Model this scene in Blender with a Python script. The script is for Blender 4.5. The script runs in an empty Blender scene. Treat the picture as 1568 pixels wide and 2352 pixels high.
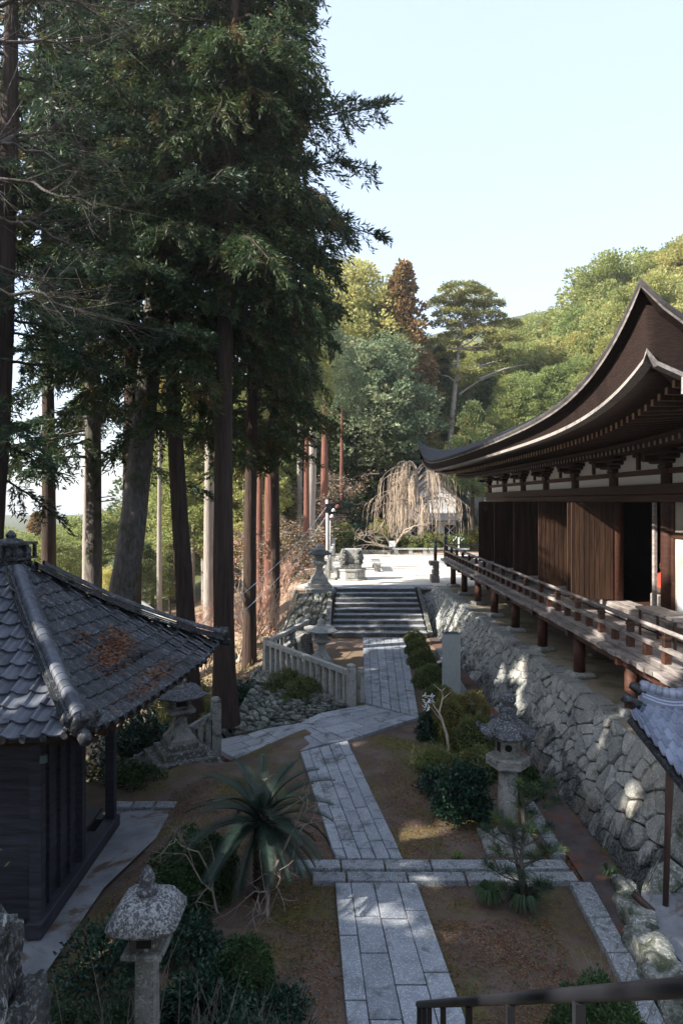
import bpy, bmesh, math, random
import numpy as np
from mathutils import Vector, Matrix, noise

# ------------------------------------------------------------------ camera, world, sun, exposure
S = bpy.context.scene
COL = S.collection
CAMH, F, UC, VH = 5.5, 1568.0, 784.0, 1150.0       # eye height, focal length, principal column, horizon row
cam_d = bpy.data.cameras.new('camera'); cam = bpy.data.objects.new('camera', cam_d); COL.objects.link(cam)
cam.location = (0, 0, CAMH); cam.rotation_euler = (math.radians(90), 0, 0)
cam_d.sensor_fit = 'HORIZONTAL'; cam_d.sensor_width = 36; cam_d.lens = 36
cam_d.shift_y = -26 / 1568; cam_d.clip_end = 3000; cam_d.clip_start = 0.05
S.camera = cam
SUN_EL = math.radians(34)
SUN_AZ = (-0.955, -0.297)                            # where the sun stands, seen from above
W = bpy.data.worlds.new('World'); S.world = W; W.use_nodes = True
wn = W.node_tree.nodes; wl = W.node_tree.links
sky = wn.new('ShaderNodeTexSky'); sky.sky_type = 'NISHITA'; sky.sun_disc = False
sky.sun_elevation = SUN_EL; sky.sun_rotation = math.atan2(SUN_AZ[0], SUN_AZ[1])
sky.air_density = 1.0; sky.dust_density = 1.6; sky.ozone_density = 1.2
bg = wn['Background']; bg.inputs['Strength'].default_value = 0.105
veil = wn.new('ShaderNodeMix'); veil.data_type = 'RGBA'; veil.inputs[0].default_value = 0.33   # thin pale high haze over the blue
wl.new(sky.outputs[0], veil.inputs[6]); veil.inputs[7].default_value = (5.9, 6.6, 7.7, 1)
wl.new(veil.outputs[2], bg.inputs['Color'])
sd = bpy.data.lights.new('sun', 'SUN'); sd.energy = 5.0; sd.angle = math.radians(0.53); sd.color = (1.0, 0.92, 0.8)
sun = bpy.data.objects.new('sun', sd); COL.objects.link(sun)
sv = Vector((SUN_AZ[0] * math.cos(SUN_EL), SUN_AZ[1] * math.cos(SUN_EL), math.sin(SUN_EL))).normalized()
sun.rotation_euler = sv.to_track_quat('Z', 'Y').to_euler(); sun.location = sv * 60
S.view_settings.view_transform = 'Standard'; S.view_settings.look = 'None'
S.view_settings.gamma = 1.0; S.view_settings.use_curve_mapping = False
S.view_settings.exposure = 1.5
S.cycles.max_bounces = 6; S.cycles.diffuse_bounces = 3; S.cycles.glossy_bounces = 2
S.cycles.transmission_bounces = 3; S.cycles.transparent_max_bounces = 4

R = random.Random(7)
def at(u, v, y): return Vector(((u - UC) * y / F, y, CAMH - (v - VH) * y / F))
def on(u, v, h=0.0):
    y = F * (CAMH - h) / (v - VH)
    return Vector(((u - UC) * y / F, y, h))
def lerp(a, b, t): return a + (b - a) * t
def clamp(x, a=0.0, b=1.0): return max(a, min(b, x))
def smooth(a, b, x):
    t = clamp((x - a) / (b - a)); return t * t * (3 - 2 * t)

# ------------------------------------------------------------------ materials
def ramp(nt, fac, stops):
    r = nt.nodes.new('ShaderNodeValToRGB'); e = r.color_ramp.elements
    e[0].position, e[0].color = stops[0][0], (*stops[0][1], 1)
    e[1].position, e[1].color = stops[-1][0], (*stops[-1][1], 1)
    for p, c in stops[1:-1]:
        n = e.new(p); n.color = (*c, 1)
    nt.links.new(fac, r.inputs[0]); return r.outputs[0]
def ntex(nt, scale, detail=4, rough=0.6, vec=None, dist=0.0):
    n = nt.nodes.new('ShaderNodeTexNoise'); n.inputs['Scale'].default_value = scale
    n.inputs['Detail'].default_value = detail; n.inputs['Roughness'].default_value = rough
    n.inputs['Distortion'].default_value = dist
    if vec is not None: nt.links.new(vec, n.inputs['Vector'])
    return n.outputs['Fac']
def coords(nt, scale=(1, 1, 1), world=True):
    if world:
        g = nt.nodes.new('ShaderNodeNewGeometry'); o = g.outputs['Position']
    else:
        g = nt.nodes.new('ShaderNodeTexCoord'); o = g.outputs['Object']
    m = nt.nodes.new('ShaderNodeMapping'); m.inputs['Scale'].default_value = scale
    nt.links.new(o, m.inputs['Vector']); return m.outputs[0]
def mixc(nt, fac, a, b, mode='MIX'):
    m = nt.nodes.new('ShaderNodeMix'); m.data_type = 'RGBA'; m.blend_type = mode
    if isinstance(fac, (int, float)): m.inputs[0].default_value = fac
    else: nt.links.new(fac, m.inputs[0])
    for s, x in ((6, a), (7, b)):
        if isinstance(x, tuple): m.inputs[s].default_value = (*x, 1)
        else: nt.links.new(x, m.inputs[s])
    return m.outputs[2]
def material(name, c1, c2, scale=4.0, rough=0.85, bump=0.3, stretch=(1, 1, 1), world=True, speck=None, patch=None,
             patch_scale=1.2, patch_at=(0.5, 0.62), fine=40, rnd=0.0, bump_dist=0.02, spec=0.3):
    m = bpy.data.materials.new(name); m.use_nodes = True; nt = m.node_tree; b = nt.nodes['Principled BSDF']
    v = coords(nt, stretch, world)
    n1 = ntex(nt, scale, 6, 0.65, v); col = ramp(nt, n1, [(0.3, c1), (0.7, c2)])
    n2 = ntex(nt, fine, 3, 0.7, v)
    if speck is not None:
        col = mixc(nt, ramp(nt, n2, [(0.52, (0, 0, 0)), (0.62, (1, 1, 1))]), col, speck)
    if patch is not None:
        n3 = ntex(nt, patch_scale, 7, 0.7, coords(nt, (1, 1, 1), world), 0.6)
        col = mixc(nt, ramp(nt, n3, [(patch_at[0], (0, 0, 0)), (patch_at[1], (1, 1, 1))]), col, patch)
    if rnd:
        oi = nt.nodes.new('ShaderNodeObjectInfo')
        col = mixc(nt, 1.0, col, ramp(nt, oi.outputs['Random'], [(0, (1 - rnd,) * 3), (1, (1 + rnd, 1 + rnd * .95, 1 + rnd * .88))]), 'MULTIPLY')
    nt.links.new(col, b.inputs['Base Color'])
    b.inputs['Roughness'].default_value = rough; b.inputs['Specular IOR Level'].default_value = spec
    if bump:
        ad = nt.nodes.new('ShaderNodeMath'); ad.operation = 'ADD'; nt.links.new(n1, ad.inputs[0])
        ml = nt.nodes.new('ShaderNodeMath'); ml.operation = 'MULTIPLY'; ml.inputs[1].default_value = 0.4
        nt.links.new(n2, ml.inputs[0]); nt.links.new(ml.outputs[0], ad.inputs[1])
        bp = nt.nodes.new('ShaderNodeBump'); bp.inputs['Strength'].default_value = bump; bp.inputs['Distance'].default_value = bump_dist
        nt.links.new(ad.outputs[0], bp.inputs['Height']); nt.links.new(bp.outputs[0], b.inputs['Normal'])
    return m
def leaf(name, c1, c2, scale=0.6, trans=0.3, rough=0.6, tint=None, rnd=0.25, warm=None):
    m = bpy.data.materials.new(name); m.use_nodes = True; nt = m.node_tree; b = nt.nodes['Principled BSDF']
    v = coords(nt)
    col = ramp(nt, ntex(nt, scale, 4, 0.7, v), [(0.32, c1), (0.68, c2)])
    if tint is not None:
        col = mixc(nt, ramp(nt, ntex(nt, scale * 2.3, 3, 0.6, v), [(0.56, (0, 0, 0)), (0.68, (1, 1, 1))]), col, tint)
    oi = nt.nodes.new('ShaderNodeObjectInfo')
    col = mixc(nt, 1.0, col, ramp(nt, oi.outputs['Random'], [(0, (1 - rnd, 1 - rnd * .6, 1 - rnd)), (1, (1 + rnd, 1 + rnd * .5, 1 + rnd * .1))]), 'MULTIPLY')
    nt.links.new(col, b.inputs['Base Color']); b.inputs['Roughness'].default_value = rough; b.inputs['Specular IOR Level'].default_value = 0.3
    if trans:
        t = nt.nodes.new('ShaderNodeBsdfTranslucent'); nt.links.new(col, t.inputs[0])
        mx = nt.nodes.new('ShaderNodeMixShader'); mx.inputs[0].default_value = trans
        nt.links.new(b.outputs[0], mx.inputs[1]); nt.links.new(t.outputs[0], mx.inputs[2])
        nt.links.new(mx.outputs[0], nt.nodes['Material Output'].inputs['Surface'])
    return m
M = {}
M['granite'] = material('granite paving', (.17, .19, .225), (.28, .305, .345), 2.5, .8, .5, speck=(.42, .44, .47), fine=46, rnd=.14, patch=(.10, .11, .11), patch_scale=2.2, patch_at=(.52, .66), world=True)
M['riser'] = material('shaded mossy step riser', (.03, .033, .035), (.11, .11, .105), 6, .9, .7, speck=(.2, .2, .18), fine=30, rnd=.2, patch=(.2, .19, .15), patch_scale=3, patch_at=(.58, .7))  # weak skylight on upright faces put into the colour, along with moss stain
M['kerb'] = material('weathered kerb granite', (.15, .165, .185), (.25, .265, .285), 5, .9, .6, speck=(.40, .42, .43), fine=36, patch=(.06, .065, .06), patch_scale=9, patch_at=(.52, .66), rnd=.15)
M['wallstone'] = material('retaining wall stone', (.17, .185, .19), (.31, .325, .315), 4, .9, .9, speck=(.40, .40, .36), fine=22, rnd=.22, patch=(.06, .062, .07), patch_scale=1.5, patch_at=(.56, .66), bump_dist=.04)
M['rubble'] = material('mossy rubble stone', (.09, .1, .095), (.26, .27, .25), 6, .9, .9, speck=(.38, .40, .37), fine=25, rnd=.35, patch=(.05, .062, .04), patch_scale=3.5, patch_at=(.48, .6), bump_dist=.04)
M['mortar'] = material('dark joint soil', (.02, .02, .018), (.05, .045, .04), 6)
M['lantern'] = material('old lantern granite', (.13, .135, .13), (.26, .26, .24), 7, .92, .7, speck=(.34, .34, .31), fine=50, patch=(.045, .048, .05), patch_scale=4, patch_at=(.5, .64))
M['lantern_roof'] = material('lichened lantern roof', (.03, .032, .04), (.085, .09, .105), 9, .9, .9, speck=(.22, .23, .23), fine=34, patch=(.17, .185, .19), patch_scale=13, patch_at=(.57, .68))
M['lichen_roof'] = material('white lichened roof', (.03, .03, .035), (.12, .12, .13), 14, .9, 1.0, speck=(.36, .38, .38), fine=48, patch=(.30, .32, .33), patch_scale=22, patch_at=(.50, .58))
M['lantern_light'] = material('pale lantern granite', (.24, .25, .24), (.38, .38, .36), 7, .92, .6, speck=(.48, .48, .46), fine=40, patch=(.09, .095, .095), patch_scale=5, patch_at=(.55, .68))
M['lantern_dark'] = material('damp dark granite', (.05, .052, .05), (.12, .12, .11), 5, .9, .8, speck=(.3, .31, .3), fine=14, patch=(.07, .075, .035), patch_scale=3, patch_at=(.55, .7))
M['wood'] = material('dark temple timber', (.022, .013, .010), (.075, .034, .022), 3, .55, .5, (6, 6, .6), world=True, fine=30, rnd=.25)
M['wood_y'] = material('dark long timber', (.030, .014, .010), (.095, .036, .022), 3, .6, .5, (5, .4, 8), fine=30, rnd=.25, patch=(.15, .10, .08), patch_scale=1.6, patch_at=(.6, .75))
M['wood_grey'] = material('weathered grey timber', (.12, .105, .10), (.34, .31, .30), 3, .75, .7, (4, .8, 6), fine=30, rnd=.25, patch=(.055, .045, .042), patch_scale=2.6, patch_at=(.55, .7))
M['wood_light'] = material('pale rafter ends', (.30, .2, .13), (.48, .34, .22), 8, .7, .3, rnd=.3)
M['door'] = material('brown door planks', (.018, .011, .008), (.09, .048, .029), 2.6, .55, .4, (9, 9, .5), fine=40, rnd=.15)
M['bark_roof'] = material('cypress bark roof', (.022, .021, .022), (.075, .07, .075), 5, .95, .9, fine=26, patch=(.07, .085, .025), patch_scale=.8, patch_at=(.60, .74))
M['bark_edge'] = material('cut bark eave', (.008, .005, .004), (.034, .017, .013), 6, .9, .9, (2, 2, 10), fine=40)
M['edge_strip'] = material('pale eave strip', (.16, .145, .14), (.38, .35, .33), 8, .8, .5, (3, 6, 3), fine=18, patch=(.1, .09, .085), patch_scale=6, patch_at=(.55, .68))
M['plaster'] = material('white plaster', (.78, .79, .80), (.84, .84, .84), 1.5, .9, .05)
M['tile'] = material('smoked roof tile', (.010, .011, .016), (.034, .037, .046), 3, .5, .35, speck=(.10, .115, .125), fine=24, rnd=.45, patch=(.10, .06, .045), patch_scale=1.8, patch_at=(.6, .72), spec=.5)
M['tile_sky_lit'] = material('sky lit roof tile', (.045, .052, .068), (.115, .13, .165), 3, .42, .3, rnd=.3, fine=20, spec=.5)  # sky reflection of the near-left roof face put into a paler colour
M['tile_bright'] = material('bright reflecting tile', (.16, .19, .27), (.28, .32, .42), 3, .35, .2, rnd=.25, fine=20, spec=.7)  # blue-white reflection on the gate tiles put into the base colour
M['stele'] = material('smooth pale stele granite', (.28, .315, .31), (.38, .41, .40), 5, .8, .15, (4, 4, 1), speck=(.42, .45, .44), fine=60)
M['cream'] = material('cream plaster board', (.34, .31, .27), (.46, .43, .38), 2, .9, .1, patch=(.26, .22, .18), patch_scale=1.5, patch_at=(.5, .7))
M['gutter'] = material('dark needle strewn gutter', (.05, .04, .04), (.12, .10, .095), 2.5, .95, .7, fine=24, patch=(.17, .062, .03), patch_scale=1.8, patch_at=(.5, .62))
M['twig_hang'] = material('straw weeping twig', (.26, .20, .15), (.44, .36, .28), 5, .9, .2)
M['crag'] = material('lichened crag rock', (.02, .022, .024), (.075, .075, .075), 7, .95, 1.0, (1, 1, .45), speck=(.16, .17, .17), fine=30, patch=(.34, .36, .36), patch_scale=6, patch_at=(.58, .64), bump_dist=.05)
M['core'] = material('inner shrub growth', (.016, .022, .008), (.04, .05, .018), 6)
M['boards'] = material('blue black boards', (.012, .012, .018), (.045, .045, .062), 2.5, .7, .5, (.5, .5, 7), fine=22, rnd=.3)
M['soil'] = None
M['sand'] = material('pale court sand', (.52, .48, .42), (.68, .64, .57), 1.2, .95, .2, fine=30)
M['terrace'] = material('ochre terrace earth', (.19, .16, .115), (.33, .285, .21), 1.6, .95, .3, fine=30, patch=(.12, .115, .07), patch_scale=.9)
M['concrete'] = material('mossy concrete', (.15, .16, .18), (.27, .28, .30), 1.8, .85, .25, fine=30, patch=(.11, .075, .055), patch_scale=1.4, patch_at=(.52, .62))
M['bark'] = material('cedar bark', (.022, .016, .013), (.085, .055, .043), 3, .9, 1.0, (5, 5, .35), fine=14, rnd=.2, bump_dist=.06)
M['bark_grey'] = material('grey mossy bark', (.055, .048, .042), (.17, .15, .14), 4, .9, 1.0, (3, 3, 1), fine=14, patch=(.04, .05, .015), patch_scale=2, patch_at=(.5, .65), bump_dist=.05)
M['bark_red'] = material('reddish cedar bark', (.085, .035, .027), (.21, .095, .07), 3, .9, .9, (5, 5, .4), fine=14, bump_dist=.05)
M['bark_pale'] = material('pale cypress bark', (.17, .15, .135), (.33, .30, .27), 3, .9, .6, (5, 5, .5), fine=14)
M['twig'] = material('grey twig', (.12, .10, .085), (.28, .24, .21), 5, .9, .2, rnd=.2)
M['twig_pale'] = material('sunbleached twig', (.36, .29, .23), (.56, .47, .38), 5, .9, .2, rnd=.2)
M['twig_pink'] = material('pinkish twig', (.34, .2, .15), (.52, .36, .28), 5, .9, .2, rnd=.2)
M['metal'] = material('black painted steel', (.010, .011, .014), (.02, .021, .027), 4, .35, .05, spec=.5)
M['bronze'] = material('green bronze', (.03, .055, .06), (.07, .11, .11), 9, .5, .3, spec=.5)
M['pipe'] = material('rusty brown pipe', (.03, .02, .018), (.09, .05, .04), 6, .5, .2, (1, 1, .5))
M['white'] = material('white paper', (.75, .76, .78), (.82, .82, .83), 3, .9, 0)
M['red'] = material('red cloth', (.45, .03, .02), (.6, .08, .04), 5, .8, .1)
M['steel_grey'] = material('galvanised pole', (.45, .46, .46), (.6, .6, .6), 3, .5, .1)
M['cable'] = material('pale cable', (.35, .45, .45), (.5, .6, .6), 3, .5, 0)
M['black'] = material('interior black', (.010, .008, .008), (.018, .014, .012), 3, .9, 0)
M['dry'] = leaf('fallen dry leaves', (.11, .045, .025), (.27, .14, .085), 3, .1, .8, rnd=0)
M['leaf_fir'] = leaf('dark fir foliage', (.020, .042, .028), (.06, .10, .055), .5, .3, .5, tint=(.13, .16, .05))
M['leaf_cedar'] = leaf('cedar foliage', (.022, .042, .018), (.07, .10, .035), .45, .32, .6, tint=(.17, .10, .04))
M['leaf_mid'] = leaf('mid green foliage', (.07, .11, .045), (.22, .26, .11), .5, .4, .6, tint=(.26, .18, .09))
M['leaf_sun'] = leaf('yellow green foliage', (.18, .22, .085), (.42, .43, .18), .3, .45, .6, tint=(.30, .27, .10), rnd=.3)
M['leaf_blue'] = leaf('blue green foliage', (.10, .15, .10), (.27, .33, .21), .5, .4, .6, tint=(.16, .15, .07))
M['leaf_rust'] = leaf('rusty foliage', (.16, .10, .05), (.34, .23, .12), .5, .35, .7, tint=(.07, .09, .035))
M['leaf_pine'] = leaf('pine foliage', (.14, .17, .06), (.32, .33, .13), .4, .3, .6, tint=(.2, .18, .08))
M['leaf_maple'] = leaf('dried maple leaves', (.16, .11, .08), (.34, .25, .19), 1.2, .3, .8, tint=(.45, .35, .28))
M['leaf_azalea'] = leaf('azalea leaves', (.075, .10, .03), (.18, .21, .075), 2.2, .2, .6, tint=(.10, .075, .03), rnd=.2)
M['leaf_azalea_sun'] = leaf('yellowed azalea leaves', (.09, .11, .03), (.24, .22, .065), 2.2, .25, .6, tint=(.2, .1, .04), rnd=.1)
M['leaf_camellia'] = leaf('glossy camellia leaves', (.010, .030, .020), (.03, .075, .05), 2.5, .1, .3, rnd=.15)
M['leaf_green'] = leaf('clipped green leaves', (.015, .04, .012), (.045, .095, .025), 2.5, .2, .5, rnd=.15)
M['leaf_sago'] = leaf('sago palm fronds', (.008, .020, .014), (.022, .044, .032), 2, .08, .45, rnd=.1)
M['needle'] = leaf('pine needles', (.018, .045, .03), (.05, .09, .05), 3, .2, .5, tint=(.2, .22, .05), rnd=.1)
M['grass'] = leaf('grass blades', (.02, .05, .02), (.06, .11, .04), 3, .2, .5, rnd=.2)
M['grass_sun'] = leaf('light grass blades', (.08, .11, .03), (.22, .24, .08), 3, .3, .5, rnd=.2)

def stained_wall(m):
    # dark damp and soot-black growth that thickens towards the foot of the wall
    nt = m.node_tree; b = nt.nodes['Principled BSDF']; src = b.inputs['Base Color'].links[0].from_socket
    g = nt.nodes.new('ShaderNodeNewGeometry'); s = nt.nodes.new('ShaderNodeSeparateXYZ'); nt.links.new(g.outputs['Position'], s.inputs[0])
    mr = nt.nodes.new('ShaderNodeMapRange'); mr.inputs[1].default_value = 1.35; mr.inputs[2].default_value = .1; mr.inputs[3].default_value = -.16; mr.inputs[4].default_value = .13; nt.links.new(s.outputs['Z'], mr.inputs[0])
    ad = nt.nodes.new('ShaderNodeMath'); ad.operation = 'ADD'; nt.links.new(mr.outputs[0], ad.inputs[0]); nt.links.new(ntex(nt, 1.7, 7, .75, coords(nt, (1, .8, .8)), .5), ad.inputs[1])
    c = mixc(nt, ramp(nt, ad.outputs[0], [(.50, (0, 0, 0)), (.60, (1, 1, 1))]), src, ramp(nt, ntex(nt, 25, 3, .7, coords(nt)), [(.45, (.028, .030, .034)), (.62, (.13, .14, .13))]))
    c = mixc(nt, ramp(nt, ntex(nt, .9, 3, .6, coords(nt, (1, 1, 1))), [(.52, (0, 0, 0)), (.75, (1, 1, 1))]), c, mixc(nt, .5, c, (.30, .25, .19)))
    nt.links.new(c, b.inputs['Base Color'])
stained_wall(M['wallstone'])
def soil_material():
    m = bpy.data.materials.new('garden soil and moss'); m.use_nodes = True; nt = m.node_tree; b = nt.nodes['Principled BSDF']
    v = coords(nt)
    base = ramp(nt, ntex(nt, 1.3, 7, .7, v), [(.3, (.07, .048, .038)), (.5, (.12, .09, .074)), (.72, (.18, .145, .125))])
    moss = ramp(nt, ntex(nt, .75, 5, .65, v, .4), [(.45, (0, 0, 0)), (.63, (1, 1, 1))])
    c = mixc(nt, moss, base, ramp(nt, ntex(nt, 14, 3, .7, v), [(.35, (.06, .05, .018)), (.65, (.135, .125, .04))]))
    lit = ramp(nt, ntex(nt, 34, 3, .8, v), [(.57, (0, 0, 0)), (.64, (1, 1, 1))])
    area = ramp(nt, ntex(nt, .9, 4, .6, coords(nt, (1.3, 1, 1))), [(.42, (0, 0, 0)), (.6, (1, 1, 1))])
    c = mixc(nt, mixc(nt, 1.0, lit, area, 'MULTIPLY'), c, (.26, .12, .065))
    # woodland floor beyond the garden (paler, pinkish leaf litter)
    g = nt.nodes.new('ShaderNodeNewGeometry'); sx = nt.nodes.new('ShaderNodeSeparateXYZ'); nt.links.new(g.outputs['Position'], sx.inputs[0])
    mr = nt.nodes.new('ShaderNodeMapRange'); mr.inputs[1].default_value = 20; mr.inputs[2].default_value = 30; nt.links.new(sx.outputs['Y'], mr.inputs[0])
    c = mixc(nt, mr.outputs[0], c, ramp(nt, ntex(nt, .8, 6, .7, v), [(.35, (.2, .13, .09)), (.65, (.36, .26, .2))]))
    m3 = nt.nodes.new('ShaderNodeMapRange'); m3.inputs[1].default_value = 52; m3.inputs[2].default_value = 66; nt.links.new(sx.outputs['Y'], m3.inputs[0])
    c = mixc(nt, m3.outputs[0], c, ramp(nt, ntex(nt, .5, 6, .7, v), [(.35, (.03, .045, .015)), (.65, (.08, .08, .035))]))
    nt.links.new(c, b.inputs['Base Color']); b.inputs['Roughness'].default_value = .95; b.inputs['Specular IOR Level'].default_value = .15
    bp = nt.nodes.new('ShaderNodeBump'); bp.inputs['Strength'].default_value = .8; bp.inputs['Distance'].default_value = .03
    nt.links.new(ntex(nt, 18, 5, .75, v), bp.inputs['Height']); nt.links.new(bp.outputs[0], b.inputs['Normal'])
    return m
M['soil'] = soil_material()

# ------------------------------------------------------------------ mesh helpers
class MB:
    def __init__(s): s.v = []; s.f = []
    def add(s, vs, fs):
        o = len(s.v); s.v.extend([tuple(p) for p in vs]); s.f.extend([tuple(i + o for i in f) for f in fs]); return s
    def box(s, a, b, rz=0.0, bev=0.0, c=None):
        """axis box from a to b, optional turn about its centre and a chamfer"""
        a, b = Vector(a), Vector(b)
        lo = Vector([min(a[i], b[i]) for i in range(3)]); hi = Vector([max(a[i], b[i]) for i in range(3)])
        mid = (lo + hi) / 2 if c is None else Vector(c)
        vs = []; fs = []
        if bev <= 0:
            for z in (lo.z, hi.z):
                for x, y in ((lo.x, lo.y), (hi.x, lo.y), (hi.x, hi.y), (lo.x, hi.y)): vs.append(Vector((x, y, z)))
            fs = [(3, 2, 1, 0), (4, 5, 6, 7), (0, 1, 5, 4), (1, 2, 6, 5), (2, 3, 7, 6), (3, 0, 4, 7)]
        else:
            for z, i in ((lo.z, bev), (lo.z + bev, 0), (hi.z - bev, 0), (hi.z, bev)):
                for x, y in ((lo.x + i, lo.y + i), (hi.x - i, lo.y + i), (hi.x - i, hi.y - i), (lo.x + i, hi.y - i)): vs.append(Vector((x, y, z)))
            fs = [(3, 2, 1, 0), (12, 13, 14, 15)]
            for k in range(3):
                for j in range(4): fs.append((k * 4 + j, k * 4 + (j + 1) % 4, k * 4 + 4 + (j + 1) % 4, k * 4 + 4 + j))
        if rz:
            m = Matrix.Translation(mid) @ Matrix.Rotation(rz, 4, 'Z') @ Matrix.Translation(-mid); vs = [m @ p for p in vs]
        return s.add(vs, fs)
    def beam(s, p, q, w, h, up=(0, 0, 1)):
        p, q = Vector(p), Vector(q); d = (q - p).normalized(); u = Vector(up)
        side = d.cross(u)
        if side.length < 1e-4: side = d.cross(Vector((0, 1, 0)))
        side.normalize(); u = side.cross(d).normalized(); vs = []
        for c in (p, q):
            for a, b in ((-1, -1), (1, -1), (1, 1), (-1, 1)): vs.append(c + side * (w / 2 * a) + u * (h / 2 * b))
        return s.add(vs, [(3, 2, 1, 0), (4, 5, 6, 7), (0, 1, 5, 4), (1, 2, 6, 5), (2, 3, 7, 6), (3, 0, 4, 7)])
    def tube(s, pts, rad, n=6, cap=True):
        pts = [Vector(p) for p in pts]
        if not hasattr(rad, '__len__'): rad = [rad] * len(pts)
        ref = Vector((0.31, 0.17, 0.93)).normalized(); vs = []; fs = []
        for i, p in enumerate(pts):
            d = (pts[min(i + 1, len(pts) - 1)] - pts[max(i - 1, 0)])
            d = d.normalized() if d.length > 1e-9 else Vector((0, 0, 1))
            a = d.cross(ref)
            if a.length < .15: a = d.cross(Vector((1, 0, 0)))
            a.normalize(); b = d.cross(a)
            for k in range(n):
                t = 2 * math.pi * k / n; vs.append(p + (a * math.cos(t) + b * math.sin(t)) * rad[i])
        for i in range(len(pts) - 1):
            for k in range(n): fs.append((i * n + k, i * n + (k + 1) % n, (i + 1) * n + (k + 1) % n, (i + 1) * n + k))
        if cap: fs += [tuple(range(n - 1, -1, -1)), tuple((len(pts) - 1) * n + k for k in range(n))]
        return s.add(vs, fs)
    def lathe(s, c, prof, n=12, rz=0.0, cap=True, sq=None):
        """prof: (radius, z) pairs; n=4/6 gives square and hexagonal bodies"""
        c = Vector(c); vs = []; fs = []
        for r, z in prof:
            for k in range(n):
                t = 2 * math.pi * (k + .5) / n + rz; vs.append((c.x + r * math.cos(t), c.y + r * math.sin(t), c.z + z))
        for i in range(len(prof) - 1):
            for k in range(n): fs.append((i * n + k, i * n + (k + 1) % n, (i + 1) * n + (k + 1) % n, (i + 1) * n + k))
        if cap: fs += [tuple(range(n - 1, -1, -1)), tuple((len(prof) - 1) * n + k for k in range(n))]
        return s.add(vs, fs)
    def grid(s, fn, nu, nv):
        vs = [fn(i / nu, j / nv) for j in range(nv + 1) for i in range(nu + 1)]
        return s.add(vs, [(j * (nu + 1) + i, j * (nu + 1) + i + 1, (j + 1) * (nu + 1) + i + 1, (j + 1) * (nu + 1) + i) for j in range(nv) for i in range(nu)])
    def mesh(s, name, mat, org=(0, 0, 0), smooth_=False, warp=None):
        me = bpy.data.meshes.new(name); o = Vector(org)
        vs = s.v if warp is None else [warp(p) for p in s.v]
        me.from_pydata([(p[0] - o.x, p[1] - o.y, p[2] - o.z) for p in vs], [], s.f)
        me.materials.append(mat)
        if smooth_: me.shade_smooth()
        me.update(); return me
def wpos(o):
    p = Vector((0, 0, 0))
    while o is not None: p += o.location; o = o.parent
    return p
def put(name, me, parent=None, loc=None, rot=None):
    o = bpy.data.objects.new(name, me); COL.objects.link(o)
    if parent is not None: o.parent = parent
    if loc is not None: o.location = Vector(loc) - (wpos(parent) if parent is not None else Vector())
    if rot is not None: o.rotation_euler = rot
    return o
def part(name, mb, mat, parent, smooth_=False, warp=None, label=None, kind=None, own=False):
    """a part whose vertices are given in world space"""
    org = wpos(parent)
    if own and mb.v:
        c = Vector((sum(p[0] for p in mb.v), sum(p[1] for p in mb.v), sum(p[2] for p in mb.v))) / len(mb.v)
        if warp: c = Vector(warp(tuple(c)))
        o = put(name, mb.mesh(name, mat, c, smooth_, warp), parent, c)
    else: o = put(name, mb.mesh(name, mat, org, smooth_, warp), parent)
    if label: o['label'] = label
    if kind: o['kind'] = kind
    return o
def tag(o, label=None, cat=None, group=None, kind=None):
    for k, x in (('label', label), ('category', cat), ('group', group), ('kind', kind)):
        if x: o[k] = x
    return o
def thing(name, loc, label, cat, group=None):
    o = bpy.data.objects.new(name, None); COL.objects.link(o); o.location = loc; o.empty_display_size = .3
    return tag(o, label, cat, group)
def solo(name, mb, mat, org, label, cat, group=None, smooth_=False):
    o = put(name, mb.mesh(name, mat, org, smooth_), None, org); return tag(o, label, cat, group)
def struct(name, mb, mat, smooth_=False):
    o = put(name, mb.mesh(name, mat, (0, 0, 0), smooth_)); o['kind'] = 'structure'; return o
def leafmesh(name, mat, C, D, L, Wd, seed=0, fold=0.0):
    """diamond leaves: centres C, directions D, lengths L and widths W, one numpy mesh"""
    rs = np.random.RandomState(seed); n = len(C); C = np.asarray(C, float); D = np.asarray(D, float)
    D = D / (np.linalg.norm(D, axis=1, keepdims=True) + 1e-9)
    r = rs.normal(size=(n, 3)); s = np.cross(D, r); s /= (np.linalg.norm(s, axis=1, keepdims=True) + 1e-9)
    L = np.broadcast_to(np.asarray(L, float), (n,))[:, None]; Wd = np.broadcast_to(np.asarray(Wd, float), (n,))[:, None]
    V = np.empty((n, 4, 3)); V[:, 0] = C; V[:, 1] = C + D * L * .5 + s * Wd * .5; V[:, 2] = C + D * L; V[:, 3] = C + D * L * .5 - s * Wd * .5
    me = bpy.data.meshes.new(name); me.vertices.add(n * 4); me.vertices.foreach_set('co', V.ravel())
    me.loops.add(n * 4); me.loops.foreach_set('vertex_index', np.arange(n * 4, dtype=np.int32))
    me.polygons.add(n); me.polygons.foreach_set('loop_start', np.arange(0, n * 4, 4, dtype=np.int32))
    me.polygons.foreach_set('loop_total', np.full(n, 4, dtype=np.int32))
    me.materials.append(mat); me.update(calc_edges=True); return me

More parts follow.
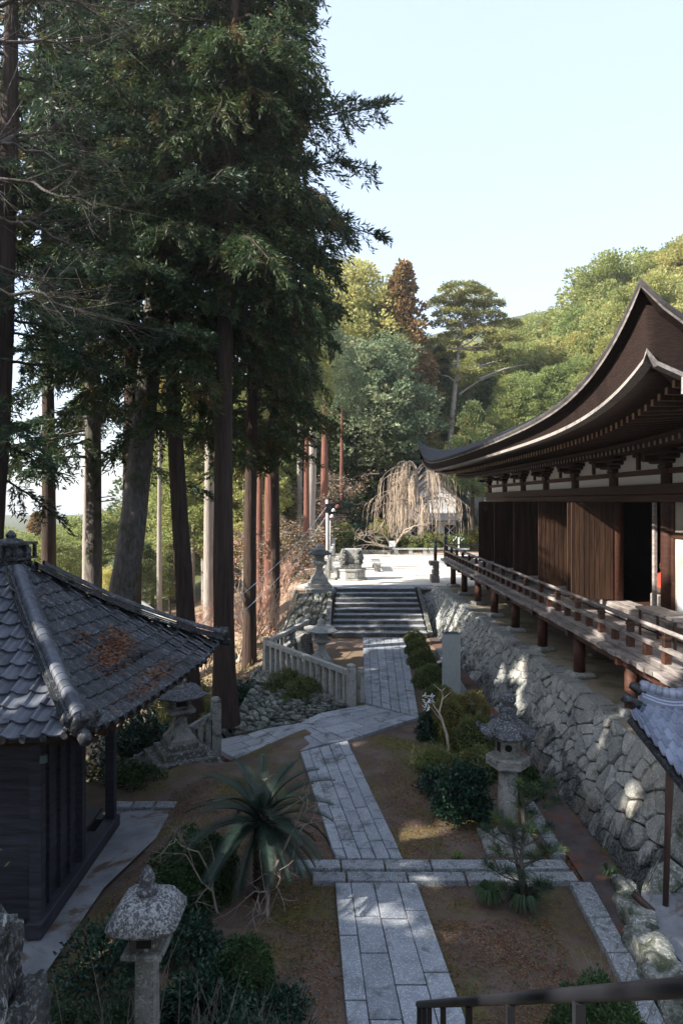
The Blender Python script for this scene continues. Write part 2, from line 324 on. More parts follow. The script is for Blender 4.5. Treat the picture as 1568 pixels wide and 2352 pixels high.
# ------------------------------------------------------------------ rubble: Voronoi stones on a surface
def voronoi(seeds, lo, hi):
    cells = []
    for i, s in enumerate(seeds):
        poly = [(lo[0], lo[1]), (hi[0], lo[1]), (hi[0], hi[1]), (lo[0], hi[1])]
        near = sorted(range(len(seeds)), key=lambda j: (seeds[j][0] - s[0]) ** 2 + (seeds[j][1] - s[1]) ** 2)[1:18]
        for j in near:
            q = seeds[j]; mx, my = (s[0] + q[0]) / 2, (s[1] + q[1]) / 2; nx, ny = q[0] - s[0], q[1] - s[1]
            out = []
            for k in range(len(poly)):
                a, b = poly[k], poly[(k + 1) % len(poly)]
                da = (a[0] - mx) * nx + (a[1] - my) * ny; db = (b[0] - mx) * nx + (b[1] - my) * ny
                if da <= 0: out.append(a)
                if da * db < 0:
                    t = da / (da - db); out.append((a[0] + (b[0] - a[0]) * t, a[1] + (b[1] - a[1]) * t))
            poly = out
            if len(poly) < 3: break
        if len(poly) >= 3: cells.append(poly)
    return cells
def rubble(parent, fn, su, sv, stone, mat, seed, depth=.16, joint=.014, proud=.05, name='stone', bev=.028, joined=False):
    """fn(s,t) -> world point on a face su wide and sv high; stone = typical size"""
    rr = random.Random(seed); nu, nv = max(1, round(su / stone)), max(1, round(sv / (stone * .72)))
    seeds = []
    for j in range(nv):
        for i in range(nu):
            if rr.random() < .09: continue
            seeds.append(((i + .5 + .5 * (j % 2) + rr.uniform(-.5, .5)) * su / nu, (j + .5 + rr.uniform(-.46, .46)) * sv / nv))
            if rr.random() < .22: seeds.append(((i + rr.random()) * su / nu, (j + rr.random()) * sv / nv))
    seeds = [s for s in seeds if 0 < s[0] < su and 0 < s[1] < sv]
    objs = []; allm = MB()
    for poly in [[(x, y / 1.35) for x, y in c] for c in voronoi([(x, y * 1.35) for x, y in seeds], (0, 0), (su, sv * 1.35))]:
        cx = sum(p[0] for p in poly) / len(poly); cy = sum(p[1] for p in poly) / len(poly)
        P0 = fn(cx, cy); n = (fn(cx + .05, cy) - P0).cross(fn(cx, cy + .05) - P0).normalized()
        pr = rr.uniform(0, proud); tx, ty = rr.uniform(-.12, .12), rr.uniform(-.12, .12)
        # chop the polygon's corners so stones read as worn
        pts = []
        for k in range(len(poly)):
            a, b, c = poly[k - 1], poly[k], poly[(k + 1) % len(poly)]
            t = rr.uniform(.1, .24); pts.append((lerp(b[0], a[0], t), lerp(b[1], a[1], t))); pts.append((lerp(b[0], c[0], t), lerp(b[1], c[1], t)))
        mb = MB(); vs = []; m = len(pts)
        for ins, dz in ((joint, -depth), (joint, -.015), (joint + bev, .018)):
            for q in pts:
                dx, dy = cx - q[0], cy - q[1]; l = math.hypot(dx, dy) + 1e-6; k = min(ins / l, .8)
                x, y = q[0] + dx * k, q[1] + dy * k
                vs.append(fn(x, y) + n * (dz + (pr + (x - cx) * tx + (y - cy) * ty if dz > -.1 else 0) + (rr.uniform(-.008, .008) if dz > 0 else 0)))
        vs.append(P0 + n * (pr + .022 + rr.uniform(0, .3) * proud))
        fs = []
        for r_ in range(2):
            for k in range(m): fs.append((r_ * m + k, r_ * m + (k + 1) % m, (r_ + 1) * m + (k + 1) % m, (r_ + 1) * m + k))
        for k in range(m): fs.append((2 * m + k, 2 * m + (k + 1) % m, 3 * m))
        if joined: allm.add(vs, fs)
        else: mb.add(vs, fs); objs.append(part(name, mb, mat, parent, own=True))
    if joined: part('far_stones', allm, mat, parent, kind='stuff')
    return objs
# ================================================================== THE SETTING
TZ = 1.6                                            # height of court and terrace
def xb(y):
    if y < 13.2: return -7.0
    if y < 16: return lerp(-7.0, -1.3, smooth(13.2, 15.2, y))
    if y < 18: return lerp(-1.3, .1, (y - 16) / 2)
    if y < 22.5: return .1 - (y - 18) * .58
    return -2.5
def gz(x, y):
    g = .2 * clamp((y - 17.5) / 9)
    if x < -2.4 and y < 15: g -= .35 * smooth(2.6, 3.5, -x) * (1 - smooth(13, 14.6, y))
    d = xb(y) - x
    g = lerp(g, 1.25, smooth(28.6, 30.6, y))
    if d > 0:
        g -= smooth(0, 1.3, d) * g if y > 28 else 0
        g -= .45 * min(d, 4) + .3 * max(0, min(d, 42) - 4)
    g += .22 * max(0, y - 57) * smooth(-30, 6, x) + .42 * max(0, min(x, 140) - 25) * smooth(20, 45, y + x)
    if y > 200: g -= 0
    return g
xs = [-700, -400, -250, -160, -110, -80, -60, -48, -38, -30, -24, -19, -15] + [-12 + .3 * i for i in range(64)] + [8, 10, 13, 17, 22, 28, 36, 46, 60, 80, 110, 160, 250, 450, 800]
ys = [-60, -30, -15, -6, 0, 3, 5] + [6 + .3 * i for i in range(86)] + [33, 35, 38, 42, 46, 50, 54, 58, 63, 70, 80, 92, 110, 135, 170, 230, 330, 500, 900]
g = MB(); nx = len(xs)
for y in ys:
    for x in xs:
        n = noise.noise(Vector((x * .7, y * .7, 0))) * .05 + noise.noise(Vector((x * .1, y * .1, 3))) * (.8 if x < -12 or y > 60 else 0)
        z = gz(x, y)
        if -3 < x < 3.9 and 5 < y < 27: n *= .35
        g.v.append((x, y, z + n - .03))
for j in range(len(ys) - 1):
    for i in range(nx - 1): g.f.append((j * nx + i, j * nx + i + 1, (j + 1) * nx + i + 1, (j + 1) * nx + i))
struct('ground', g, M['soil'], True)
def prism(pts, z0, z1):
    mb = MB(); n = len(pts)
    mb.add([(p[0], p[1], z0) for p in pts] + [(p[0], p[1], z1) for p in pts],
           [tuple(range(n - 1, -1, -1)), tuple(range(n, 2 * n))] + [(k, (k + 1) % n, n + (k + 1) % n, n + k) for k in range(n)])
    return mb
def edge_x(y): return 4.86 - .029 * (y - 11.5)      # top edge of the big retaining wall
struct('court_ground', prism([(-2.1, 30.72), (3.3, 30.72), (3.3, 31.1), (edge_x(31.1), 31.1), (30, 31.1), (30, 54), (-1.6, 55.5), (-1.0, 45), (-1.15, 34), (-1.9, 31.6)], -2.5, TZ), M['sand'])
struct('terrace_ground', prism([(edge_x(9.55) + .06, 9.55), (30, 9.55), (30, 31.1), (edge_x(31.1) + .06, 31.1)], -.3, TZ - .004), M['terrace'])
# garden bed beyond the court
struct('planting_bed_ground', prism([(-4.4, 55.5), (2.2, 50.2), (11.5, 50.2), (16, 58), (16, 64), (-4.4, 64)], 1.0, TZ + .12), M['soil'])

# ------------------------------------------------------------------ stone path
path = thing('stone_path', (0.5, 13, 0), 'long paved path of grey granite slabs running from the foreground to the stone stairs', None)
path['kind'] = 'structure'
rp = random.Random(3)
def slab(parent, q, top=.05, thick=.12, gap=.011, mat='granite', hz=None, name='paving_slab', wob=.004):
    c = sum((Vector(p) for p in q), Vector()) / 4; vs = []
    for ins, dz in ((gap, -thick), (gap, -.012), (gap + .012, 0)):
        for p in q:
            p = Vector(p); d = (c - p); d = d / (d.length + 1e-9)
            r = p + d * ins * 1.35; vs.append((r.x, r.y, r.z + top + dz))
    tl = [rp.uniform(-wob, wob) for _ in range(4)]
    for k in range(4): vs[8 + k] = (vs[8 + k][0], vs[8 + k][1], vs[8 + k][2] + tl[k])
    fs = [(8, 9, 10, 11)] + [(r * 4 + k, r * 4 + (k + 1) % 4, r * 4 + 4 + (k + 1) % 4, r * 4 + 4 + k) for r in range(2) for k in range(4)]
    return part(name, MB().add(vs, fs), M[mat], parent, own=True)
def strip(parent, L0, L1, R0, R1, fr, length, mat='granite', edge_long=True, zf=None, **kw):
    """slabs between a left line L0-L1 and a right line R0-R1; fr: column borders from 0 to 1"""
    L0, L1, R0, R1 = map(Vector, (L0, L1, R0, R1)); tot = ((L1 - L0).length + (R1 - R0).length) / 2
    for c in range(len(fr) - 1):
        t = 0.0; off = rp.uniform(.3, 1.0)
        ln = length * (1.5 if edge_long and c in (0, len(fr) - 2) else 1.0)
        while t < 1:
            dt = ln * (off if t == 0 else rp.uniform(.75, 1.3)) / tot; t2 = min(1, t + dt)
            if 1 - t2 < .25 * ln / tot: t2 = 1
            q = [lerp(lerp(L0, L1, t), lerp(R0, R1, t), fr[c]), lerp(lerp(L0, L1, t), lerp(R0, R1, t), fr[c + 1]),
                 lerp(lerp(L0, L1, t2), lerp(R0, R1, t2), fr[c + 1]), lerp(lerp(L0, L1, t2), lerp(R0, R1, t2), fr[c])]
            if zf:
                for p in q: p.z = zf(p.x, p.y)
            slab(parent, q, mat=mat, **kw); t = t2
five = [0, .13, .37, .62, .86, 1]; six = [0, .12, .31, .5, .68, .85, 1]
strip(path, on(801, 2420), on(769, 2034), on(1093, 2420), on(957, 2034), [0, .19, .47, .76, 1], .95)
strip(path, on(770, 1979), on(690, 1732), on(926, 1979), on(797, 1705), [0, .17, .385, .6, .81, 1], .62)
zup = lambda x, y: .2 * clamp((y - 17.5) / 9)
def onup(u, v):
    p = on(u, v)
    for _ in range(8): p = on(u, v, zup(p.x, p.y))
    return p
strip(path, onup(838, 1618), onup(833, 1467), onup(962, 1652), onup(929, 1467), [0, .14, .32, .5, .67, .84, 1], .68, zf=zup)
# branch that turns off to the left and runs down beside the rubble bank
def zbr(x, y): return -clamp((-.7 - x) / 2.6) * 1.05
def onbr(u, v):
    p = on(u, v)
    for _ in range(20): p = on(u, v, zbr(p.x, p.y))
    return p
A0, A1 = onbr(962, 1652), onbr(797, 1705); B0, B1 = onbr(838, 1622), onbr(690, 1664)
strip(path, A0, A1, B0, B1, [0, .22, .5, .78, 1], .75, zf=zbr)
strip(path, A1 + Vector((-.02, .0, 0)), onbr(690, 1731), onbr(690, 1664) + Vector((0, 0, 0)), onbr(600, 1680), [0, .3, .6, 1], .6, zf=zbr)
strip(path, onbr(690, 1731), onbr(556, 1757), onbr(600, 1680), onbr(482, 1706), [0, .25, .5, .75, 1], .9, zf=zbr)
# cross kerbs with the drain slot between them
for v0, v1, uL, uR in ((1983, 2004, 676, 1296), (2011, 2032, 716, 1318)):
    a, b, c, d = on(uL, v1), on(uR + 14, v1), on(uR, v0), on(uL, v0)
    n = 5; cuts = [0, .17, .33, .50, .74, 1] if v0 < 2000 else [0, .13, .36, .58, .8, 1]
    for i in range(n):
        slab(path, [lerp(a, b, cuts[i]), lerp(a, b, cuts[i + 1]), lerp(d, c, cuts[i + 1]), lerp(d, c, cuts[i])], mat='kerb', top=.055, thick=.2, name='kerb_stone')
K = [on(1306, 2036), on(1348, 2118), on(1392, 2200), on(1432, 2282), on(1470, 2390)]
K2 = [on(1356, 2036), on(1402, 2118), on(1446, 2200), on(1488, 2282), on(1540, 2390)]
for i in range(4): slab(path, [K[i + 1], K2[i + 1], K2[i], K[i]], mat='kerb', top=.07, thick=.18, name='kerb_stone')
# kerb that edges the planting along the gutter below the big wall
G0, G1 = onup(1000, 1495), on(1268, 1975)
for i in range(16):
    a, b = lerp(G0, G1, i / 16), lerp(G0, G1, (i + 1) / 16); s = Vector((.22, .02, 0))
    slab(path, [b, b + s, a + s, a], mat='kerb', top=.08, thick=.2, name='kerb_stone')
struct('gutter_floor', MB().add([(3.50, 8.4, .012), (4.1, 8.4, .012), (3.8, 27, .19), (3.35, 27, .19)], [(0, 1, 2, 3)]), M['gutter'])
# concrete walk around the pavilion
struct('pavilion_walkway', MB().add([(-4.6, 6.2, -.29), (-3.5, 6.2, -.29), (-3.62, 8.4, -.29), (-3.55, 10.2, -.29), (-3.15, 11.7, -.26), (-2.85, 12.7, -.25), (-4.4, 12.9, -.29)], [(0, 1, 2, 3, 4, 5, 6)]), M['concrete'])
for i in range(5): slab(path, [(-4.35 + i * .42, 12.72, -.3), (-3.95 + i * .42, 12.72, -.3), (-3.95 + i * .42, 13.0, -.3), (-4.35 + i * .42, 13.0, -.3)], mat='kerb', top=.08, name='kerb_stone')

# ------------------------------------------------------------------ stairs up to the court
stairs = thing('stone_stairs', (1.45, 28.5, .2), 'wide flight of nine granite steps climbing from the path to the sunlit court', 'stairs')
n = 9; y0s, y1s = 26.4, 30.6
for i in range(n):
    ya = y0s + (y1s - y0s) * i / n; yb = y0s + (y1s - y0s) * (i + 1) / n + .06; zt = .2 + 1.4 * (i + 1) / n
    xl, xr = -.38 + .02 * i, 3.32 - .01 * i
    cuts = [0, .24 + rp.uniform(-.08, .08), .5 + rp.uniform(-.08, .08), .76 + rp.uniform(-.08, .08), 1]
    for k in range(4):
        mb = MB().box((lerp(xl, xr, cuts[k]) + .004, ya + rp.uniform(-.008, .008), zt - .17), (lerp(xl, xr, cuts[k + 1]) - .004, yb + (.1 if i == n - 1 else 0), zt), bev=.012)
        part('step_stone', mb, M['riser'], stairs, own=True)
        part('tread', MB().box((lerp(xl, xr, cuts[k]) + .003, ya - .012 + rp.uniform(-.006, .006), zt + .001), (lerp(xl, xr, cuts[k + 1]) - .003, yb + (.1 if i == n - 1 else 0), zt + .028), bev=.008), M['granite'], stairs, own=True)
part('core', MB().add([(-.3, 26.5, 0), (3.2, 26.5, 0), (3.2, 30.7, 0), (-.3, 30.7, 0), (-.3, 26.5, .1), (3.2, 26.5, .1), (3.2, 30.7, 1.4), (-.3, 30.7, 1.4)],
     [(3, 2, 1, 0), (4, 5, 6, 7), (0, 1, 5, 4), (1, 2, 6, 5), (2, 3, 7, 6), (3, 0, 4, 7)]), M['mortar'], stairs)
part('side_kerb', MB().beam((-.52, 26.6, .42), (-.5, 28.9, 1.17), .2, .3), M['lantern'], stairs)
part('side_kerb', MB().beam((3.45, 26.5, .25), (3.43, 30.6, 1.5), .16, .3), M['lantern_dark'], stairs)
part('landing_slabs', MB().box((-.5, 30.705, 1.5), (4.2, 31.5, TZ + .01)), M['granite'], stairs)

# ------------------------------------------------------------------ the great retaining wall
wall = thing('retaining_wall', (4.4, 18, 0), 'long grey dry stone retaining wall of fitted irregular stones below the temple veranda', 'wall')
YA, YB = 9.5, 30.9; HT = TZ
def wall_pt(s, t):
    y = YB - s; tt = clamp(t / HT)
    z = lerp(gz(3.9, y) - .05, HT, tt)
    y2 = y + (1 - tt) * (-.1 if y < 10.5 else 0)
    return Vector((edge_x(y) - .72 * (1 - tt) ** 1.15, y2, z))
def wall_split(s0, s1, stone, seed, joined=False):
    rubble(wall, lambda s, t: wall_pt(s0 + s, t), s1 - s0, HT, stone, M['wallstone'], seed, joint=.007, bev=.017, proud=.022, joined=joined)
wall_split(0, 8.5, .29, 11, True); wall_split(8.5, 15, .33, 12); wall_split(15, 21.4, .40, 13)
part('joint_fill', MB().grid(lambda a, b: wall_pt(a * 21.4, b * HT * .985) + Vector((.05, 0, -.02)), 20, 4), M['mortar'], wall)
# return face that looks at the camera
def ret_pt(s, t):
    tt = clamp(t / HT); return Vector((lerp(4.06, edge_x(9.5), tt ** .9) + s, 9.5 - .2 * (1 - tt), t))
rubble(wall, ret_pt, 2.6, HT, .6, M['rubble'], 15)
part('joint_fill', MB().grid(lambda a, b: ret_pt(a * 2.6, b * HT * .98) + Vector((.02, .06, 0)), 2, 2), M['mortar'], wall)
rw = random.Random(5)
for i in range(26):                                  # coping stones flush with the terrace
    y = 9.6 + i * .83; l = .8; z0 = TZ + .012
    x = edge_x(y); mb = MB(); o = [rw.uniform(-.02, .05) for _ in range(4)]; d_ = rw.uniform(.3, .5)
    if i in (1, 2): continue
    mb.add([(x - .01 + o[0] * .3, y, z0 - .1), (x + d_ + o[1], y + .03, z0 - .1), (x + d_ + o[2] - .02, y + l, z0 - .1), (x - .03 + o[3] * .3, y + l - .02, z0 - .1),
            (x + .01, y + .02, z0 + .01), (x + d_ + o[1] - .03, y + .05, z0 + .006), (x + d_ + o[2] - .05, y + l - .03, z0 + .008), (x, y + l - .03, z0 + .014)],
           [(3, 2, 1, 0), (4, 5, 6, 7), (0, 1, 5, 4), (1, 2, 6, 5), (2, 3, 7, 6), (3, 0, 4, 7)])
    part('coping_stone', mb, M['wallstone'], wall, own=True)
# big raw stones at the foot of the wall, right edge of the picture
for i, (u, v, sx, sy, sz) in enumerate(((1468, 2130, .25, .5, .3), (1500, 2215, .3, .5, .32), (1545, 2290, .35, .5, .3), (1440, 2060, .18, .3, .2))):
    p = on(u, v); mb = MB()
    bmx = bmesh.new(); bmesh.ops.create_icosphere(bmx, subdivisions=3, radius=1)
    for w in bmx.verts:
        k = 1 + .35 * noise.noise(w.co * 1.3 + Vector((i * 7, 0, 0))); q = Vector([max(-.72, min(.72, c)) for c in w.co]) * k
        mb.v.append((p.x + q.x * sx, p.y + q.y * sy, .0 + q.z * sz + .05))
    mb.f = [tuple(x.index for x in f.verts) for f in bmx.faces]; bmx.free()
    part('footing_stone', mb, M['rubble'], wall, own=True)
struct('concrete_apron', prism([(4.02, 6.0), (7.5, 6.0), (7.5, 9.34), (4.1, 9.34), (3.9, 8.6)], -.1, .16), M['concrete'])

# rubble face left of the stairs and the bank beside the branch path
rwall = thing('rubble_wall', (-1.1, 28.3, .2), 'rough mossy rubble wall left of the stairs that carries the big stepped stone lantern', 'wall')
def rf(s, t):
    a, b = s / 2.2, t / 1.5
    return lerp(lerp(Vector((-2.42, 26.9, -.1)), Vector((-.42, 26.9, .15)), a), lerp(Vector((-1.75, 29.5, 1.5)), Vector((-.40, 29.6, 1.5)), a), b)
rubble(rwall, rf, 2.2, 1.5, .36, M['rubble'], 21, proud=.1)
def rs(s, t):
    a, b = s / 4.5, t / 1.5
    return lerp(lerp(Vector((-3.2, 31.6, -.6)), Vector((-2.42, 26.9, -.1)), a), lerp(Vector((-2.1, 31.6, 1.5)), Vector((-1.75, 29.5, 1.5)), a), b)
rubble(rwall, rs, 4.5, 1.5, .45, M['rubble'], 22, proud=.1)
part('joint_fill', MB().grid(lambda a, b: rf(a * 2.2, b * 1.5) + Vector((0, .07, -.03)), 3, 3).grid(lambda a, b: rs(a * 4.5, b * 1.5) + Vector((.05, .03, -.03)), 3, 3), M['mortar'], rwall)
part('top_fill', MB().add([(-1.75, 29.5, 1.49), (-.4, 29.6, 1.49), (-.4, 30.75, 1.49), (-2.3, 30.75, 1.49)], [(0, 1, 2, 3)]), M['soil'], rwall)
FA, FB = onup(611, 1537), onup(806, 1621)            # fence corner post and end post on the bank
bank = thing('stone_bank', (-1.5, 19, -.6), 'sloping bank of pale rubble stones between the stone fence and the branch of the path', 'wall')
bl, br = onbr(530, 1688) + Vector((0, .05, -.1)), onbr(812, 1632) + Vector((0, .03, -.05))
tl, tr = FA + Vector((-.15, -.15, -.05)), FB + Vector((0, -.14, -.02))
def bk(s, t):
    a, b = s / 3.6, t / 3.0; p = lerp(lerp(bl, br, a), lerp(tl, tr, a), b)
    p.z += .22 * math.sin(math.pi * b) * (1 - a) ; return p
rubble(bank, bk, 3.6, 3.0, .27, M['rubble'], 31, proud=.09)
def bk2(s, t):
    a, b = s / 3.5, t / 2.2
    p0, p1 = Vector((-5.3, 22.8, -2.3)), bl + Vector((-.25, 0, -.1)); q0, q1 = Vector((-3.1, 25.5, -.2)), tl
    return lerp(lerp(p0, p1, a), lerp(q0, q1, a), b)
rubble(bank, bk2, 3.5, 2.2, .34, M['rubble'], 33, proud=.1)
part('joint_fill', MB().grid(lambda a, b: bk(a * 3.6, b * 3) + Vector((0, .03, -.05)), 8, 6).grid(lambda a, b: bk2(a * 3.5, b * 2.2) + Vector((.03, .03, -.06)), 4, 4), M['mortar'], bank)

# ================================================================== THE TEMPLE HALL
XE, WX = 3.74, 6.7                                    # eave line and wall line
EY0, EY1, EX1 = 8.86, 32.1, 21.8
def hw(p): return (p[0] - .012 * (p[1] - 20), p[1], p[2])
hall = thing('temple_hall', (9.0, 20.5, TZ), 'large old timber temple hall with sweeping bark roof, red brown beams and railed veranda', 'temple')
def sfun(x, y): return abs(y - (EY0 + EY1) / 2) / ((EY1 - EY0) / 2), abs(x - (XE + EX1) / 2) / ((EX1 - XE) / 2)
def lift_b(s): return .12 * s * s + .68 * s ** 8
def lift_t(s): return .25 * s * s + 1.13 * s ** 8
def rooftop(x, y):
    sy, sx = sfun(x, y); d = max(0, min(x - XE, EX1 - x, y - EY0, EY1 - y)); s = min(1, min(sx, sy))
    return 7.02 + lift_t(s) * math.exp(-d / 2.2) + .39 * d + .013 * d * d
roof = part('roof', MB().grid(lambda a, b: Vector((lerp(XE, EX1, a), lerp(EY0, EY1, b), rooftop(lerp(XE, EX1, a), lerp(EY0, EY1, b)))), 72, 84), M['bark_roof'], hall, True, hw)
tuf = random.Random(8); mv = []
def perim():
    out = []
    N = 90
    for i in range(N + 1): out.append((XE, lerp(EY1, EY0, i / N), (1, 0)))
    for i in range(1, 61): out.append((lerp(XE, EX1, i / 60), EY0, (0, 1)))
    return out
PER = perim()
def ring(ins, fz):
    """a ring along the two visible eaves, inset towards the hall"""
    out = []
    for x, y, nrm in PER:
        cx = XE + ins if abs(x - XE) < 1e-6 else min(max(x, XE + ins), EX1); cy = max(y, EY0 + ins)
        sy, sx = sfun(x, y); s = min(1, min(sx, sy) if abs(x - XE) > 1e-6 and y > EY0 + 1e-6 else (sy if abs(x - XE) < 1e-6 else sx))
        out.append(Vector((cx, cy if abs(x - XE) < 1e-6 else EY0 + ins, fz(s))))
    return out
def band(rings, mat, name, parent, sm=True):
    mb = MB(); n = len(rings[0])
    for r in rings: mb.v += [tuple(p) for p in r]
    for j in range(len(rings) - 1):
        for i in range(n - 1): mb.f.append((j * n + i, j * n + i + 1, (j + 1) * n + i + 1, (j + 1) * n + i))
    return part(name, mb, mat, parent, sm, hw)
zt = lambda s: 7.02 + lift_t(s); zb = lambda s: 6.66 + lift_b(s)
band([ring(-.0, lambda s: zt(s)), ring(-.02, lambda s: zt(s) - .05), ring(.0, lambda s: zt(s) - .09)], M['bark_roof'], 'mossy_lip', roof)
band([ring(.0, lambda s: zt(s) - .09), ring(.015, lambda s: zt(s) - .12)], M['wood_grey'], 'eave_strip', roof, False)
band([ring(.015, lambda s: zt(s) - .13), ring(.14, lambda s: zt(s) - .15)], M['bark_edge'], 'eave_underlip', roof, False)
band([ring(.14, lambda s: zt(s) - .15), ring(.18, lambda s: lerp(zt(s), zb(s), .55)), ring(.22, lambda s: zb(s) + .06)], M['bark_edge'], 'eave_edge', roof)
band([ring(.16, lambda s: zb(s) + .06), ring(.15, lambda s: zb(s) - .005), ring(.30, lambda s: zb(s) - .01)], M['edge_strip'], 'eave_strip', roof, False)
band([ring(.30, lambda s: zb(s) + .0), ring(.55, lambda s: zb(s) + .04), ring(1.3, lambda s: 6.72 + lift_b(s) * .6), ring(2.9, lambda s: 6.95)], M['wood'], 'soffit_boards', roof)
# far gable side closes the edge seen end-on at the far corner
def far_edge():
    mb = MB()
    for i in range(31):
        x = lerp(XE, EX1, i / 30); sy, sx = sfun(x, EY1); s = min(1, sx)
        mb.v += [(x, EY1, 7.02 + lift_t(s)), (x + .1, EY1 - .15, 6.66 + lift_b(s)), (max(x, XE + .3), EY1 - 2.4, 6.9)]
    for i in range(30): mb.f += [(3 * i + 3, 3 * i, 3 * i + 1, 3 * i + 4), (3 * i + 4, 3 * i + 1, 3 * i + 2, 3 * i + 5)]
    return mb
part('far_eave_edge', far_edge(), M['bark_edge'], roof, False, hw)
# rafters, two tiers along the long side and one on the near end
def rafters(parent, x_tip, z_tip, x_in, z_in, y_a, y_b, sp, liftk, end_mat, w=.075, h=.10):
    k = 0; y = y_a
    while y < y_b:
        sy, _ = sfun(XE, y); l = lift_b(min(1, sy)) * liftk
        o = part('rafter', MB().beam((x_tip, y, z_tip + l), (x_in, y, z_in + l * .4), w, h), M['wood'], parent, False, hw, own=True)
        e = part('rafter_end', MB().beam((x_tip - .006, y, z_tip + l), (x_tip + .0, y, z_tip + l), w * .96, h * .96), M[end_mat], o, False, hw)
        y += sp; k += 1
rafters(roof, 4.42, 6.57, 6.2, 6.80, 9.35, 31.3, .21, .9, 'wood_light')
rafters(roof, 5.3, 6.44, 6.9, 6.72, 10.3, 30.9, .21, .45, 'edge_strip', .07, .09)
part('rafter_beam', MB().grid(lambda a, b: Vector((5.36 + .0 * a, lerp(9.9, 31.2, b), 6.51 + .07 * a + .45 * lift_b(sfun(XE, lerp(9.9, 31.2, b))[0]))), 1, 40), M['wood_y'], roof, False, hw)
k = 0; x = 4.9
while x < 12:
    _, sx = sfun(x, EY0); l = lift_b(min(1, sx))
    part('end_rafter', MB().beam((x, EY0 + .5, 6.57 + l * .9), (x, 11.6, 6.9 + l * .3), .075, .10), M['wood'], roof, False, hw, own=True); x += .22
part('hip_rafter', MB().beam((4.45, 8.98, 7.02), (6.9, 11.6, 6.72), .17, .22), M['wood'], roof, False, hw)
part('hip_rafter_cap', MB().beam((4.44, 8.97, 7.02), (4.41, 8.94, 7.022), .18, .23), M['edge_strip'], roof, False, hw)
part('hip_rafter', MB().beam((4.45, 31.4, 6.9), (6.9, 29.4, 6.72), .17, .22), M['wood'], roof, False, hw)
# walls
PY = [30.0 - 2.65 * i for i in range(8)]             # pillar rows on the long side
FZ = 2.76                                            # veranda floor
for i, y in enumerate(PY): part('pillar', MB().lathe((WX, y, 0), [(.17, TZ), (.17, 6.15), (.15, 6.2)], 12), M['wood_y'], hall, True, hw, own=True)
for j in range(1, 5): part('pillar', MB().lathe((WX + 2.65 * j, PY[7], 0), [(.17, TZ), (.17, 6.2)], 10), M['wood_y'], hall, True, hw, own=True)
part('lower_beam', MB().box((WX - .22, 11.0, 5.64), (WX + .2, 30.35, 5.85), bev=.01), M['wood_y'], hall, False, hw)
part('lower_beam', MB().box((WX - .20, 11.1, 5.47), (WX + .18, 30.2, 5.632), bev=.02), M['wood_y'], hall, False, hw)
part('lower_beam', MB().box((WX - .1, 11.05, 5.50), (19, 11.35, 5.9)), M['wood'], hall, False, hw)
part('tie_beam', MB().box((WX - .09, 11.4, 6.065), (WX + .09, 30.1, 6.175)), M['wood_y'], hall, False, hw)
part('sill_beam', MB().box((WX - .28, 11.3, FZ + .01), (WX + .3, 30.25, FZ + .3), bev=.02), M['wood_grey'], hall, False, hw)
part('purlin', MB().box((WX - .12, 10.2, 6.56), (WX + .10, 31.0, 6.70)), M['wood_y'], hall, False, hw)
for i in range(7):
    ya, yb = PY[i + 1], PY[i]
    part('plaster_panel', MB().box((WX - .02, ya + .16, 6.18), (WX + .02, yb - .16, 6.60)).box((WX - .02, ya + .16, 5.855), (WX + .02, yb - .16, 6.06)), M['plaster'], hall, False, hw, own=True)
    ym = (ya + yb) / 2
    part('strut', MB().box((WX - .08, ym - .06, 6.19), (WX - .0, ym + .06, 6.48)).box((WX - .13, ym - .15, 6.47), (WX + .03, ym + .15, 6.56), bev=.03), M['wood'], hall, False, hw, own=True)
for y in PY:
    mb = MB().box((WX - .17, y - .17, 6.16), (WX + .17, y + .17, 6.27), bev=.035)
    for k, (l, z) in enumerate(((.30, 6.27), (.48, 6.36), (.62, 6.45))): mb.box((WX - .30, y - l, z), (WX + .1, y + l, z + .09), bev=.03)
    mb.box((WX - .55, y - .09, 6.30), (WX - .1, y + .09, 6.42), bev=.03)
    part('bracket', mb, M['wood'], hall, False, hw, own=True)
# opened door leaves standing out from the wall, each with stiles, rails and planks
def door_leaf(y, x0, x1, z0, z1, lab=None):
    d = part('door', MB().box((x0, y - .02, z0), (x1, y + .02, z1)), M['door'], hall, False, hw, own=True)
    if lab: d['label'] = lab
    for xx in (x0 + .03, x1 - .03): part('door_stile', MB().box((xx - .03, y - .03, z0 + .0), (xx + .03, y - .021, z1)), M['wood'], d, False, hw)
    for k in range(1, 8):
        xx = lerp(x0, x1, k / 8); part('plank', MB().box((xx - .055, y - .027, z0 + .01), (xx + .050, y - .020, z1 - .01)), M['door'], d, False, hw)
for y in PY[1:6]: door_leaf(y - .12, WX - 1.15, WX - .14, FZ + .33, 5.46)
door_leaf(PY[5] + .3, WX - 1.1, WX - .1, FZ + .34, 5.45)
part('door', MB().box((WX - .22, PY[6] + .2, FZ + .31), (WX - .16, PY[6] + .30, 5.46)), M['wood_grey'], hall, False, hw)
for i in range(5):                                   # plank walls in the closed bays
    ya, yb = PY[i + 1] + .15, PY[i] - .15
    for k in range(8):
        a, b = lerp(ya, yb, k / 8), lerp(ya, yb, (k + 1) / 8)
        part('wall_board', MB().box((WX - .02 - (k % 2) * .012, a + .004, FZ + .3), (WX + .03, b - .004, 5.5)), M['door'], hall, False, hw, own=True)
part('wall_panel', MB().box((WX - .03, PY[7] + .15, FZ + .3), (WX + .03, PY[6] - .2, 5.48)), M['cream'], hall, False, hw, label='whitewashed wall panel right of the open doorway')
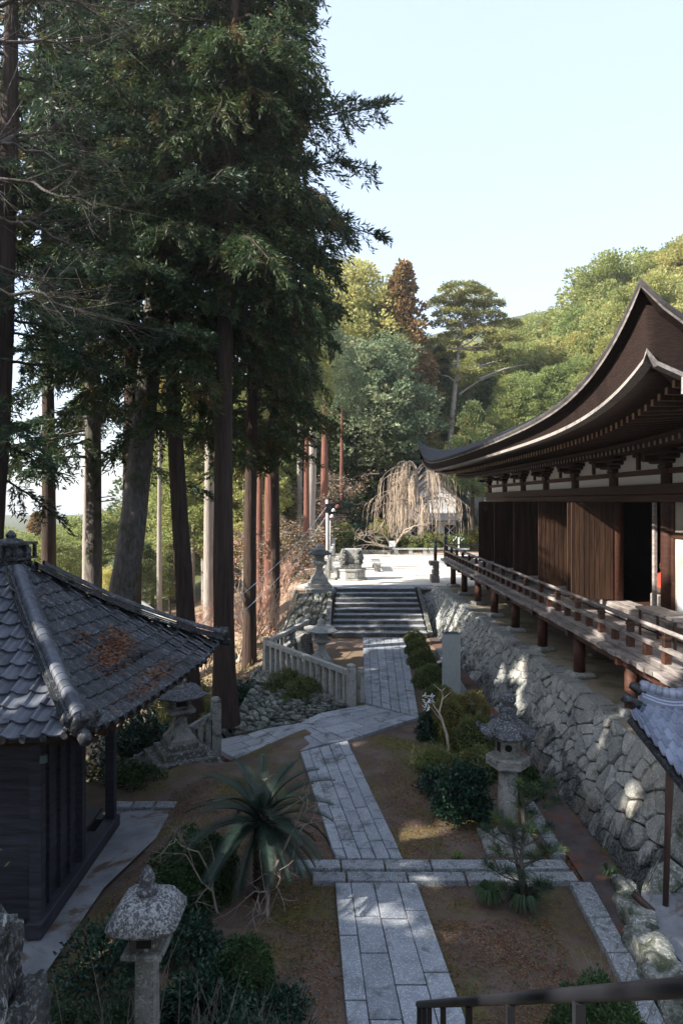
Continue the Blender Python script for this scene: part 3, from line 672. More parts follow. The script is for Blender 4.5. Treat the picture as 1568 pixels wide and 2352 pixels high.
part('wall_frame', MB().box((WX - .07, PY[7] + .15, 4.75), (WX - .031, PY[6] - .2, 4.85)).box((WX - .07, PY[6] - .3, FZ + .3), (WX - .031, PY[6] - .2, 5.48)), M['wood_y'], hall, False, hw)
part('paper_notice', MB().box((WX - .05, 12.6, FZ + .45), (WX - .033, 13.7, FZ + .8)), M['white'], hall, False, hw)
# the dark room behind the doorway, closed at the back and sides
part('inner_room', MB().add([(WX + .2, 11.5, FZ + .25), (19, 11.5, FZ + .25), (19, 29.9, FZ + .25), (WX + .2, 29.9, FZ + .25)], [(0, 1, 2, 3)]), M['door'], hall, False, hw)
part('inner_wall', MB().box((18.9, 11.3, TZ), (19.0, 30, 6.9)).box((WX + .1, 29.85, TZ), (19, 29.97, 6.9)).box((9.6, 16.9, FZ + .25), (9.7, 29.8, 6.8)), M['wood'], hall, False, hw)
part('end_wall', MB().box((WX + .17, 11.3, TZ), (18.95, 11.4, 6.9)), M['plaster'], hall, False, hw)
part('ceiling', MB().box((WX + .1, 11.3, 6.7), (19, 30, 6.78)), M['black'], hall, False, hw)
part('base_wall', MB().box((WX - .05, 11.3, TZ), (WX + .05, 30.1, FZ + .02)), M['wood'], hall, False, hw)
# veranda
VX = 4.86
ver = part('veranda', MB().box((VX + .16, 10.35, FZ - .26), (VX + .30, 32.3, FZ - .085)).box((VX + 1.5, 10.4, FZ - .26), (VX + 1.64, 32.2, FZ - .085)), M['wood_y'], hall, False, hw)
rv = random.Random(4); y = 10.12
while y < 32.5:
    w = rv.uniform(.24, .32)
    part('floorboard', MB().box((VX + rv.uniform(-.02, .03), y + .004, FZ - .085), (WX - .29, y + w - .004, FZ + rv.uniform(-.004, .004)), bev=.006), M['wood_grey'], ver, False, hw, own=True); y += w
for k in range(22):
    part('end_floorboard', MB().box((WX - .1 + k * .28, 9.6 + .5, FZ - .08), (WX + .17 + k * .28, 11.25, FZ - .002)), M['wood_grey'], ver, False, hw, own=True)
for i in range(9):
    y = 12.45 + 2.65 * i if i < 8 else 10.6
    part('veranda_post', MB().lathe((5.20 + .0 * i, y, 0), [(.125, TZ + .12), (.125, FZ - .26)], 12), M['wood_y'], hall, True, hw, own=True)
    part('base_stone', MB().box((5.20 - .24, y - .22, TZ - .03), (5.20 + .26, y + .24, TZ + .12), bev=.05, rz=.2 * (i % 3)), M['wallstone'], hall, False, hw, own=True)
    part('cross_beam', MB().box((VX + .05, y - .06, FZ - .25), (WX, y + .06, FZ - .09)), M['wood_y'], hall, False, hw, own=True)
RX = VX + .24
rail = part('railing', MB().box((RX - .05, 10.3, FZ + .004), (RX + .06, 32.35, FZ + .12), bev=.012), M['wood_grey'], hall, False, hw)
for j in range(9):                                   # rails in lengths, butted end to end
    ya, yb = 10.3 + j * 2.45, 10.3 + (j + 1) * 2.45 - .006
    part('rail', MB().box((RX - .045, ya, FZ + .31), (RX + .045, yb, FZ + .385), bev=.012), M['wood_grey'], rail, False, hw, own=True)
    part('rail', MB().tube([(RX, ya, FZ + .64), (RX, yb, FZ + .64)], .038, 8), M['wood_grey'], rail, True, hw, own=True)
i = 0; y = 10.95
while y < 32.2:
    part('railing_block', MB().box((RX - .055, y - .06, FZ + .12), (RX + .055, y + .06, FZ + .31)), M['wood_y'], rail, False, hw, own=True)
    if i % 2 == 0: part('railing_post', MB().box((RX - .05, y - .055, FZ + .385), (RX + .05, y + .055, FZ + .50)).box((RX - .06, y - .07, FZ + .50), (RX + .06, y + .07, FZ + .56), bev=.012).box((RX - .04, y - .045, FZ + .56), (RX + .04, y + .045, FZ + .61)), M['wood'], rail, False, hw, own=True)
    y += .6625; i += 1
def newel(x, y, h=1.12):
    p = part('newel_post', MB().lathe((x, y, FZ - .2), [(.085, 0), (.085, h * .72)], 10), M['wood'], rail, True, hw, own=True)
    part('bronze_finial', MB().lathe((x, y, FZ - .2), [(.092, h * .70), (.095, h * .86), (.07, h * .90), (.055, h * .93), (.085, h * .96), (.10, h * 1.02), (.085, h * 1.08), (.03, h * 1.13), (.008, h * 1.17)], 12), M['bronze'], p, True, hw)
newel(RX, 10.15); newel(RX, 32.5); newel(RX - .35, 33.4, .9)
part('far_rail', MB().tube([(RX, 32.5, FZ + .64), (WX + 3, 32.5, FZ + .64)], .038, 6).box((RX, 32.46, FZ + .31), (WX + 3, 32.54, FZ + .385)).box((RX, 32.45, FZ), (WX + 3, 32.55, FZ + .1)), M['wood_grey'], rail, False, hw)
part('side_steps', MB().box((4.35, 32.4, FZ - .34), (4.78, 33.0, FZ - .14), bev=.02).box((4.55, 32.5, FZ - .56), (4.8, 33.0, FZ - .35), bev=.02).box((4.5, 32.45, FZ - .79), (4.8, 33.0, FZ - .57), bev=.02).box((4.42, 32.4, TZ), (4.8, 33.0, FZ - .80), bev=.02), M['wood_grey'], hall, False, hw)
part('end_step', MB().box((5.15, 9.75, TZ), (5.75, 10.3, FZ - .30), bev=.03).box((5.05, 9.85, FZ - .30), (5.75, 10.1, FZ - .09), bev=.03), M['wood_grey'], hall, False, hw)

# things on and in the hall
tb = thing('offering_table', (6.0, 12.6, FZ), 'narrow offering table with white top standing on the veranda before the white panel', 'table')
part('table_top', MB().box((5.85, 12.0, 3.36), (6.3, 13.6, 3.41)), M['edge_strip'], tb)
for x in (5.9, 6.25):
    for y in (12.08, 13.5): part('leg', MB().box((x - .02, y - .02, FZ), (x + .02, y + .02, 3.358)), M['wood'], tb)
st = thing('seated_statue', (7.5, 15.9, FZ + .25), 'small seated wooden statue wearing a red bib inside the dark doorway', 'statue')
part('pedestal', MB().box((7.28, 15.7, 3.01), (7.72, 16.1, 3.33), bev=.02), M['wood_grey'], st)
part('body', MB().lathe((7.5, 15.9, 3.33), [(.22, 0), (.24, .08), (.15, .2), (.17, .36), (.14, .46), (.055, .5), (.06, .54), (.09, .6), (.095, .68), (.06, .76), (.01, .79)], 12), M['wood'], st, True)
part('bib', MB().lathe((7.49, 15.88, 3.33), [(.185, .16), (.19, .34), (.15, .46), (.07, .5)], 10), M['red'], st)
dr = thing('cloth_drum', (7.9, 15.2, FZ + .25), 'bundle of pink and red cloth hanging on a stand inside the hall doorway', 'cloth')
part('stand', MB().tube([(7.9, 15.2, 3.0), (7.9, 15.2, 3.9)], .02, 6).tube([(7.6, 15.2, 3.9), (8.2, 15.2, 3.9)], .02, 6), M['metal'], dr)
part('cloth', MB().lathe((7.85, 15.15, 3.62), [(.05, 0), (.14, .06), (.17, .16), (.12, .26), (.04, .3)], 9), M['red'], dr, True)
# ================================================================== THE TILED PAVILION (left)
PN, PFc = on(187, 1694, 2.62), on(505, 1482, 2.60)
pdir = (PFc - PN); SIDE = pdir.length; e1 = pdir.normalized(); e2 = Vector((e1.y, -e1.x, 0))
HS = SIDE / 2; PC = (PN + PFc) / 2 - e2 * HS; PTOP = 4.55
pav = thing('tiled_pavilion', (PC.x, PC.y, -.3), 'small dark boarded pavilion with a grey tiled pyramid roof and box finial, left foreground', 'pavilion')
def prz(t, s):
    """roof height: t from apex 0 to eave 1, s across the face from -1 to 1"""
    return PTOP - (PTOP - 2.50) * (1.22 * t - .22 * t * t) + .17 * (abs(s) ** 4) * t * t
def face_pt(k, t, s, dz=0.0):
    a, b = [(e2, e1), (-e1, e2), (-e2, -e1), (e1, -e2)][k]
    q = PC + a * (HS * t) + b * (HS * t * s); return Vector((q.x, q.y, prz(t, s) + dz))
proof = part('roof', MB(), M['tile'], pav)
bpy.data.objects.remove(proof)
mb = MB()
for k in range(4): mb.grid(lambda a, b: face_pt(k, max(a, .02), b * 2 - 1, -.03), 10, 10)
proof = part('roof', mb, M['mortar'], pav)
mb = MB()
for k in range(4): mb.grid(lambda a, b: face_pt(k, lerp(.55, .985, a), b * 2 - 1, -.12), 2, 8)
part('soffit', mb, M['wood'], proof)
# one wave tile, exposed length .265, pitch .27
def tile_mesh(mat, flat=False):
    vs = []; prof = [(-.135, .030), (-.115, .052), (-.085, .048), (-.05, .012), (.0, .0), (.06, .004), (.105, .018), (.137, .032)]
    if flat: prof = [(-.137, .026), (-.120, .046), (-.095, .044), (-.072, .010), (-.02, .002), (.06, .002), (.11, .008), (.137, .026)]
    L = .30; n = len(prof); lip = .02 if flat else .034
    for y, dz in ((0, lip), (0, .004), (L, -.012)):
        for x, z in prof: vs.append((x, y, z + (dz if y == 0 else dz)))
    fs = [(i + n, i + n + 1, i + 1, i) for i in range(n - 1)]                      # front lip
    fs += [(i, i + 1, i + 1 + 2 * n, i + 2 * n) for i in range(n - 1)]
    me = MB().add(vs, fs).mesh('roof_tile', mat); return me
TM = {0: tile_mesh(M['tile'], True)}
TML = tile_mesh(M['tile_sky_lit'])
rt = random.Random(2); nrow = 13; ncol = 19; hidden = MB()
for k in range(4):
    for r in range(nrow):
        t_f = 1.0 - r / nrow * .97; t_b = 1.0 - (r + 1) / nrow * .97
        half = HS * t_f
        for c in range(ncol + 1):
            x = (c - ncol / 2) * .275 + .02
            if abs(x) > half + .02: continue
            s = clamp(x / half, -1, 1); sb = clamp(x / (HS * t_b), -1, 1)
            p, q = face_pt(k, t_f, s), face_pt(k, t_b, sb)
            if abs(x) > HS * t_b: q = face_pt(k, t_b, 0) + (p - face_pt(k, t_f, 0)); q.z = prz(t_b, 1)
            yv = (q - p); ln = yv.length; yv.normalize()
            b_ = [e1, e2, -e1, -e2][k]
            zv = b_.cross(yv)
            if zv.z < 0: zv = -zv
            xv = yv.cross(zv).normalized(); zv = xv.cross(yv).normalized()
            if k in (0, 1):
                m = Matrix((xv, yv, zv)).transposed().to_4x4(); j = rt.uniform(-.012, .012)
                light = (k == 1)  # near-left face takes the tile coloured with sky reflection
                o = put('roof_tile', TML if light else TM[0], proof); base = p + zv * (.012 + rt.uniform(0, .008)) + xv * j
                m = Matrix.Translation(base - wpos(proof)) @ m @ Matrix.Rotation(rt.uniform(-.02, .02), 4, 'Z'); m = m @ Matrix.Diagonal((1, ln / .265, 1, 1)); o.matrix_basis = m
            else:
                w = xv * .135; u_ = zv * .03; hidden.add([p - w + u_, p + w + u_, q + w, q - w, p - w, p + w], [(0, 1, 2, 3), (4, 5, 1, 0)])
part('far_tiles', hidden, M['tile'], proof, kind='stuff')
def ridge(k0, lab):
    """hip ridge from the apex to a corner: stacked flat courses under a row of round cover tiles"""
    cs = face_pt(k0, 1, 1) if True else None
    rg = part('hip_ridge', MB(), M['tile'], proof); pts = [face_pt(k0, t, 1) for t in [.10 + .9 * i / 24 for i in range(25)]]
    d = (pts[-1] - pts[0]); side = Vector((-d.y, d.x, 0)).normalized()
    for lvl, (w, z) in enumerate(((.17, .05), (.15, .085), (.135, .12))):
        mb = MB()
        for i, p in enumerate(pts):
            for a, b in ((-1, -.022), (1, -.022), (1, .006), (-1, .006)): mb.v.append(tuple(p + side * (w * a) + Vector((0, 0, z + b + .03))))
        for i in range(24):
            for a in range(4): mb.f.append((i * 4 + a, i * 4 + (a + 1) % 4, i * 4 + 4 + (a + 1) % 4, i * 4 + 4 + a))
        mb.f.append((96, 97, 98, 99)); part('ridge_course', mb, M['tile'], rg)
    for i in range(2, 25, 1):
        a, b = pts[i - 1], pts[i]; up = Vector((0, 0, .175)); mb = MB(); n = 8; vs = []
        dd = (b - a).normalized()
        for p, r in ((a - dd * .02, .088), (b, .098), (b + dd * .012, .098), (b + dd * .012, .085)):
            for q in range(n + 1):
                th = math.pi * q / n; vs.append(p + up + side * (r * math.cos(th)) + Vector((0, 0, r * math.sin(th) * .9)))
        mb.add(vs, [(r_ * (n + 1) + q, r_ * (n + 1) + q + 1, (r_ + 1) * (n + 1) + q + 1, (r_ + 1) * (n + 1) + q) for r_ in range(3) for q in range(n)])
        o = part('ridge_tile', mb, M['tile_sky_lit'] if lab == 'near' else M['tile'], rg, True, own=True)
    c = pts[-1] + d.normalized() * .03 + Vector((0, 0, .14))
    mb = MB().tube([c - d.normalized() * .05, c + d.normalized() * .07], [.17, .16], 10)
    for s_ in (-1, 1):
        mb.tube([c + side * (.15 * s_) + Vector((0, 0, .02)), c + side * (.22 * s_) + Vector((0, 0, .09)), c + side * (.2 * s_) + Vector((0, 0, .16))], [.06, .045, .02], 6)
    mb.tube([c + Vector((0, 0, .1)), c + d.normalized() * .16 + Vector((0, 0, .16))], [.07, .06], 8)
    part('ridge_end_ornament', mb, M['tile'], rg, True)
    part('eave_cover', MB().tube([pts[-1] - d.normalized() * .15 + Vector((0, 0, .02)), pts[-1] + d.normalized() * .22 + Vector((0, 0, .05))], [.085, .08], 8), M['tile'], rg, True)
ridge(1, 'near'); ridge(0, 'far'); ridge(2, 'far'); ridge(3, 'far')
# round eave-end caps of the two visible eaves
for k in (0, 1):
    for c in range(ncol + 1):
        x = (c - ncol / 2) * .275 - .09
        if abs(x) > HS - .05: continue
        p = face_pt(k, 1.0, x / HS); a = [e2, -e1][k]
        part('eave_disc', MB().tube([p + Vector((0, 0, .025)), p + a * .05 + Vector((0, 0, .02))], .05, 8), M['tile'], proof, own=True)
# loose short ridge pieces lying across the right face, dry needles caught on the tiles
for s_ in (-.38, -.24, -.10, .04, .18):
    p = face_pt(0, .78, s_, .06); part('snow_guard_tile', MB().beam(p - e1 * .12, p + e1 * .12, .1, .07), M['tile'], proof, own=True)
needs = []
for (t0, s0, n, sp) in ((.70, -.12, 520, .20), (.66, .05, 420, .18), (.74, -.32, 260, .14), (.62, .28, 160, .13)):
    for _ in range(n):
        t, s = t0 + rt.gauss(0, .04), s0 + rt.gauss(0, sp * .7); needs.append(face_pt(0, clamp(t, .1, .99), clamp(s, -1, 1), .05 + abs(rt.gauss(0, .02))))
for (t0, s0, n, sp) in ((.90, .1, 260, .16), (.95, -.2, 200, .2), (.55, -.3, 90, .1)):
    for _ in range(n): needs.append(face_pt(0, clamp(t0 + rt.gauss(0, .02), .1, .99), clamp(s0 + rt.gauss(0, sp), -1, 1), .05))
for (t0, s0, n) in ((.86, .25, 200), (.93, .5, 140)):
    for _ in range(n): needs.append(face_pt(1, clamp(t0 + rt.gauss(0, .04), .1, .99), clamp(s0 + rt.gauss(0, .07), -1, 1), .05))
o = put('dry_needles', leafmesh('dry_needles', M['dry'], [tuple(p - wpos(proof)) for p in needs], [(rt.gauss(0, 1), rt.gauss(0, 1), rt.gauss(0, .25)) for _ in needs], .09, .022, 5), proof); o['kind'] = 'stuff'
# box finial
bx = .22; fz = PTOP + .02
PC0 = Vector((PC.x, PC.y, 0))
def rotbox(x0, y0, z0, x1, y1, z1): return [PC0 + e2 * x + e1 * y + Vector((0, 0, z)) for z in (z0, z1) for x, y in ((x0, y0), (x1, y0), (x1, y1), (x0, y1))]
BF = [(3, 2, 1, 0), (4, 5, 6, 7), (0, 1, 5, 4), (1, 2, 6, 5), (2, 3, 7, 6), (3, 0, 4, 7)]
fin = part('roof_finial', MB().add(rotbox(-bx, -bx, -.35, bx, bx, .10), BF), M['tile'], proof)
fin.location.z += PTOP
mb = MB(); Z = PTOP - .12
for k in range(4): mb.add(rotbox(-bx - .02 + .0, -bx - .02, Z - .32 + k * .11, bx + .02, bx + .02, Z - .32 + k * .11 + .045), BF)
mb.add(rotbox(-.30, -.30, Z + .10, .30, .30, Z + .13), BF).add(rotbox(-.30, -.30, Z + .34, .30, .30, Z + .38), BF)
for x, y in ((-.26, -.26), (.26, -.26), (-.26, .26), (.26, .26), (0, -.27), (0, .27), (.27, 0), (-.27, 0)): mb.add(rotbox(x - .025, y - .025, Z + .13, x + .025, y + .025, Z + .34), BF)
mb.add(rotbox(-.2, -.2, Z + .13, .2, .2, Z + .34), BF)
for a, b in ((-.13, -.2), (.13, -.2)): mb.tube([PC0 + e2 * a + e1 * b + Vector((0, 0, Z + .235)), PC0 + e2 * a + e1 * (b - .05) + Vector((0, 0, Z + .235))], .06, 10)
for a, b in ((.2, -.13), (.2, .13)): mb.tube([PC0 + e2 * a + e1 * b + Vector((0, 0, Z + .235)), PC0 + e2 * (a + .05) + e1 * b + Vector((0, 0, Z + .235))], .06, 10)
mb.lathe((PC.x, PC.y, Z + .38), [(.22, 0), (.18, .04), (.07, .07), (.09, .12), (.05, .17), (.01, .2)], 12)
part('finial_box', mb, M['tile'], proof)
# body
PX = -4.05
for i, y in enumerate((12.0, 10.55, 9.1)): part('post', MB().box((PX - .075, y - .075, -.2), (PX + .075, y + .075, 2.55)), M['boards'], pav, own=True, label='porch post at the open far corner' if i == 0 else None)
part('post', MB().box((-7.2, 11.93, -.2), (-7.05, 12.08, 2.55)), M['boards'], pav)
nb = 11
for i in range(nb):
    z0 = -.05 + i * .22; part('wall_board', MB().add([(PX - .06, 9.18, z0), (PX - .06, 10.5, z0), (PX - .02, 10.5, z0), (PX - .02, 9.18, z0), (PX - .06, 9.18, z0 + .225), (PX - .06, 10.5, z0 + .225), (PX - .045, 10.5, z0 + .225), (PX - .045, 9.18, z0 + .225)], BF), M['boards'], pav, own=True)
    part('wall_board', MB().box((-7.2, 9.06, z0), (PX - .08, 9.09 - .015 * (i % 2), z0 + .22)), M['boards'], pav, own=True)
for y in (9.45, 9.82, 10.18): part('batten', MB().box((PX - .02, y - .02, -.05), (PX + .02, y + .02, 2.4)), M['boards'], pav, own=True)
part('back_wall', MB().box((-7.3, 10.45, -.1), (PX - .07, 10.5, 2.45)).box((-7.3, 9.12, -.1), (-7.2, 10.4, 2.45)), M['boards'], pav)
part('sill_beam', MB().box((PX - .1, 8.95, -.27), (PX + .12, 12.12, -.06), bev=.015), M['boards'], pav)
part('sill_beam', MB().box((-7.3, 11.9, -.27), (PX - .12, 12.1, -.06)).box((PX - 1.6, 10.6, .12), (PX - .1, 11.85, .17)), M['boards'], pav, label='low sill and bench in the open bay')
part('eave_beam', MB().box((PX - .09, 8.95, 2.42), (PX + .09, 12.3, 2.60)).box((-7.3, 11.9, 2.42), (PX - .1, 12.08, 2.60)), M['wood'], pav)
for i in range(18):
    y = 9.0 + i * .255; p = PC + e2 * (HS - .14); part('rafter', MB().beam((PX, y, 2.56), (p.x + (y - p.y) * e1.x / e1.y, y, 2.34), .05, .07), M['wood'], pav, own=True)
part('lamp', MB().lathe((PX + .12, 9.0, 2.05), [(.0, .12), (.05, .10), (.06, .0)], 8), M['bronze'], pav)

# ================================================================== small tiled gate roof at the right edge
gt = thing('tiled_gate_roof', (5.0, 8.9, .16), 'small silvery tiled roof with curved ridge on a thin brown post, right edge below the veranda', 'roof')
ga, gb, gc = at(1442, 1640, 8.9), at(1568, 1790, 8.2), at(1700, 1660, 8.5)
def gpt(a, b):
    """a along the eave away from the wall, b up the slope to the ridge"""
    p0, p1 = Vector((3.78, 8.95, 2.66)), Vector((3.98, 6.2, 1.95)); r0, r1 = Vector((3.85, 9.15, 2.78)), Vector((6.6, 8.6, 2.62))
    return None
E0, E1 = at(1446, 1642, 9.1), at(1600, 1835, 8.0); R0, R1 = at(1470, 1618, 9.4), at(1660, 1632, 9.2)
gmesh = MB().grid(lambda a, b: lerp(lerp(E0, E1, a), lerp(R0, R1, a), b) - Vector((0, 0, .03 + .05 * math.sin(math.pi * b))), 8, 6)
groof = part('roof_deck', gmesh, M['wood'], gt)
for i in range(9):
    for j in range(6):
        a0, a1, b0, b1 = i / 9, (i + 1) / 9, j / 6, (j + 1.25) / 6
        f = lambda a, b: lerp(lerp(E0, E1, a), lerp(R0, R1, min(a, 1)), min(b, 1)) - Vector((0, 0, .05 * math.sin(math.pi * min(b, 1))))
        n = 5; vs = []
        for (b, dz) in ((b0, .045), (b0, .018), (b1, .012)):
            for q in range(n + 1): vs.append(f(lerp(a0, a1, q / n), b) + Vector((0, 0, dz + .022 * math.cos(q / n * math.pi * 1.6) + .01)))
        part('roof_tile', MB().add(vs, [(n + 1 + q, n + 2 + q, q + 1, q) for q in range(n)] + [(q, q + 1, 2 * n + 3 + q, 2 * n + 2 + q) for q in range(n)]), M['tile_bright'], gt, own=True)
mb = MB(); pts = [lerp(R0, R1, t) + Vector((0, 0, .05 - .10 * math.sin(math.pi * min(1, t * 1.3)) + .06)) for t in [i / 12 for i in range(13)]]
for w, z in ((.15, 0), (.13, .045), (.115, .09)):
    part('ridge_course', MB().tube([p + Vector((0, 0, z)) for p in pts], w * .62, 6), M['tile_bright'], gt)
for i in range(12): part('ridge_tile', MB().tube([pts[i] + Vector((0, 0, .16)), pts[i + 1] + Vector((0, 0, .16))], [.075, .085], 8), M['tile_bright'], gt, True, own=True)
e = pts[0]; part('ridge_end_ornament', MB().tube([e + Vector((-.12, .03, .15)), e + Vector((.05, 0, .06))], [.05, .09], 8).tube([e + Vector((-.26, -.05, .02)), e + Vector((-.05, -.12, -.1))], [.075, .06], 8), M['tile'], gt, True)
part('verge_beam', MB().beam(lerp(E0, E1, 0) - Vector((0, 0, .07)), E1 - Vector((0, 0, .07)), .06, .07), M['tile'], gt)
part('post', MB().tube([(4.27, 9.0, .16), (4.30, 9.0, 1.2), (4.34, 9.0, 2.12)], [.038, .04, .06], 10), M['pipe'], gt, True)
part('post', MB().box((6.2, 8.3, .16), (6.4, 8.5, 2.45)), M['wood'], gt)
part('tie_beam', MB().beam((4.34, 9.0, 2.1), (6.3, 8.5, 2.3), .09, .1), M['wood'], gt)
sp = solo('drain_pipe', MB().tube([at(1452, 2052, 8.9), at(1500, 2096, 8.75)], .045, 8), M['pipe'], at(1475, 2075, 8.8), 'short dark plastic drain pipe lying at the foot of the brown post', 'pipe', smooth_=True)
solo('stone_block', MB().box((4.82, 10.02, TZ + .01), (5.22, 10.42, TZ + .30), rz=.25, bev=.02), M['lantern_light'], (5.02, 10.22, TZ), 'squared pale stone block on the wall top beside the tiled gate roof', 'stone block')

# ================================================================== stone lanterns
def lantern_hex(loc, sc, label, n=6, rz=0.0, mats=('lantern', 'lantern_roof'), post='round', base=None, group=None):
    """classic lantern: base, post, middle platform, fire box with window, curled roof, jewel"""
    t = thing('stone_lantern', loc, label, 'lantern', group); L = Vector(loc); A, B = M[mats[0]], M[mats[1]]
    z = 0
    part('base', MB().lathe(L, [(.34 * sc, -.05), (.34 * sc, .10 * sc), (.30 * sc, .15 * sc), (.20 * sc, .20 * sc)], n, rz), A, t)
    z = .20 * sc
    if post == 'round': part('post', MB().lathe(L, [(.165 * sc, z), (.16 * sc, z + .45 * sc), (.175 * sc, z + .5 * sc), (.16 * sc, z + .55 * sc), (.155 * sc, z + 1.0 * sc)], 14), A, t, True)
    z += 1.0 * sc
    part('platform', MB().lathe(L, [(.17 * sc, z), (.29 * sc, z + .08 * sc), (.36 * sc, z + .11 * sc), (.36 * sc, z + .25 * sc), (.33 * sc, z + .27 * sc)], n, rz), A, t)
    for k in range(n):                                # carved panels on the platform's rim
        th = 2 * math.pi * (k + 1) / n + rz; r = .36 * sc * math.cos(math.pi / n)
        c = L + Vector((math.cos(th) * r, math.sin(th) * r, z + .18 * sc)); tn = Vector((-math.sin(th), math.cos(th), 0)); o_ = Vector((math.cos(th), math.sin(th), 0))
        mb = MB()
        for q in range(5): mb.tube([c + tn * ((q - 2) * .052 * sc) + o_ * -.005 - Vector((0, 0, .02 * sc)), c + tn * ((q - 1.5) * .052 * sc) + o_ * .012 + Vector((0, 0, .02 * sc))], .012 * sc, 4)
        for s_ in (-1, 1): mb.beam(c - tn * (.15 * sc) + Vector((0, 0, .05 * sc * s_)), c + tn * (.15 * sc) + Vector((0, 0, .05 * sc * s_)), .012, .012)
        part('carved_panel', mb, A, t, own=True)
    z += .27 * sc
    fb = part('fire_box', MB().lathe(L, [(.205 * sc, z), (.205 * sc, z + .30 * sc)], n, rz), A, t)
    for k in (0, 2, 3, 5) if n == 6 else (0, 1, 2, 3):
        th = 2 * math.pi * (k + 1) / n + rz; r = .205 * sc * math.cos(math.pi / n); c = L + Vector((math.cos(th) * r, math.sin(th) * r, z + .16 * sc)); o_ = Vector((math.cos(th), math.sin(th), 0))
        part('window', MB().tube([c - o_ * .01, c + o_ * .004], .06 * sc, 10) if k % 2 else MB().beam(c - Vector((0, 0, .08 * sc)) + o_ * .001, c + Vector((0, 0, .08 * sc)) + o_ * .001, .1 * sc, .008, up=o_), M['black'], fb)
    z += .30 * sc
    prof = [(.20, -.0), (.44, .02), (.475, .07), (.46, .11), (.36, .17), (.26, .25), (.17, .31)]
    mb = MB(); vs = []
    for i, (r, h) in enumerate(prof):
        for k in range(n * 4):
            th = 2 * math.pi * (k / 4 + .5) / n + rz; f = math.cos(math.pi / n) / math.cos(((k / 4) % 1 - (1 if (k / 4) % 1 > .5 else 0)) * 2 * math.pi / n - 0) if False else 1
            ph = ((k % 4) / 4.0); ph = min(ph, 1 - ph) * 2; rr_ = r * (1 - .10 * ph); up = (.05 * (1 - ph) ** 2 if i in (1, 2, 3) else 0)
            vs.append((L.x + rr_ * sc * math.cos(th), L.y + rr_ * sc * math.sin(th), L.z + z + (h + up) * sc))
    m = n * 4; mb.add(vs, [(i * m + k, i * m + (k + 1) % m, (i + 1) * m + (k + 1) % m, (i + 1) * m + k) for i in range(len(prof) - 1) for k in range(m)] + [tuple(range(m - 1, -1, -1)), tuple((len(prof) - 1) * m + k for k in range(m))])
    rf_ = part('roof', mb, B, t)
    for k in range(n):
        th = 2 * math.pi * (k + .5) / n + rz; d_ = Vector((math.cos(th), math.sin(th), 0)); b0 = L + Vector((0, 0, z))
        part('roof_curl', MB().tube([b0 + d_ * .38 * sc + Vector((0, 0, .17 * sc)), b0 + d_ * .46 * sc + Vector((0, 0, .14 * sc)), b0 + d_ * .50 * sc + Vector((0, 0, .19 * sc)), b0 + d_ * .46 * sc + Vector((0, 0, .225 * sc))], [.035 * sc, .045 * sc, .045 * sc, .03 * sc], 6), B, rf_, True)
    z += .31 * sc
    part('jewel', MB().lathe(L, [(.16 * sc, z), (.165 * sc, z + .03 * sc), (.13 * sc, z + .05 * sc), (.15 * sc, z + .12 * sc), (.155 * sc, z + .17 * sc), (.09 * sc, z + .19 * sc), (.085 * sc, z + .22 * sc), (.13 * sc, z + .27 * sc), (.135 * sc, z + .34 * sc), (.08 * sc, z + .41 * sc), (.015 * sc, z + .45 * sc)], 12), B, t, True)
    return t
pL = on(1166, 1936)
LT = lantern_hex((pL.x, pL.y, 0), .965, 'tall hexagonal stone lantern with curled dark roof standing before the retaining wall', 6, .35)
part('plinth', MB().box((pL.x - .42, pL.y - .4, -.05), (pL.x + .42, pL.y + .4, .05), bev=.02), M['lantern'], LT)
# near lantern, lower left: square, lichen covered
NL = Vector((-1.72, 6.05, 0)); t = thing('stone_lantern', NL, 'square stone lantern with white lichen on its roof in the near left corner', 'lantern')
a45 = math.radians(45); rzn = a45 - math.radians(3)
part('base', MB().lathe(NL, [(.34, -.05), (.34, .12), (.24, .2)], 4, rzn - a45), M['lantern'], t)
part('post', MB().lathe(NL, [(.125, .2), (.115, 1.48)], 4, rzn - a45), M['lantern'], t)
part('platform', MB().lathe(NL, [(.13, 1.48), (.25, 1.53), (.25, 1.56), (.23, 1.575)], 4, rzn - a45), M['lantern'], t)
fb = part('fire_box', MB().lathe(NL, [(.17, 1.575), (.17, 1.79)], 4, rzn - a45), M['lantern_dark'], t)
part('window', MB().box((NL.x - .06, NL.y - .130, 1.61), (NL.x + .07, NL.y - .115, 1.74)), M['black'], fb)
vs = []; prof = [(.20, 1.79), (.37, 1.78), (.40, 1.825), (.33, 1.91), (.27, 1.98), (.20, 2.01), (.10, 2.02)]
for i, (r, h) in enumerate(prof):
    for k in range(24):
        th = 2 * math.pi * (k / 24) + math.radians(-3); c_, s_ = math.cos(th), math.sin(th); pw = (abs(c_) ** 6 + abs(s_) ** 6) ** (-1 / 6)
        rr_ = r * .78 * pw; vs.append((NL.x + rr_ * c_, NL.y + rr_ * s_, h + (.04 * (pw - 1) if i in (1, 2) else 0) + (rt.uniform(-.006, .006))))
part('roof', MB().add(vs, [(i * 24 + k, i * 24 + (k + 1) % 24, (i + 1) * 24 + (k + 1) % 24, (i + 1) * 24 + k) for i in range(len(prof) - 1) for k in range(24)] + [tuple(range(23, -1, -1)), tuple((len(prof) - 1) * 24 + k for k in range(24))]), M['lichen_roof'], t, True)
part('jewel', MB().lathe(NL, [(.09, 2.0), (.09, 2.07), (.065, 2.09), (.06, 2.1), (.07, 2.13), (.06, 2.19), (.03, 2.24), (.01, 2.27)], 10), M['lantern_roof'], t, True)
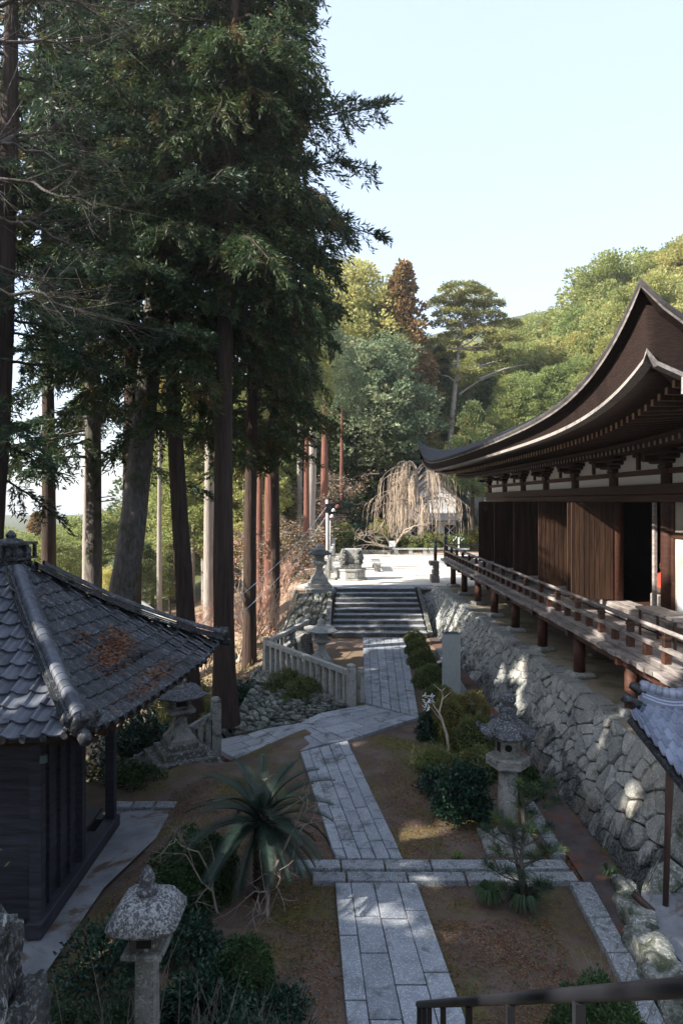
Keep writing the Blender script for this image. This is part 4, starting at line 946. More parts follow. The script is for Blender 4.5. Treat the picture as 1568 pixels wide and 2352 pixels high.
# lanterns on trumpet shafts
def lantern_trumpet(loc, H, rz, label, tiers, mats, open_box=True, roofw=.36):
    t = thing('stone_lantern', loc, label, 'lantern'); L = Vector(loc); A, B = M[mats[0]], M[mats[1]]; z = 0.0
    for (hw_, h) in tiers:
        part('step', MB().lathe(L, [(hw_ * 1.414, z), (hw_ * 1.414, z + h - .015), (hw_ * 1.414 - .02, z + h)], 4, rz), M[mats[2]], t, own=True); z += h
    s = (H - z)
    part('shaft', MB().lathe(L, [(.30 * s, z), (.30 * s, z + .06 * s), (.27 * s, z + .09 * s), (.20 * s, z + .16 * s), (.135 * s, z + .27 * s), (.115 * s, z + .38 * s), (.15 * s, z + .41 * s)], 4, rz), A, t)
    part('platform', MB().lathe(L, [(.15 * s, z + .41 * s), (.27 * s, z + .46 * s), (.28 * s, z + .51 * s), (.22 * s, z + .52 * s)], 4, rz), A, t)
    mb = MB()
    for k in range(4):
        th = 2 * math.pi * (k + .5) / 4 + rz; c = L + Vector((math.cos(th), math.sin(th), 0)) * .155 * s
        mb.beam(c + Vector((0, 0, z + .52 * s)), c + Vector((0, 0, z + .68 * s)), .035 * s + .01, .035 * s + .01)
    fb = part('fire_box', mb.lathe(L, [(.17 * s, z + .52 * s), (.17 * s, z + .55 * s)], 4, rz).lathe(L, [(.17 * s, z + .66 * s), (.17 * s, z + .69 * s)], 4, rz), A, t)
    part('lattice', MB().lathe(L, [(.12 * s, z + .55 * s), (.12 * s, z + .66 * s)], 4, rz), M['black'] if not open_box else M['lantern_light'], fb)
    m = 16; vs = []; prof = [(.15, .685), (roofw, .695), (roofw * 1.04, .72), (roofw * .7, .77), (roofw * .42, .82), (.12, .84)]
    for i, (r, h) in enumerate(prof):
        for k in range(m):
            th = 2 * math.pi * (k / m + .125) + rz; ph = (k % 4) / 4; ph = min(ph, 1 - ph) * 2
            rr_ = r * 1.3 * (1 - .27 * ph) * s; vs.append((L.x + rr_ * math.cos(th), L.y + rr_ * math.sin(th), L.z + z + (h + (.045 * (1 - ph) ** 2 if i in (1, 2, 3) else 0)) * s))
    part('roof', MB().add(vs, [(i * m + k, i * m + (k + 1) % m, (i + 1) * m + (k + 1) % m, (i + 1) * m + k) for i in range(len(prof) - 1) for k in range(m)] + [tuple(range(m - 1, -1, -1)), tuple((len(prof) - 1) * m + k for k in range(m))]), B, t)
    part('jewel', MB().lathe(L, [(.12 * s, z + .83 * s), (.12 * s, z + .87 * s), (.075 * s, z + .89 * s), (.10 * s, z + .93 * s), (.085 * s, z + .97 * s), (.015 * s, z + 1.02 * s)], 10), A, t, True)
    return t
q = at(733, 1361, 30.35)
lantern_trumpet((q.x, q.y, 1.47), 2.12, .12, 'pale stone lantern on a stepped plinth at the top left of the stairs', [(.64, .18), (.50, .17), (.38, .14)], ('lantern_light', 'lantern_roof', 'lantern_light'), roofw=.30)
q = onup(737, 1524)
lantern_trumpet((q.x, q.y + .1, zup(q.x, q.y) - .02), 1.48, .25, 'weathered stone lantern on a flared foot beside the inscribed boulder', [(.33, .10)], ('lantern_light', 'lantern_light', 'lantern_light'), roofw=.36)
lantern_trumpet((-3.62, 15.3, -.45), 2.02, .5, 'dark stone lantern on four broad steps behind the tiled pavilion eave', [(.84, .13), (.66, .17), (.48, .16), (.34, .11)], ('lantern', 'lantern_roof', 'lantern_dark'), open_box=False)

# ================================================================== stone fences
def post(t, p, h, w, mat='lantern_light', cap=True, name='post', rz=.6):
    mb = MB().box((p.x - w / 2, p.y - w / 2, p.z - .1), (p.x + w / 2, p.y + w / 2, p.z + h * .90), rz=rz, bev=.01)
    if cap: mb.lathe((p.x, p.y, p.z), [(w * .60, h * .885), (w * .60, h * .90), (w * .52, h * .91), (w * .64, h * .93), (w * .64, h * .97), (w * .35, h)], 4, rz)
    return part(name, mb, M[mat], t, own=True)
f1 = thing('stone_fence', (FA + FB) / 2, 'pale stone balustrade with square balusters along the top of the rubble bank', 'fence')
ang = math.atan2((FB - FA).y, (FB - FA).x)
post(f1, FA, 1.02, .17, rz=ang); post(f1, FB, 1.12, .19, rz=ang); post(f1, FB + Vector((.28, .35, 0)), .95, .14, rz=ang, name='post')
for i in range(1, 14):
    p = lerp(FA, FB, i / 13.9 + .005); part('baluster', MB().box((p.x - .055, p.y - .055, p.z - .02), (p.x + .055, p.y + .055, p.z + .80), rz=ang), M['lantern_light'], f1, own=True)
part('rail', MB().beam(FA + Vector((0, 0, .86)), FB + Vector((0, 0, .86)), .15, .13), M['lantern_light'], f1)
part('plinth', MB().beam(FA + Vector((0, 0, -.06)), FB + Vector((0, 0, -.06)), .24, .12), M['lantern'], f1)
FC = onup(711, 1444); FC = Vector((-1.25, 25.4, .15))
f1b = thing('stone_fence', (FA + FC) / 2, 'stone balustrade running back from the corner post behind the inscribed boulder', 'fence')
for i in range(1, 12):
    p = lerp(FA, FC, i / 12); part('baluster', MB().box((p.x - .055, p.y - .055, p.z - .05), (p.x + .055, p.y + .055, p.z + .80), rz=.3), M['lantern'], f1b, own=True)
part('rail', MB().beam(FA + Vector((.1, .2, .86)), FC + Vector((0, 0, .86)), .15, .13), M['lantern_light'], f1b)
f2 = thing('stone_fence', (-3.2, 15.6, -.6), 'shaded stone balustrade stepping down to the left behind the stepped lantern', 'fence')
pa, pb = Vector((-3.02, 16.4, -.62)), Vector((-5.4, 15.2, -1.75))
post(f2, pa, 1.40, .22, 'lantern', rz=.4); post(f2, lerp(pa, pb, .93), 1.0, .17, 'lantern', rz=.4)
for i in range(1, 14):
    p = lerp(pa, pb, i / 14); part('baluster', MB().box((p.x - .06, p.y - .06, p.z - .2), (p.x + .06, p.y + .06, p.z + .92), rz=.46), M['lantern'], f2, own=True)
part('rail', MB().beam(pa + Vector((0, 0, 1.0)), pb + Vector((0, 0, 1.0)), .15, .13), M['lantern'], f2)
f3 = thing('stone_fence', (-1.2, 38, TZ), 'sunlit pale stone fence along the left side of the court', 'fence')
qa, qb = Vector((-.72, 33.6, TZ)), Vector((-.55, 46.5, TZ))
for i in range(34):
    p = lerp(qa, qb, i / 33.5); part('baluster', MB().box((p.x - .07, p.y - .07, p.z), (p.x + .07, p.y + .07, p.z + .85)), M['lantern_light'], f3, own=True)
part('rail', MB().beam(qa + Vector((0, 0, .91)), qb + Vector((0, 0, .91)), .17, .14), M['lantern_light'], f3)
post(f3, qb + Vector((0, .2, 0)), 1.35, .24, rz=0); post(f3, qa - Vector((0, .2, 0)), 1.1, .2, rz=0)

# ================================================================== other stone things
m = thing('inscribed_boulder', onup(695, 1508), 'large dark natural boulder with a flat inscribed face inside the fence corner', 'monument')
c = wpos(m); c.z = .05; bmx = bmesh.new(); bmesh.ops.create_icosphere(bmx, subdivisions=4, radius=1); mb = MB()
for w in bmx.verts:
    p = w.co.copy(); k = 1 + .22 * noise.noise(p * 1.1 + Vector((4, 0, 0))) + .06 * noise.noise(p * 4); p *= k
    fx = p.x * .78 - .28; fx = min(fx, .30 + p.y * .1)
    mb.v.append((c.x - .05 + fx, c.y + .1 + p.y * .55, max(-.02, c.z + .30 + p.z * .55 + .33 * (fx + .3))))
mb.f = [tuple(x.index for x in f.verts) for f in bmx.faces]; bmx.free()
part('boulder', mb, M['lantern_dark'], m, True)
fc = Vector((c.x + .16, c.y - .40, c.z + .52)); nrm = Vector((.62, -.74, .22)).normalized(); rgt = Vector((0, 0, 1)).cross(nrm).normalized(); upv = nrm.cross(rgt)
part('inscribed_face', MB().add([fc + rgt * a + upv * b + nrm * dz for dz in (-.2, 0.03) for a, b in ((-.26, -.46), (.25, -.46), (.24, .30), (-.02, .44), (-.24, .34))], [(4, 3, 2, 1, 0), (5, 6, 7, 8, 9)] + [(k, (k + 1) % 5, 5 + (k + 1) % 5, 5 + k) for k in range(5)]), M['lantern'], m)
mb = MB()
for col in range(5):
    for row in range(8):
        if rt.random() < .12 or (row == 7 and col in (0, 4)): continue
        a, b = .17 - col * .085, .22 - row * .08; o_ = fc + rgt * a + upv * b + nrm * .032
        for _ in range(3):
            d_ = rgt * rt.uniform(-.028, .028) + upv * rt.uniform(-.028, .028); s_ = rgt * rt.uniform(-.02, .02) + upv * rt.uniform(-.02, .02)
            mb.beam(o_ + s_ - d_, o_ + s_ + d_, .009, .006, up=nrm)
part('inscription', mb, M['black'], m)
q = on(1036, 1600, .05); st = thing('stone_stele', (q.x, q.y, 0), 'tall plain rectangular stone stele standing among the azaleas by the wall', 'stele')
part('pillar', MB().box((q.x - .235, q.y - .13, 0), (q.x + .235, q.y + .15, 1.80), bev=.008), M['stele'], st)
part('cap', MB().add([(q.x - .235, q.y - .13, 1.802), (q.x + .235, q.y - .13, 1.802), (q.x + .235, q.y + .15, 1.802), (q.x - .235, q.y + .15, 1.802), (q.x - .15, q.y - .0, 1.86), (q.x + .15, q.y, 1.86)], [(0, 1, 5, 4), (2, 3, 4, 5), (1, 2, 5), (3, 0, 4)]), M['lantern_roof'], st)
mb = MB()
for k in range(22):
    z = 1.66 - k * .052
    if k % 6 == 5: continue
    for _ in range(2): mb.box((q.x - .240, q.y - .03 + rt.uniform(-.02, .02), z), (q.x - .2355, q.y - .015 + rt.uniform(-.02, .04), z + rt.uniform(.006, .03)))
part('inscription', mb, M['black'], st)
solo('low_stone', MB().box((q.x - .3, q.y - .3, -.05), (q.x + .32, q.y - .15, .0)), M['lantern'], (q.x, q.y - .2, 0), 'low footing stone in front of the tall stele', 'stone') if False else None
# basin carried by crouching figures on an octagonal plinth
bc = at(806, 1330, 33.9); bc.z = TZ
b = thing('stone_basin', bc, 'square stone basin carried by carved crouching figures on an octagonal plinth in the court', 'stone basin')
part('plinth', MB().lathe(bc, [(.86, 0), (.86, .07), (.74, .08), (.74, .46), (.80, .47), (.80, .54)], 8), M['lantern_light'], b)
for k in range(8):
    th = 2 * math.pi * k / 8 + math.pi / 8 * 0; th = 2 * math.pi * (k + 1) / 8; r = .742 * math.cos(math.pi / 8)
    cc = bc + Vector((math.cos(th) * r, math.sin(th) * r, .27)); part('plinth_panel', MB().beam(cc - Vector((0, 0, .13)), cc + Vector((0, 0, .13)), .4, .03, up=(math.cos(th), math.sin(th), 0)), M['lantern_light'], b, own=True)
part('block', MB().box((bc.x - .52, bc.y - .45, TZ + .54), (bc.x + .52, bc.y + .45, TZ + .78), bev=.03), M['lantern_dark'], b)
part('bowl', MB().box((bc.x - .30, bc.y - .32, TZ + 1.08), (bc.x + .52, bc.y + .32, TZ + 1.52), bev=.02).box((bc.x - .22, bc.y - .25, TZ + .78), (bc.x + .4, bc.y + .25, TZ + 1.08)), M['lantern_light'], b)
bmx = bmesh.new(); bmesh.ops.create_icosphere(bmx, subdivisions=3, radius=1)
for i, (dx, dy) in enumerate(((-.36, -.3), (.36, -.3), (-.36, .3), (.36, .3))):
    mb = MB()
    for (ox, oz, r) in ((0, .14, .2), (0, .36, .22), (.0, .58, .15), (-.14, .3, .12), (.14, .32, .12), (.1, .08, .13), (-.1, .1, .13)):
        base = len(mb.v)
        for w in bmx.verts:
            k = 1 + .3 * noise.noise(w.co * 2.2 + Vector((i * 5, oz * 9, 0))); mb.v.append((bc.x + dx + ox * (1 if dx < 0 else -1) + w.co.x * r * k, bc.y + dy + w.co.y * r * k, TZ + .78 + oz + w.co.z * r * k))
        mb.f += [tuple(x.index + base for x in f.verts) for f in bmx.faces]
    part('carved_figure', mb, M['lantern_dark'], b, True, own=True)
bmx.free()
be = thing('stone_bench', (2.0, 39, TZ), 'white sunlit stone bench standing alone in the middle of the court', 'bench')
part('seat', MB().box((1.74, 37.4, TZ + .38), (2.22, 40.4, TZ + .48), bev=.01), M['lantern_light'], be)
for y in (37.6, 40.1): part('leg', MB().box((1.80, y - .12, TZ), (2.16, y + .12, TZ + .378)), M['lantern_light'], be, own=True)
for i, (xa, xb_) in enumerate(((3.75, 6.2), (6.3, 9.2))):
    lb = thing('long_stone_bench', ((xa + xb_) / 2, 49.3, TZ), ['left one of the two low stone benches edging the hedge behind the court', 'right one of the two low stone benches edging the hedge behind the court'][i], 'bench', None)
    part('seat', MB().box((xa, 49.05, TZ + .36), (xb_, 49.5, TZ + .47), bev=.01), M['lantern_light'], lb)
    for k in range(3): x = lerp(xa + .2, xb_ - .2, k / 2); part('leg', MB().box((x - .13, 49.1, TZ), (x + .13, 49.45, TZ + .358)), M['lantern_light'], lb, own=True)
cu = thing('stone_edging', (2.4, 50, TZ), 'low stone kerb at the left end of the court hedge', 'kerb')
part('kerb', MB().beam((.9, 50.3, TZ + .15), (3.6, 49.6, TZ + .15), .3, .3), M['lantern'], cu)
sg = thing('small_sign', at(900, 1270, 49.5), 'small white notice board on a post above the left end of the bench', 'sign'); q = wpos(sg)
part('board', MB().box((q.x - .22, q.y - .02, TZ + .55), (q.x + .22, q.y + .02, TZ + .98)), M['white'], sg); part('post', MB().box((q.x - .03, q.y + .021, TZ), (q.x + .03, q.y + .06, TZ + .9)), M['lantern'], sg)
# lamp pole with fittings and cables
pp = at(752, 1325, 34.2); pp.z = TZ
lp = thing('lamp_pole', pp, 'slender galvanised pole with lamps and loudspeaker at the corner of the court', 'pole')
part('pole', MB().tube([pp, pp + Vector((0, 0, 2.5)), pp + Vector((-.03, 0, 3.95))], [.085, .075, .07], 10), M['steel_grey'], lp, True)
part('conduit', MB().tube([pp + Vector((.13, -.02, 0)), pp + Vector((.13, -.02, 2.9))], .03, 6), M['steel_grey'], lp, True)
part('bracket', MB().box((pp.x - .1, pp.y - .08, TZ + 3.3), (pp.x + .12, pp.y + .08, TZ + 3.75)).beam(pp + Vector((0, 0, 3.7)), pp + Vector((.55, 0, 3.7)), .03, .03), M['metal'], lp)
for z_, x_ in ((3.05, .22), (3.35, .3)): part('lamp', MB().lathe(pp + Vector((x_, -.05, z_)), [(.02, .16), (.06, .14), (.12, .02), (.0, .0)], 10), M['white'], lp, True)
part('loudspeaker', MB().lathe(pp + Vector((.5, 0, 3.52)), [(.05, .2), (.13, .1), (.14, 0)], 8), M['bark_red'], lp, True)
for k, (pz, tgt, lab) in enumerate(((3.6, at(395, 1480, 16), 'upper pale cable sagging from the lamp pole down to the left'), (3.15, at(430, 1510, 17), 'lower pale cable sagging from the lamp pole down to the left'))):
    a_, b_ = pp + Vector((-.05, 0, pz)), tgt
    solo('overhead_cable', MB().tube([lerp(a_, b_, i / 14) - Vector((0, 0, .5 * math.sin(math.pi * i / 14))) for i in range(15)], .012, 4), M['cable'], lerp(a_, b_, .5), lab, 'cable')
# white plastered storehouse behind the cherry
wb = thing('white_storehouse', (6.5, 63, 1.9), 'white plastered storehouse with dark tiled gable roof behind the weeping cherry', 'building')
x0, x1, ya = 5.55, 10.35, 62.0; ze, zr = 5.6, 8.3
part('wall', MB().add([(x0, ya, 1.5), (x1, ya, 1.5), (x1, ya, ze), ((x0 + x1) / 2, ya, zr), (x0, ya, ze), (x0, ya + 7, 1.5), (x1, ya + 7, 1.5), (x1, ya + 7, ze), ((x0 + x1) / 2, ya + 7, zr), (x0, ya + 7, ze)],
     [(0, 1, 2, 3, 4), (9, 8, 7, 6, 5), (1, 6, 7, 2), (5, 0, 4, 9)]), M['plaster'], wb)
rfw = part('roof', MB().add([(x0 - .6, ya - .5, ze - .2), ((x0 + x1) / 2, ya - .5, zr + .25), (x1 + .6, ya - .5, ze - .2), (x0 - .6, ya + 7.5, ze - .2), ((x0 + x1) / 2, ya + 7.5, zr + .25), (x1 + .6, ya + 7.5, ze - .2),
     (x0 - .6, ya - .5, ze - .4), ((x0 + x1) / 2, ya - .5, zr + .0), (x1 + .6, ya - .5, ze - .4)], [(0, 1, 4, 3), (1, 2, 5, 4), (0, 6, 7, 1), (1, 7, 8, 2)]), M['tile'], wb)
part('verge_board', MB().beam((x0 - .5, ya - .42, ze - .5), ((x0 + x1) / 2, ya - .42, zr - .1), .05, .2).beam(((x0 + x1) / 2, ya - .42, zr - .1), (x1 + .5, ya - .42, ze - .5), .05, .2), M['wood'], rfw)
part('moulding', MB().box((x0 - .03, ya - .06, 4.4), (x1 + .03, ya - .002, 4.55)), M['plaster'], wb)
part('lean_to_roof', MB().add([(x0 - .3, ya - 1.2, 3.75), (x1 + .3, ya - 1.2, 3.75), (x1 + .3, ya, 4.3), (x0 - .3, ya, 4.3), (x0 - .3, ya - 1.2, 3.65), (x1 + .3, ya - 1.2, 3.65), (x1 + .3, ya, 4.2), (x0 - .3, ya, 4.2)], BF), M['tile'], wb)
for k in range(3): x = lerp(x0 + .5, x1 - .9, k / 2); w_ = part('window', MB().box((x - .1, ya - .03, 2.3), (x + .9, ya - .002, 3.3)), M['black'], wb); part('lattice', MB().beam((x - .1, ya - .05, 2.3), (x + .9, ya - .05, 3.3), .05, .03, up=(0, 1, 0)).beam((x + .9, ya - .05, 2.3), (x - .1, ya - .05, 3.3), .05, .03, up=(0, 1, 0)), M['white'], w_)
part('wainscot', MB().box((x0, ya - .035, 1.5), (x1, ya - .002, 2.2)), M['edge_strip'], wb)
gs = thing('garden_stone', at(949, 1255, 53), 'rounded standing stone with a smooth face under the weeping cherry', 'stone'); q = wpos(gs)
part('stone', MB().lathe((q.x, q.y, TZ + .1), [(.62, 0), (.66, .25), (.6, .6), (.42, .9), (.15, 1.05), (.02, 1.08)], 9), M['lantern_light'], gs, True)
part('smooth_face', MB().box((q.x - .3, q.y - .72, TZ + .25), (q.x + .35, q.y - .5, TZ + .8), bev=.02), M['lantern_light'], gs)
# sunlit cliff rock right of the storehouse
cr = MB(); bmx = bmesh.new(); bmesh.ops.create_icosphere(bmx, subdivisions=5, radius=1)
for w in bmx.verts: k = 1 + .4 * noise.noise(w.co * 1.4) + .12 * noise.noise(w.co * 6); cr.v.append((13.2 + w.co.x * 1.5 * k, 66 + w.co.y * 1.8 * k, 4.5 + w.co.z * 3.6 * k))
cr.f = [tuple(x.index for x in f.verts) for f in bmx.faces]; bmx.free()
solo('grey_rock', cr, M['rubble'], (13.2, 66, 2), 'tall grey sunlit rock outcrop right of the white storehouse', 'rock', smooth_=True)
ms = thing('mountain_steps', (15.5, 62, 2), 'distant dark stone steps climbing the hillside behind the hall corner', 'stairs')
for k in range(14): part('step', MB().box((14.3, 58 + k * .55, 1.5), (17.5, 58.6 + k * .55, 1.9 + k * .22)), M['lantern'], ms, own=True)
solo('handrail', MB().tube([(14.6, 55.5, TZ + .2), (15.6, 60, 3.6), (16.4, 66, 9.3)], .05, 5), M['white'], (15.6, 60, 3), 'thin white handrail rising with the distant steps', 'handrail')
tg = thing('paper_tied_rack', at(1053, 1255, 50), 'white post rack hung with tied paper fortunes beside the hall corner', 'rack'); q = wpos(tg); q.z = TZ
part('post', MB().box((q.x - .04, q.y - .04, TZ), (q.x + .04, q.y + .04, TZ + 1.2)), M['white'], tg)
for k in range(8): part('paper_strip', MB().box((q.x - .4 + k * .1 + (k % 2) * .05, q.y - .02, TZ + .95 + .1 * (k % 3)), (q.x - .36 + k * .1, q.y + .02, TZ + 1.08 + .1 * (k % 3))), M['white'], tg, own=True)
ld = thing('folding_ladder', at(1112, 1290, 34.5), 'aluminium folding ladder leaning beside the far veranda', 'ladder'); q = wpos(ld); q.z = TZ
mb = MB()
for s_ in (-.2, .2): mb.tube([(q.x + s_, q.y, TZ), (q.x + s_ * .7 + .2, q.y + .3, TZ + 1.8)], .025, 5).tube([(q.x + s_ + .5, q.y + .5, TZ), (q.x + s_ * .7 + .2, q.y + .3, TZ + 1.8)], .025, 5)
part('frame', mb, M['steel_grey'], ld)
part('rungs', MB().beam((q.x - .2, q.y + .05, TZ + .4), (q.x + .25, q.y + .05, TZ + .4), .04, .03).beam((q.x - .12, q.y + .12, TZ + .9), (q.x + .28, q.y + .12, TZ + .9), .04, .03), M['steel_grey'], ld)
# village roof glimpsed in the valley
vr = thing('valley_house', (-12.2, 38, -6), 'house with pale grey tiled roof down the slope between the trunks', 'house'); a_ = at(312, 1378, 36)
part('roof', MB().add([at(300, 1375, 36), at(405, 1440, 34), at(360, 1470, 30), at(240, 1400, 32), at(330, 1380, 42)], [(0, 3, 2, 1), (0, 1, 4)]), M['lantern_light'], vr)
part('wall', MB().box((-11.5, 33, -7), (-8.5, 37, -2.2)), M['plaster'], vr)
part('ridge', MB().beam(at(300, 1373, 36), at(405, 1438, 34), .2, .22), M['lantern_light'], vr)

# ================================================================== handrail in front of the camera, with the stairs it belongs to
hr = thing('steel_handrail', (.6, 3.0, 1.6), 'black steel handrail crossing the lower right corner of the view', 'handrail')
h0, h1 = Vector((.50, 4.42, 2.235)), Vector((.70, 1.36, 4.53))
part('rail', MB().tube([h0, lerp(h0, h1, .35), lerp(h0, h1, .7), h1, lerp(h0, h1, 1.3)], [.021, .021, .020, .019, .019], 12), M['metal'], hr, True)
def tread(y): return (2.235 - (y - 4.42) * .72) - .92
for i, k in enumerate((0.004, .06, .115, .24, .42, .62, .82)):
    p = lerp(h0, h1, k); part('baluster', MB().box((p.x - .014, p.y - .014, tread(p.y) - .1), (p.x + .014, p.y + .014, p.z - .02)), M['metal'], hr, own=True)
    if i in (0, 1, 2): part('collar', MB().tube([p - Vector((0, 0, .17)), p - Vector((0, 0, .145))], .026, 8), M['steel_grey'], hr, True, own=True)
cs = thing('lookout_stairs', (.2, 3, 0), 'stone stairs descending below the camera beside the handrail', None); cs['kind'] = 'structure'
for k in range(16):
    y = 6.6 - k * .36; z = .15 + k * .255
    if z < tread(y) - .02 or y < 1.2: part('step', MB().box((-1.1, y - .36, 0 if k < 2 else z - .5), (.95, y, min(z, 3.9))), M['kerb'], cs, own=True)
part('landing', MB().box((-2.5, -3, 3.3), (3, 1.2, 3.9)), M['kerb'], cs)

# mossy rock pile at the left edge, close to the camera
rk = thing('rock_outcrop', (-3.1, 5.2, 0), 'tall craggy lichen covered rock at the left edge close to the camera', 'rock')
for i, (x, y, z, sx, sy, sz) in enumerate((x_ + .25, y_0, z_0 * .86, *r_) for x_, y_0, z_0, *r_ in ((-2.95, 5.1, 2.35, .32, .3, .42), (-2.65, 5.05, 1.55, .26, .3, .6), (-3.2, 5.4, 1.7, .5, .4, .8), (-2.35, 5.0, 1.0, .28, .35, .6), (-2.9, 5.1, .7, .7, .6, .8), (-2.1, 5.1, .35, .3, .4, .5), (-2.85, 5.0, 2.75, .2, .18, .06))):
    bmx = bmesh.new(); bmesh.ops.create_icosphere(bmx, subdivisions=4, radius=1); mb = MB()
    for w in bmx.verts:
        p = w.co; k = 1 + .45 * noise.noise(p * 1.5 + Vector((i * 3.1, 0, 0))) + .16 * noise.noise(p * 5 + Vector((i, 0, 0))); q = Vector([max(-.75, min(.75, c_)) for c_ in p]) * k
        mb.v.append((x + q.x * sx, y + q.y * sy, z + q.z * sz))
    mb.f = [tuple(x_.index for x_ in f.verts) for f in bmx.faces]; bmx.free(); part('boulder', mb, M['crag'], rk, own=True)

# the pagoda behind the camera, unseen, added to cut the sky light
pg = thing('pagoda_blocker', (0, -9, 3.9), 'unseen timber building mass added behind the viewpoint to cut sky light', 'pagoda_blocker')
part('wall', MB().box((-5, -13, 3.0), (5, -4.2, 9.5)), M['wood'], pg)
part('roof', MB().add([(-8, -16, 9.2), (8, -16, 9.2), (8, -1.6, 9.2), (-8, -1.6, 9.2), (0, -8.6, 14.5)], [(3, 2, 1, 0), (0, 1, 4), (1, 2, 4), (2, 3, 4), (3, 0, 4)]), M['bark_roof'], pg)
# ================================================================== VEGETATION
def np_leaves(name, mat, C, D, L, W_, parent, seed, label=None, kind=None):
    org = np.array(wpos(parent)); o = put(name, leafmesh(name, mat, np.asarray(C) - org, D, L, W_, seed), parent)
    if kind: o['kind'] = kind
    if label: o['label'] = label
    return o
# ---- big conifers standing close: every bough is a curved limb with side twigs and leaf sprays
def bough(rs, p0, az, L, el, droop, twigs, C, D, Ls, leafL=.2, dens=1.0, hang=.3):
    """collects limb tubes into twigs and leaf sprays into C, D, Ls"""
    n = 7; d0 = np.array([math.cos(az) * math.cos(el), math.sin(az) * math.cos(el), math.sin(el)])
    t = np.linspace(0, 1, n); pts = p0 + d0 * L * t[:, None]; pts[:, 2] -= droop * L * t ** 2
    pts[1:] += rs.normal(size=(n - 1, 3)) * .03 * L * .4
    twigs.append((pts, .012 * L + .012))
    nt = int(L * 7 * dens) + 3
    for i in range(nt):
        tt = rs.uniform(.18, 1.0); k = min(int(tt * (n - 1)), n - 2); f = tt * (n - 1) - k
        b = pts[k] * (1 - f) + pts[k + 1] * f; dd = pts[k + 1] - pts[k]; dd /= np.linalg.norm(dd)
        side = np.cross(dd, [0, 0, 1.0]); side /= np.linalg.norm(side) + 1e-9; sgn = 1 if i % 2 else -1
        tl = L * .34 * (1.1 - tt) + .35; dv = dd * rs.uniform(.4, .9) + side * sgn * rs.uniform(.5, 1.0) + np.array([0, 0, rs.uniform(-.25, .15)])
        dv /= np.linalg.norm(dv); m = int(tl / .085) + 2
        s = np.linspace(.1, 1, m)[:, None]; q = b + dv * tl * s; q[:, 2] -= hang * tl * (s[:, 0] ** 2)
        if i % 3 == 0: twigs.append((np.array([b, q[m // 2], q[-1]]), .012))
        r = 4; Q = np.repeat(q, r, axis=0) + rs.normal(size=(m * r, 3)) * .035
        E = np.repeat(dv[None], m * r, axis=0) + rs.normal(size=(m * r, 3)) * .55; E[:, 2] -= hang * .6
        C.append(Q); D.append(E); Ls.append(np.full(m * r, leafL) * rs.uniform(.6, 1.25, m * r))
def conifer(name, label, trunk, rad, zr, nb, Lf, seed, barkm='bark', leafm='leaf_cedar', droop=.35, el=.1, leafL=.2, leafW=.06, extra=(), azr=None, dens=1.0, hang=.3, group=None, stubs=0):
    """trunk: world points upwards; zr: crown from/to height; Lf(t) bough length"""
    rs = np.random.RandomState(seed); t = thing(name, trunk[0], label, 'tree', group)
    tp = np.array([tuple(p) for p in trunk]); rad = np.array(rad)
    zz = np.linspace(tp[0, 2], tp[-1, 2], 26); X = np.interp(zz, tp[:, 2], tp[:, 0]); Y = np.interp(zz, tp[:, 2], tp[:, 1]); RR = np.interp(zz, tp[:, 2], rad)
    RR = RR * (1 + rs.normal(size=26) * .025); RR[0] *= 1.25; RR[1] *= 1.06
    mb = MB(); n = 14; zf = np.linspace(tp[0, 2], tp[-1, 2], 60)
    for i, z in enumerate(zf):
        x, y, r = np.interp(z, zz, X), np.interp(z, zz, Y), np.interp(z, zz, RR)
        for k in range(n):
            th = 2 * math.pi * k / n; rr = r * (1 + .10 * noise.noise(Vector((k * 1.7, z * .15, seed))) + .04 * noise.noise(Vector((k * 3.1, z * 2, seed))))
            mb.v.append((x + rr * math.cos(th), y + rr * math.sin(th), z))
    for i in range(59):
        for k in range(n): mb.f.append((i * n + k, i * n + (k + 1) % n, (i + 1) * n + (k + 1) % n, (i + 1) * n + k))
    part('trunk', mb, M[barkm], t, True)
    tw, C, D, Ls = [], [], [], []
    for i in range(nb):
        u = (i + rs.uniform(0, 1)) / nb; z = zr[0] + (zr[1] - zr[0]) * u
        az = rs.uniform(0, 2 * math.pi) if azr is None else rs.uniform(*azr)
        p0 = np.array([np.interp(z, zz, X), np.interp(z, zz, Y), z]); L = Lf(u) * rs.uniform(.65, 1.15)
        bough(rs, p0, az, L, el + rs.normal() * .12, droop * rs.uniform(.6, 1.4), tw, C, D, Ls, leafL, dens, hang)
    for (z, az, L, e_, dr) in extra:
        p0 = np.array([np.interp(z, zz, X), np.interp(z, zz, Y), z]); bough(rs, p0, az, L, e_, dr, tw, C, D, Ls, leafL, dens * 1.1, hang)
    mb = MB()
    for pts, r in tw:
        m = len(pts); mb.tube([tuple(p) for p in pts], [r * (1 - .8 * i / (m - 1)) for i in range(m)], 4 if r > .02 else 3, cap=False)
    for i in range(stubs):
        z = tp[0, 2] + (zr[0] - tp[0, 2]) * rs.uniform(.3, 1); a = rs.uniform(0, 6.28); p = Vector((np.interp(z, zz, X), np.interp(z, zz, Y), z))
        mb.tube([p, p + Vector((math.cos(a), math.sin(a), .1)) * rs.uniform(.3, 1.2)], [.03, .01], 4, cap=False)
    part('limbs', mb, M[barkm], t)
    C = np.concatenate(C); D = np.concatenate(D); Ls = np.concatenate(Ls)
    np_leaves('crown', M[leafm], C, D, Ls, Ls / leafL * leafW, t, seed)
    return t
def tp(pts, y): return [at(u, v, y) for u, v in pts]
RT = 0.0                                                # azimuth of a bough reaching to the right
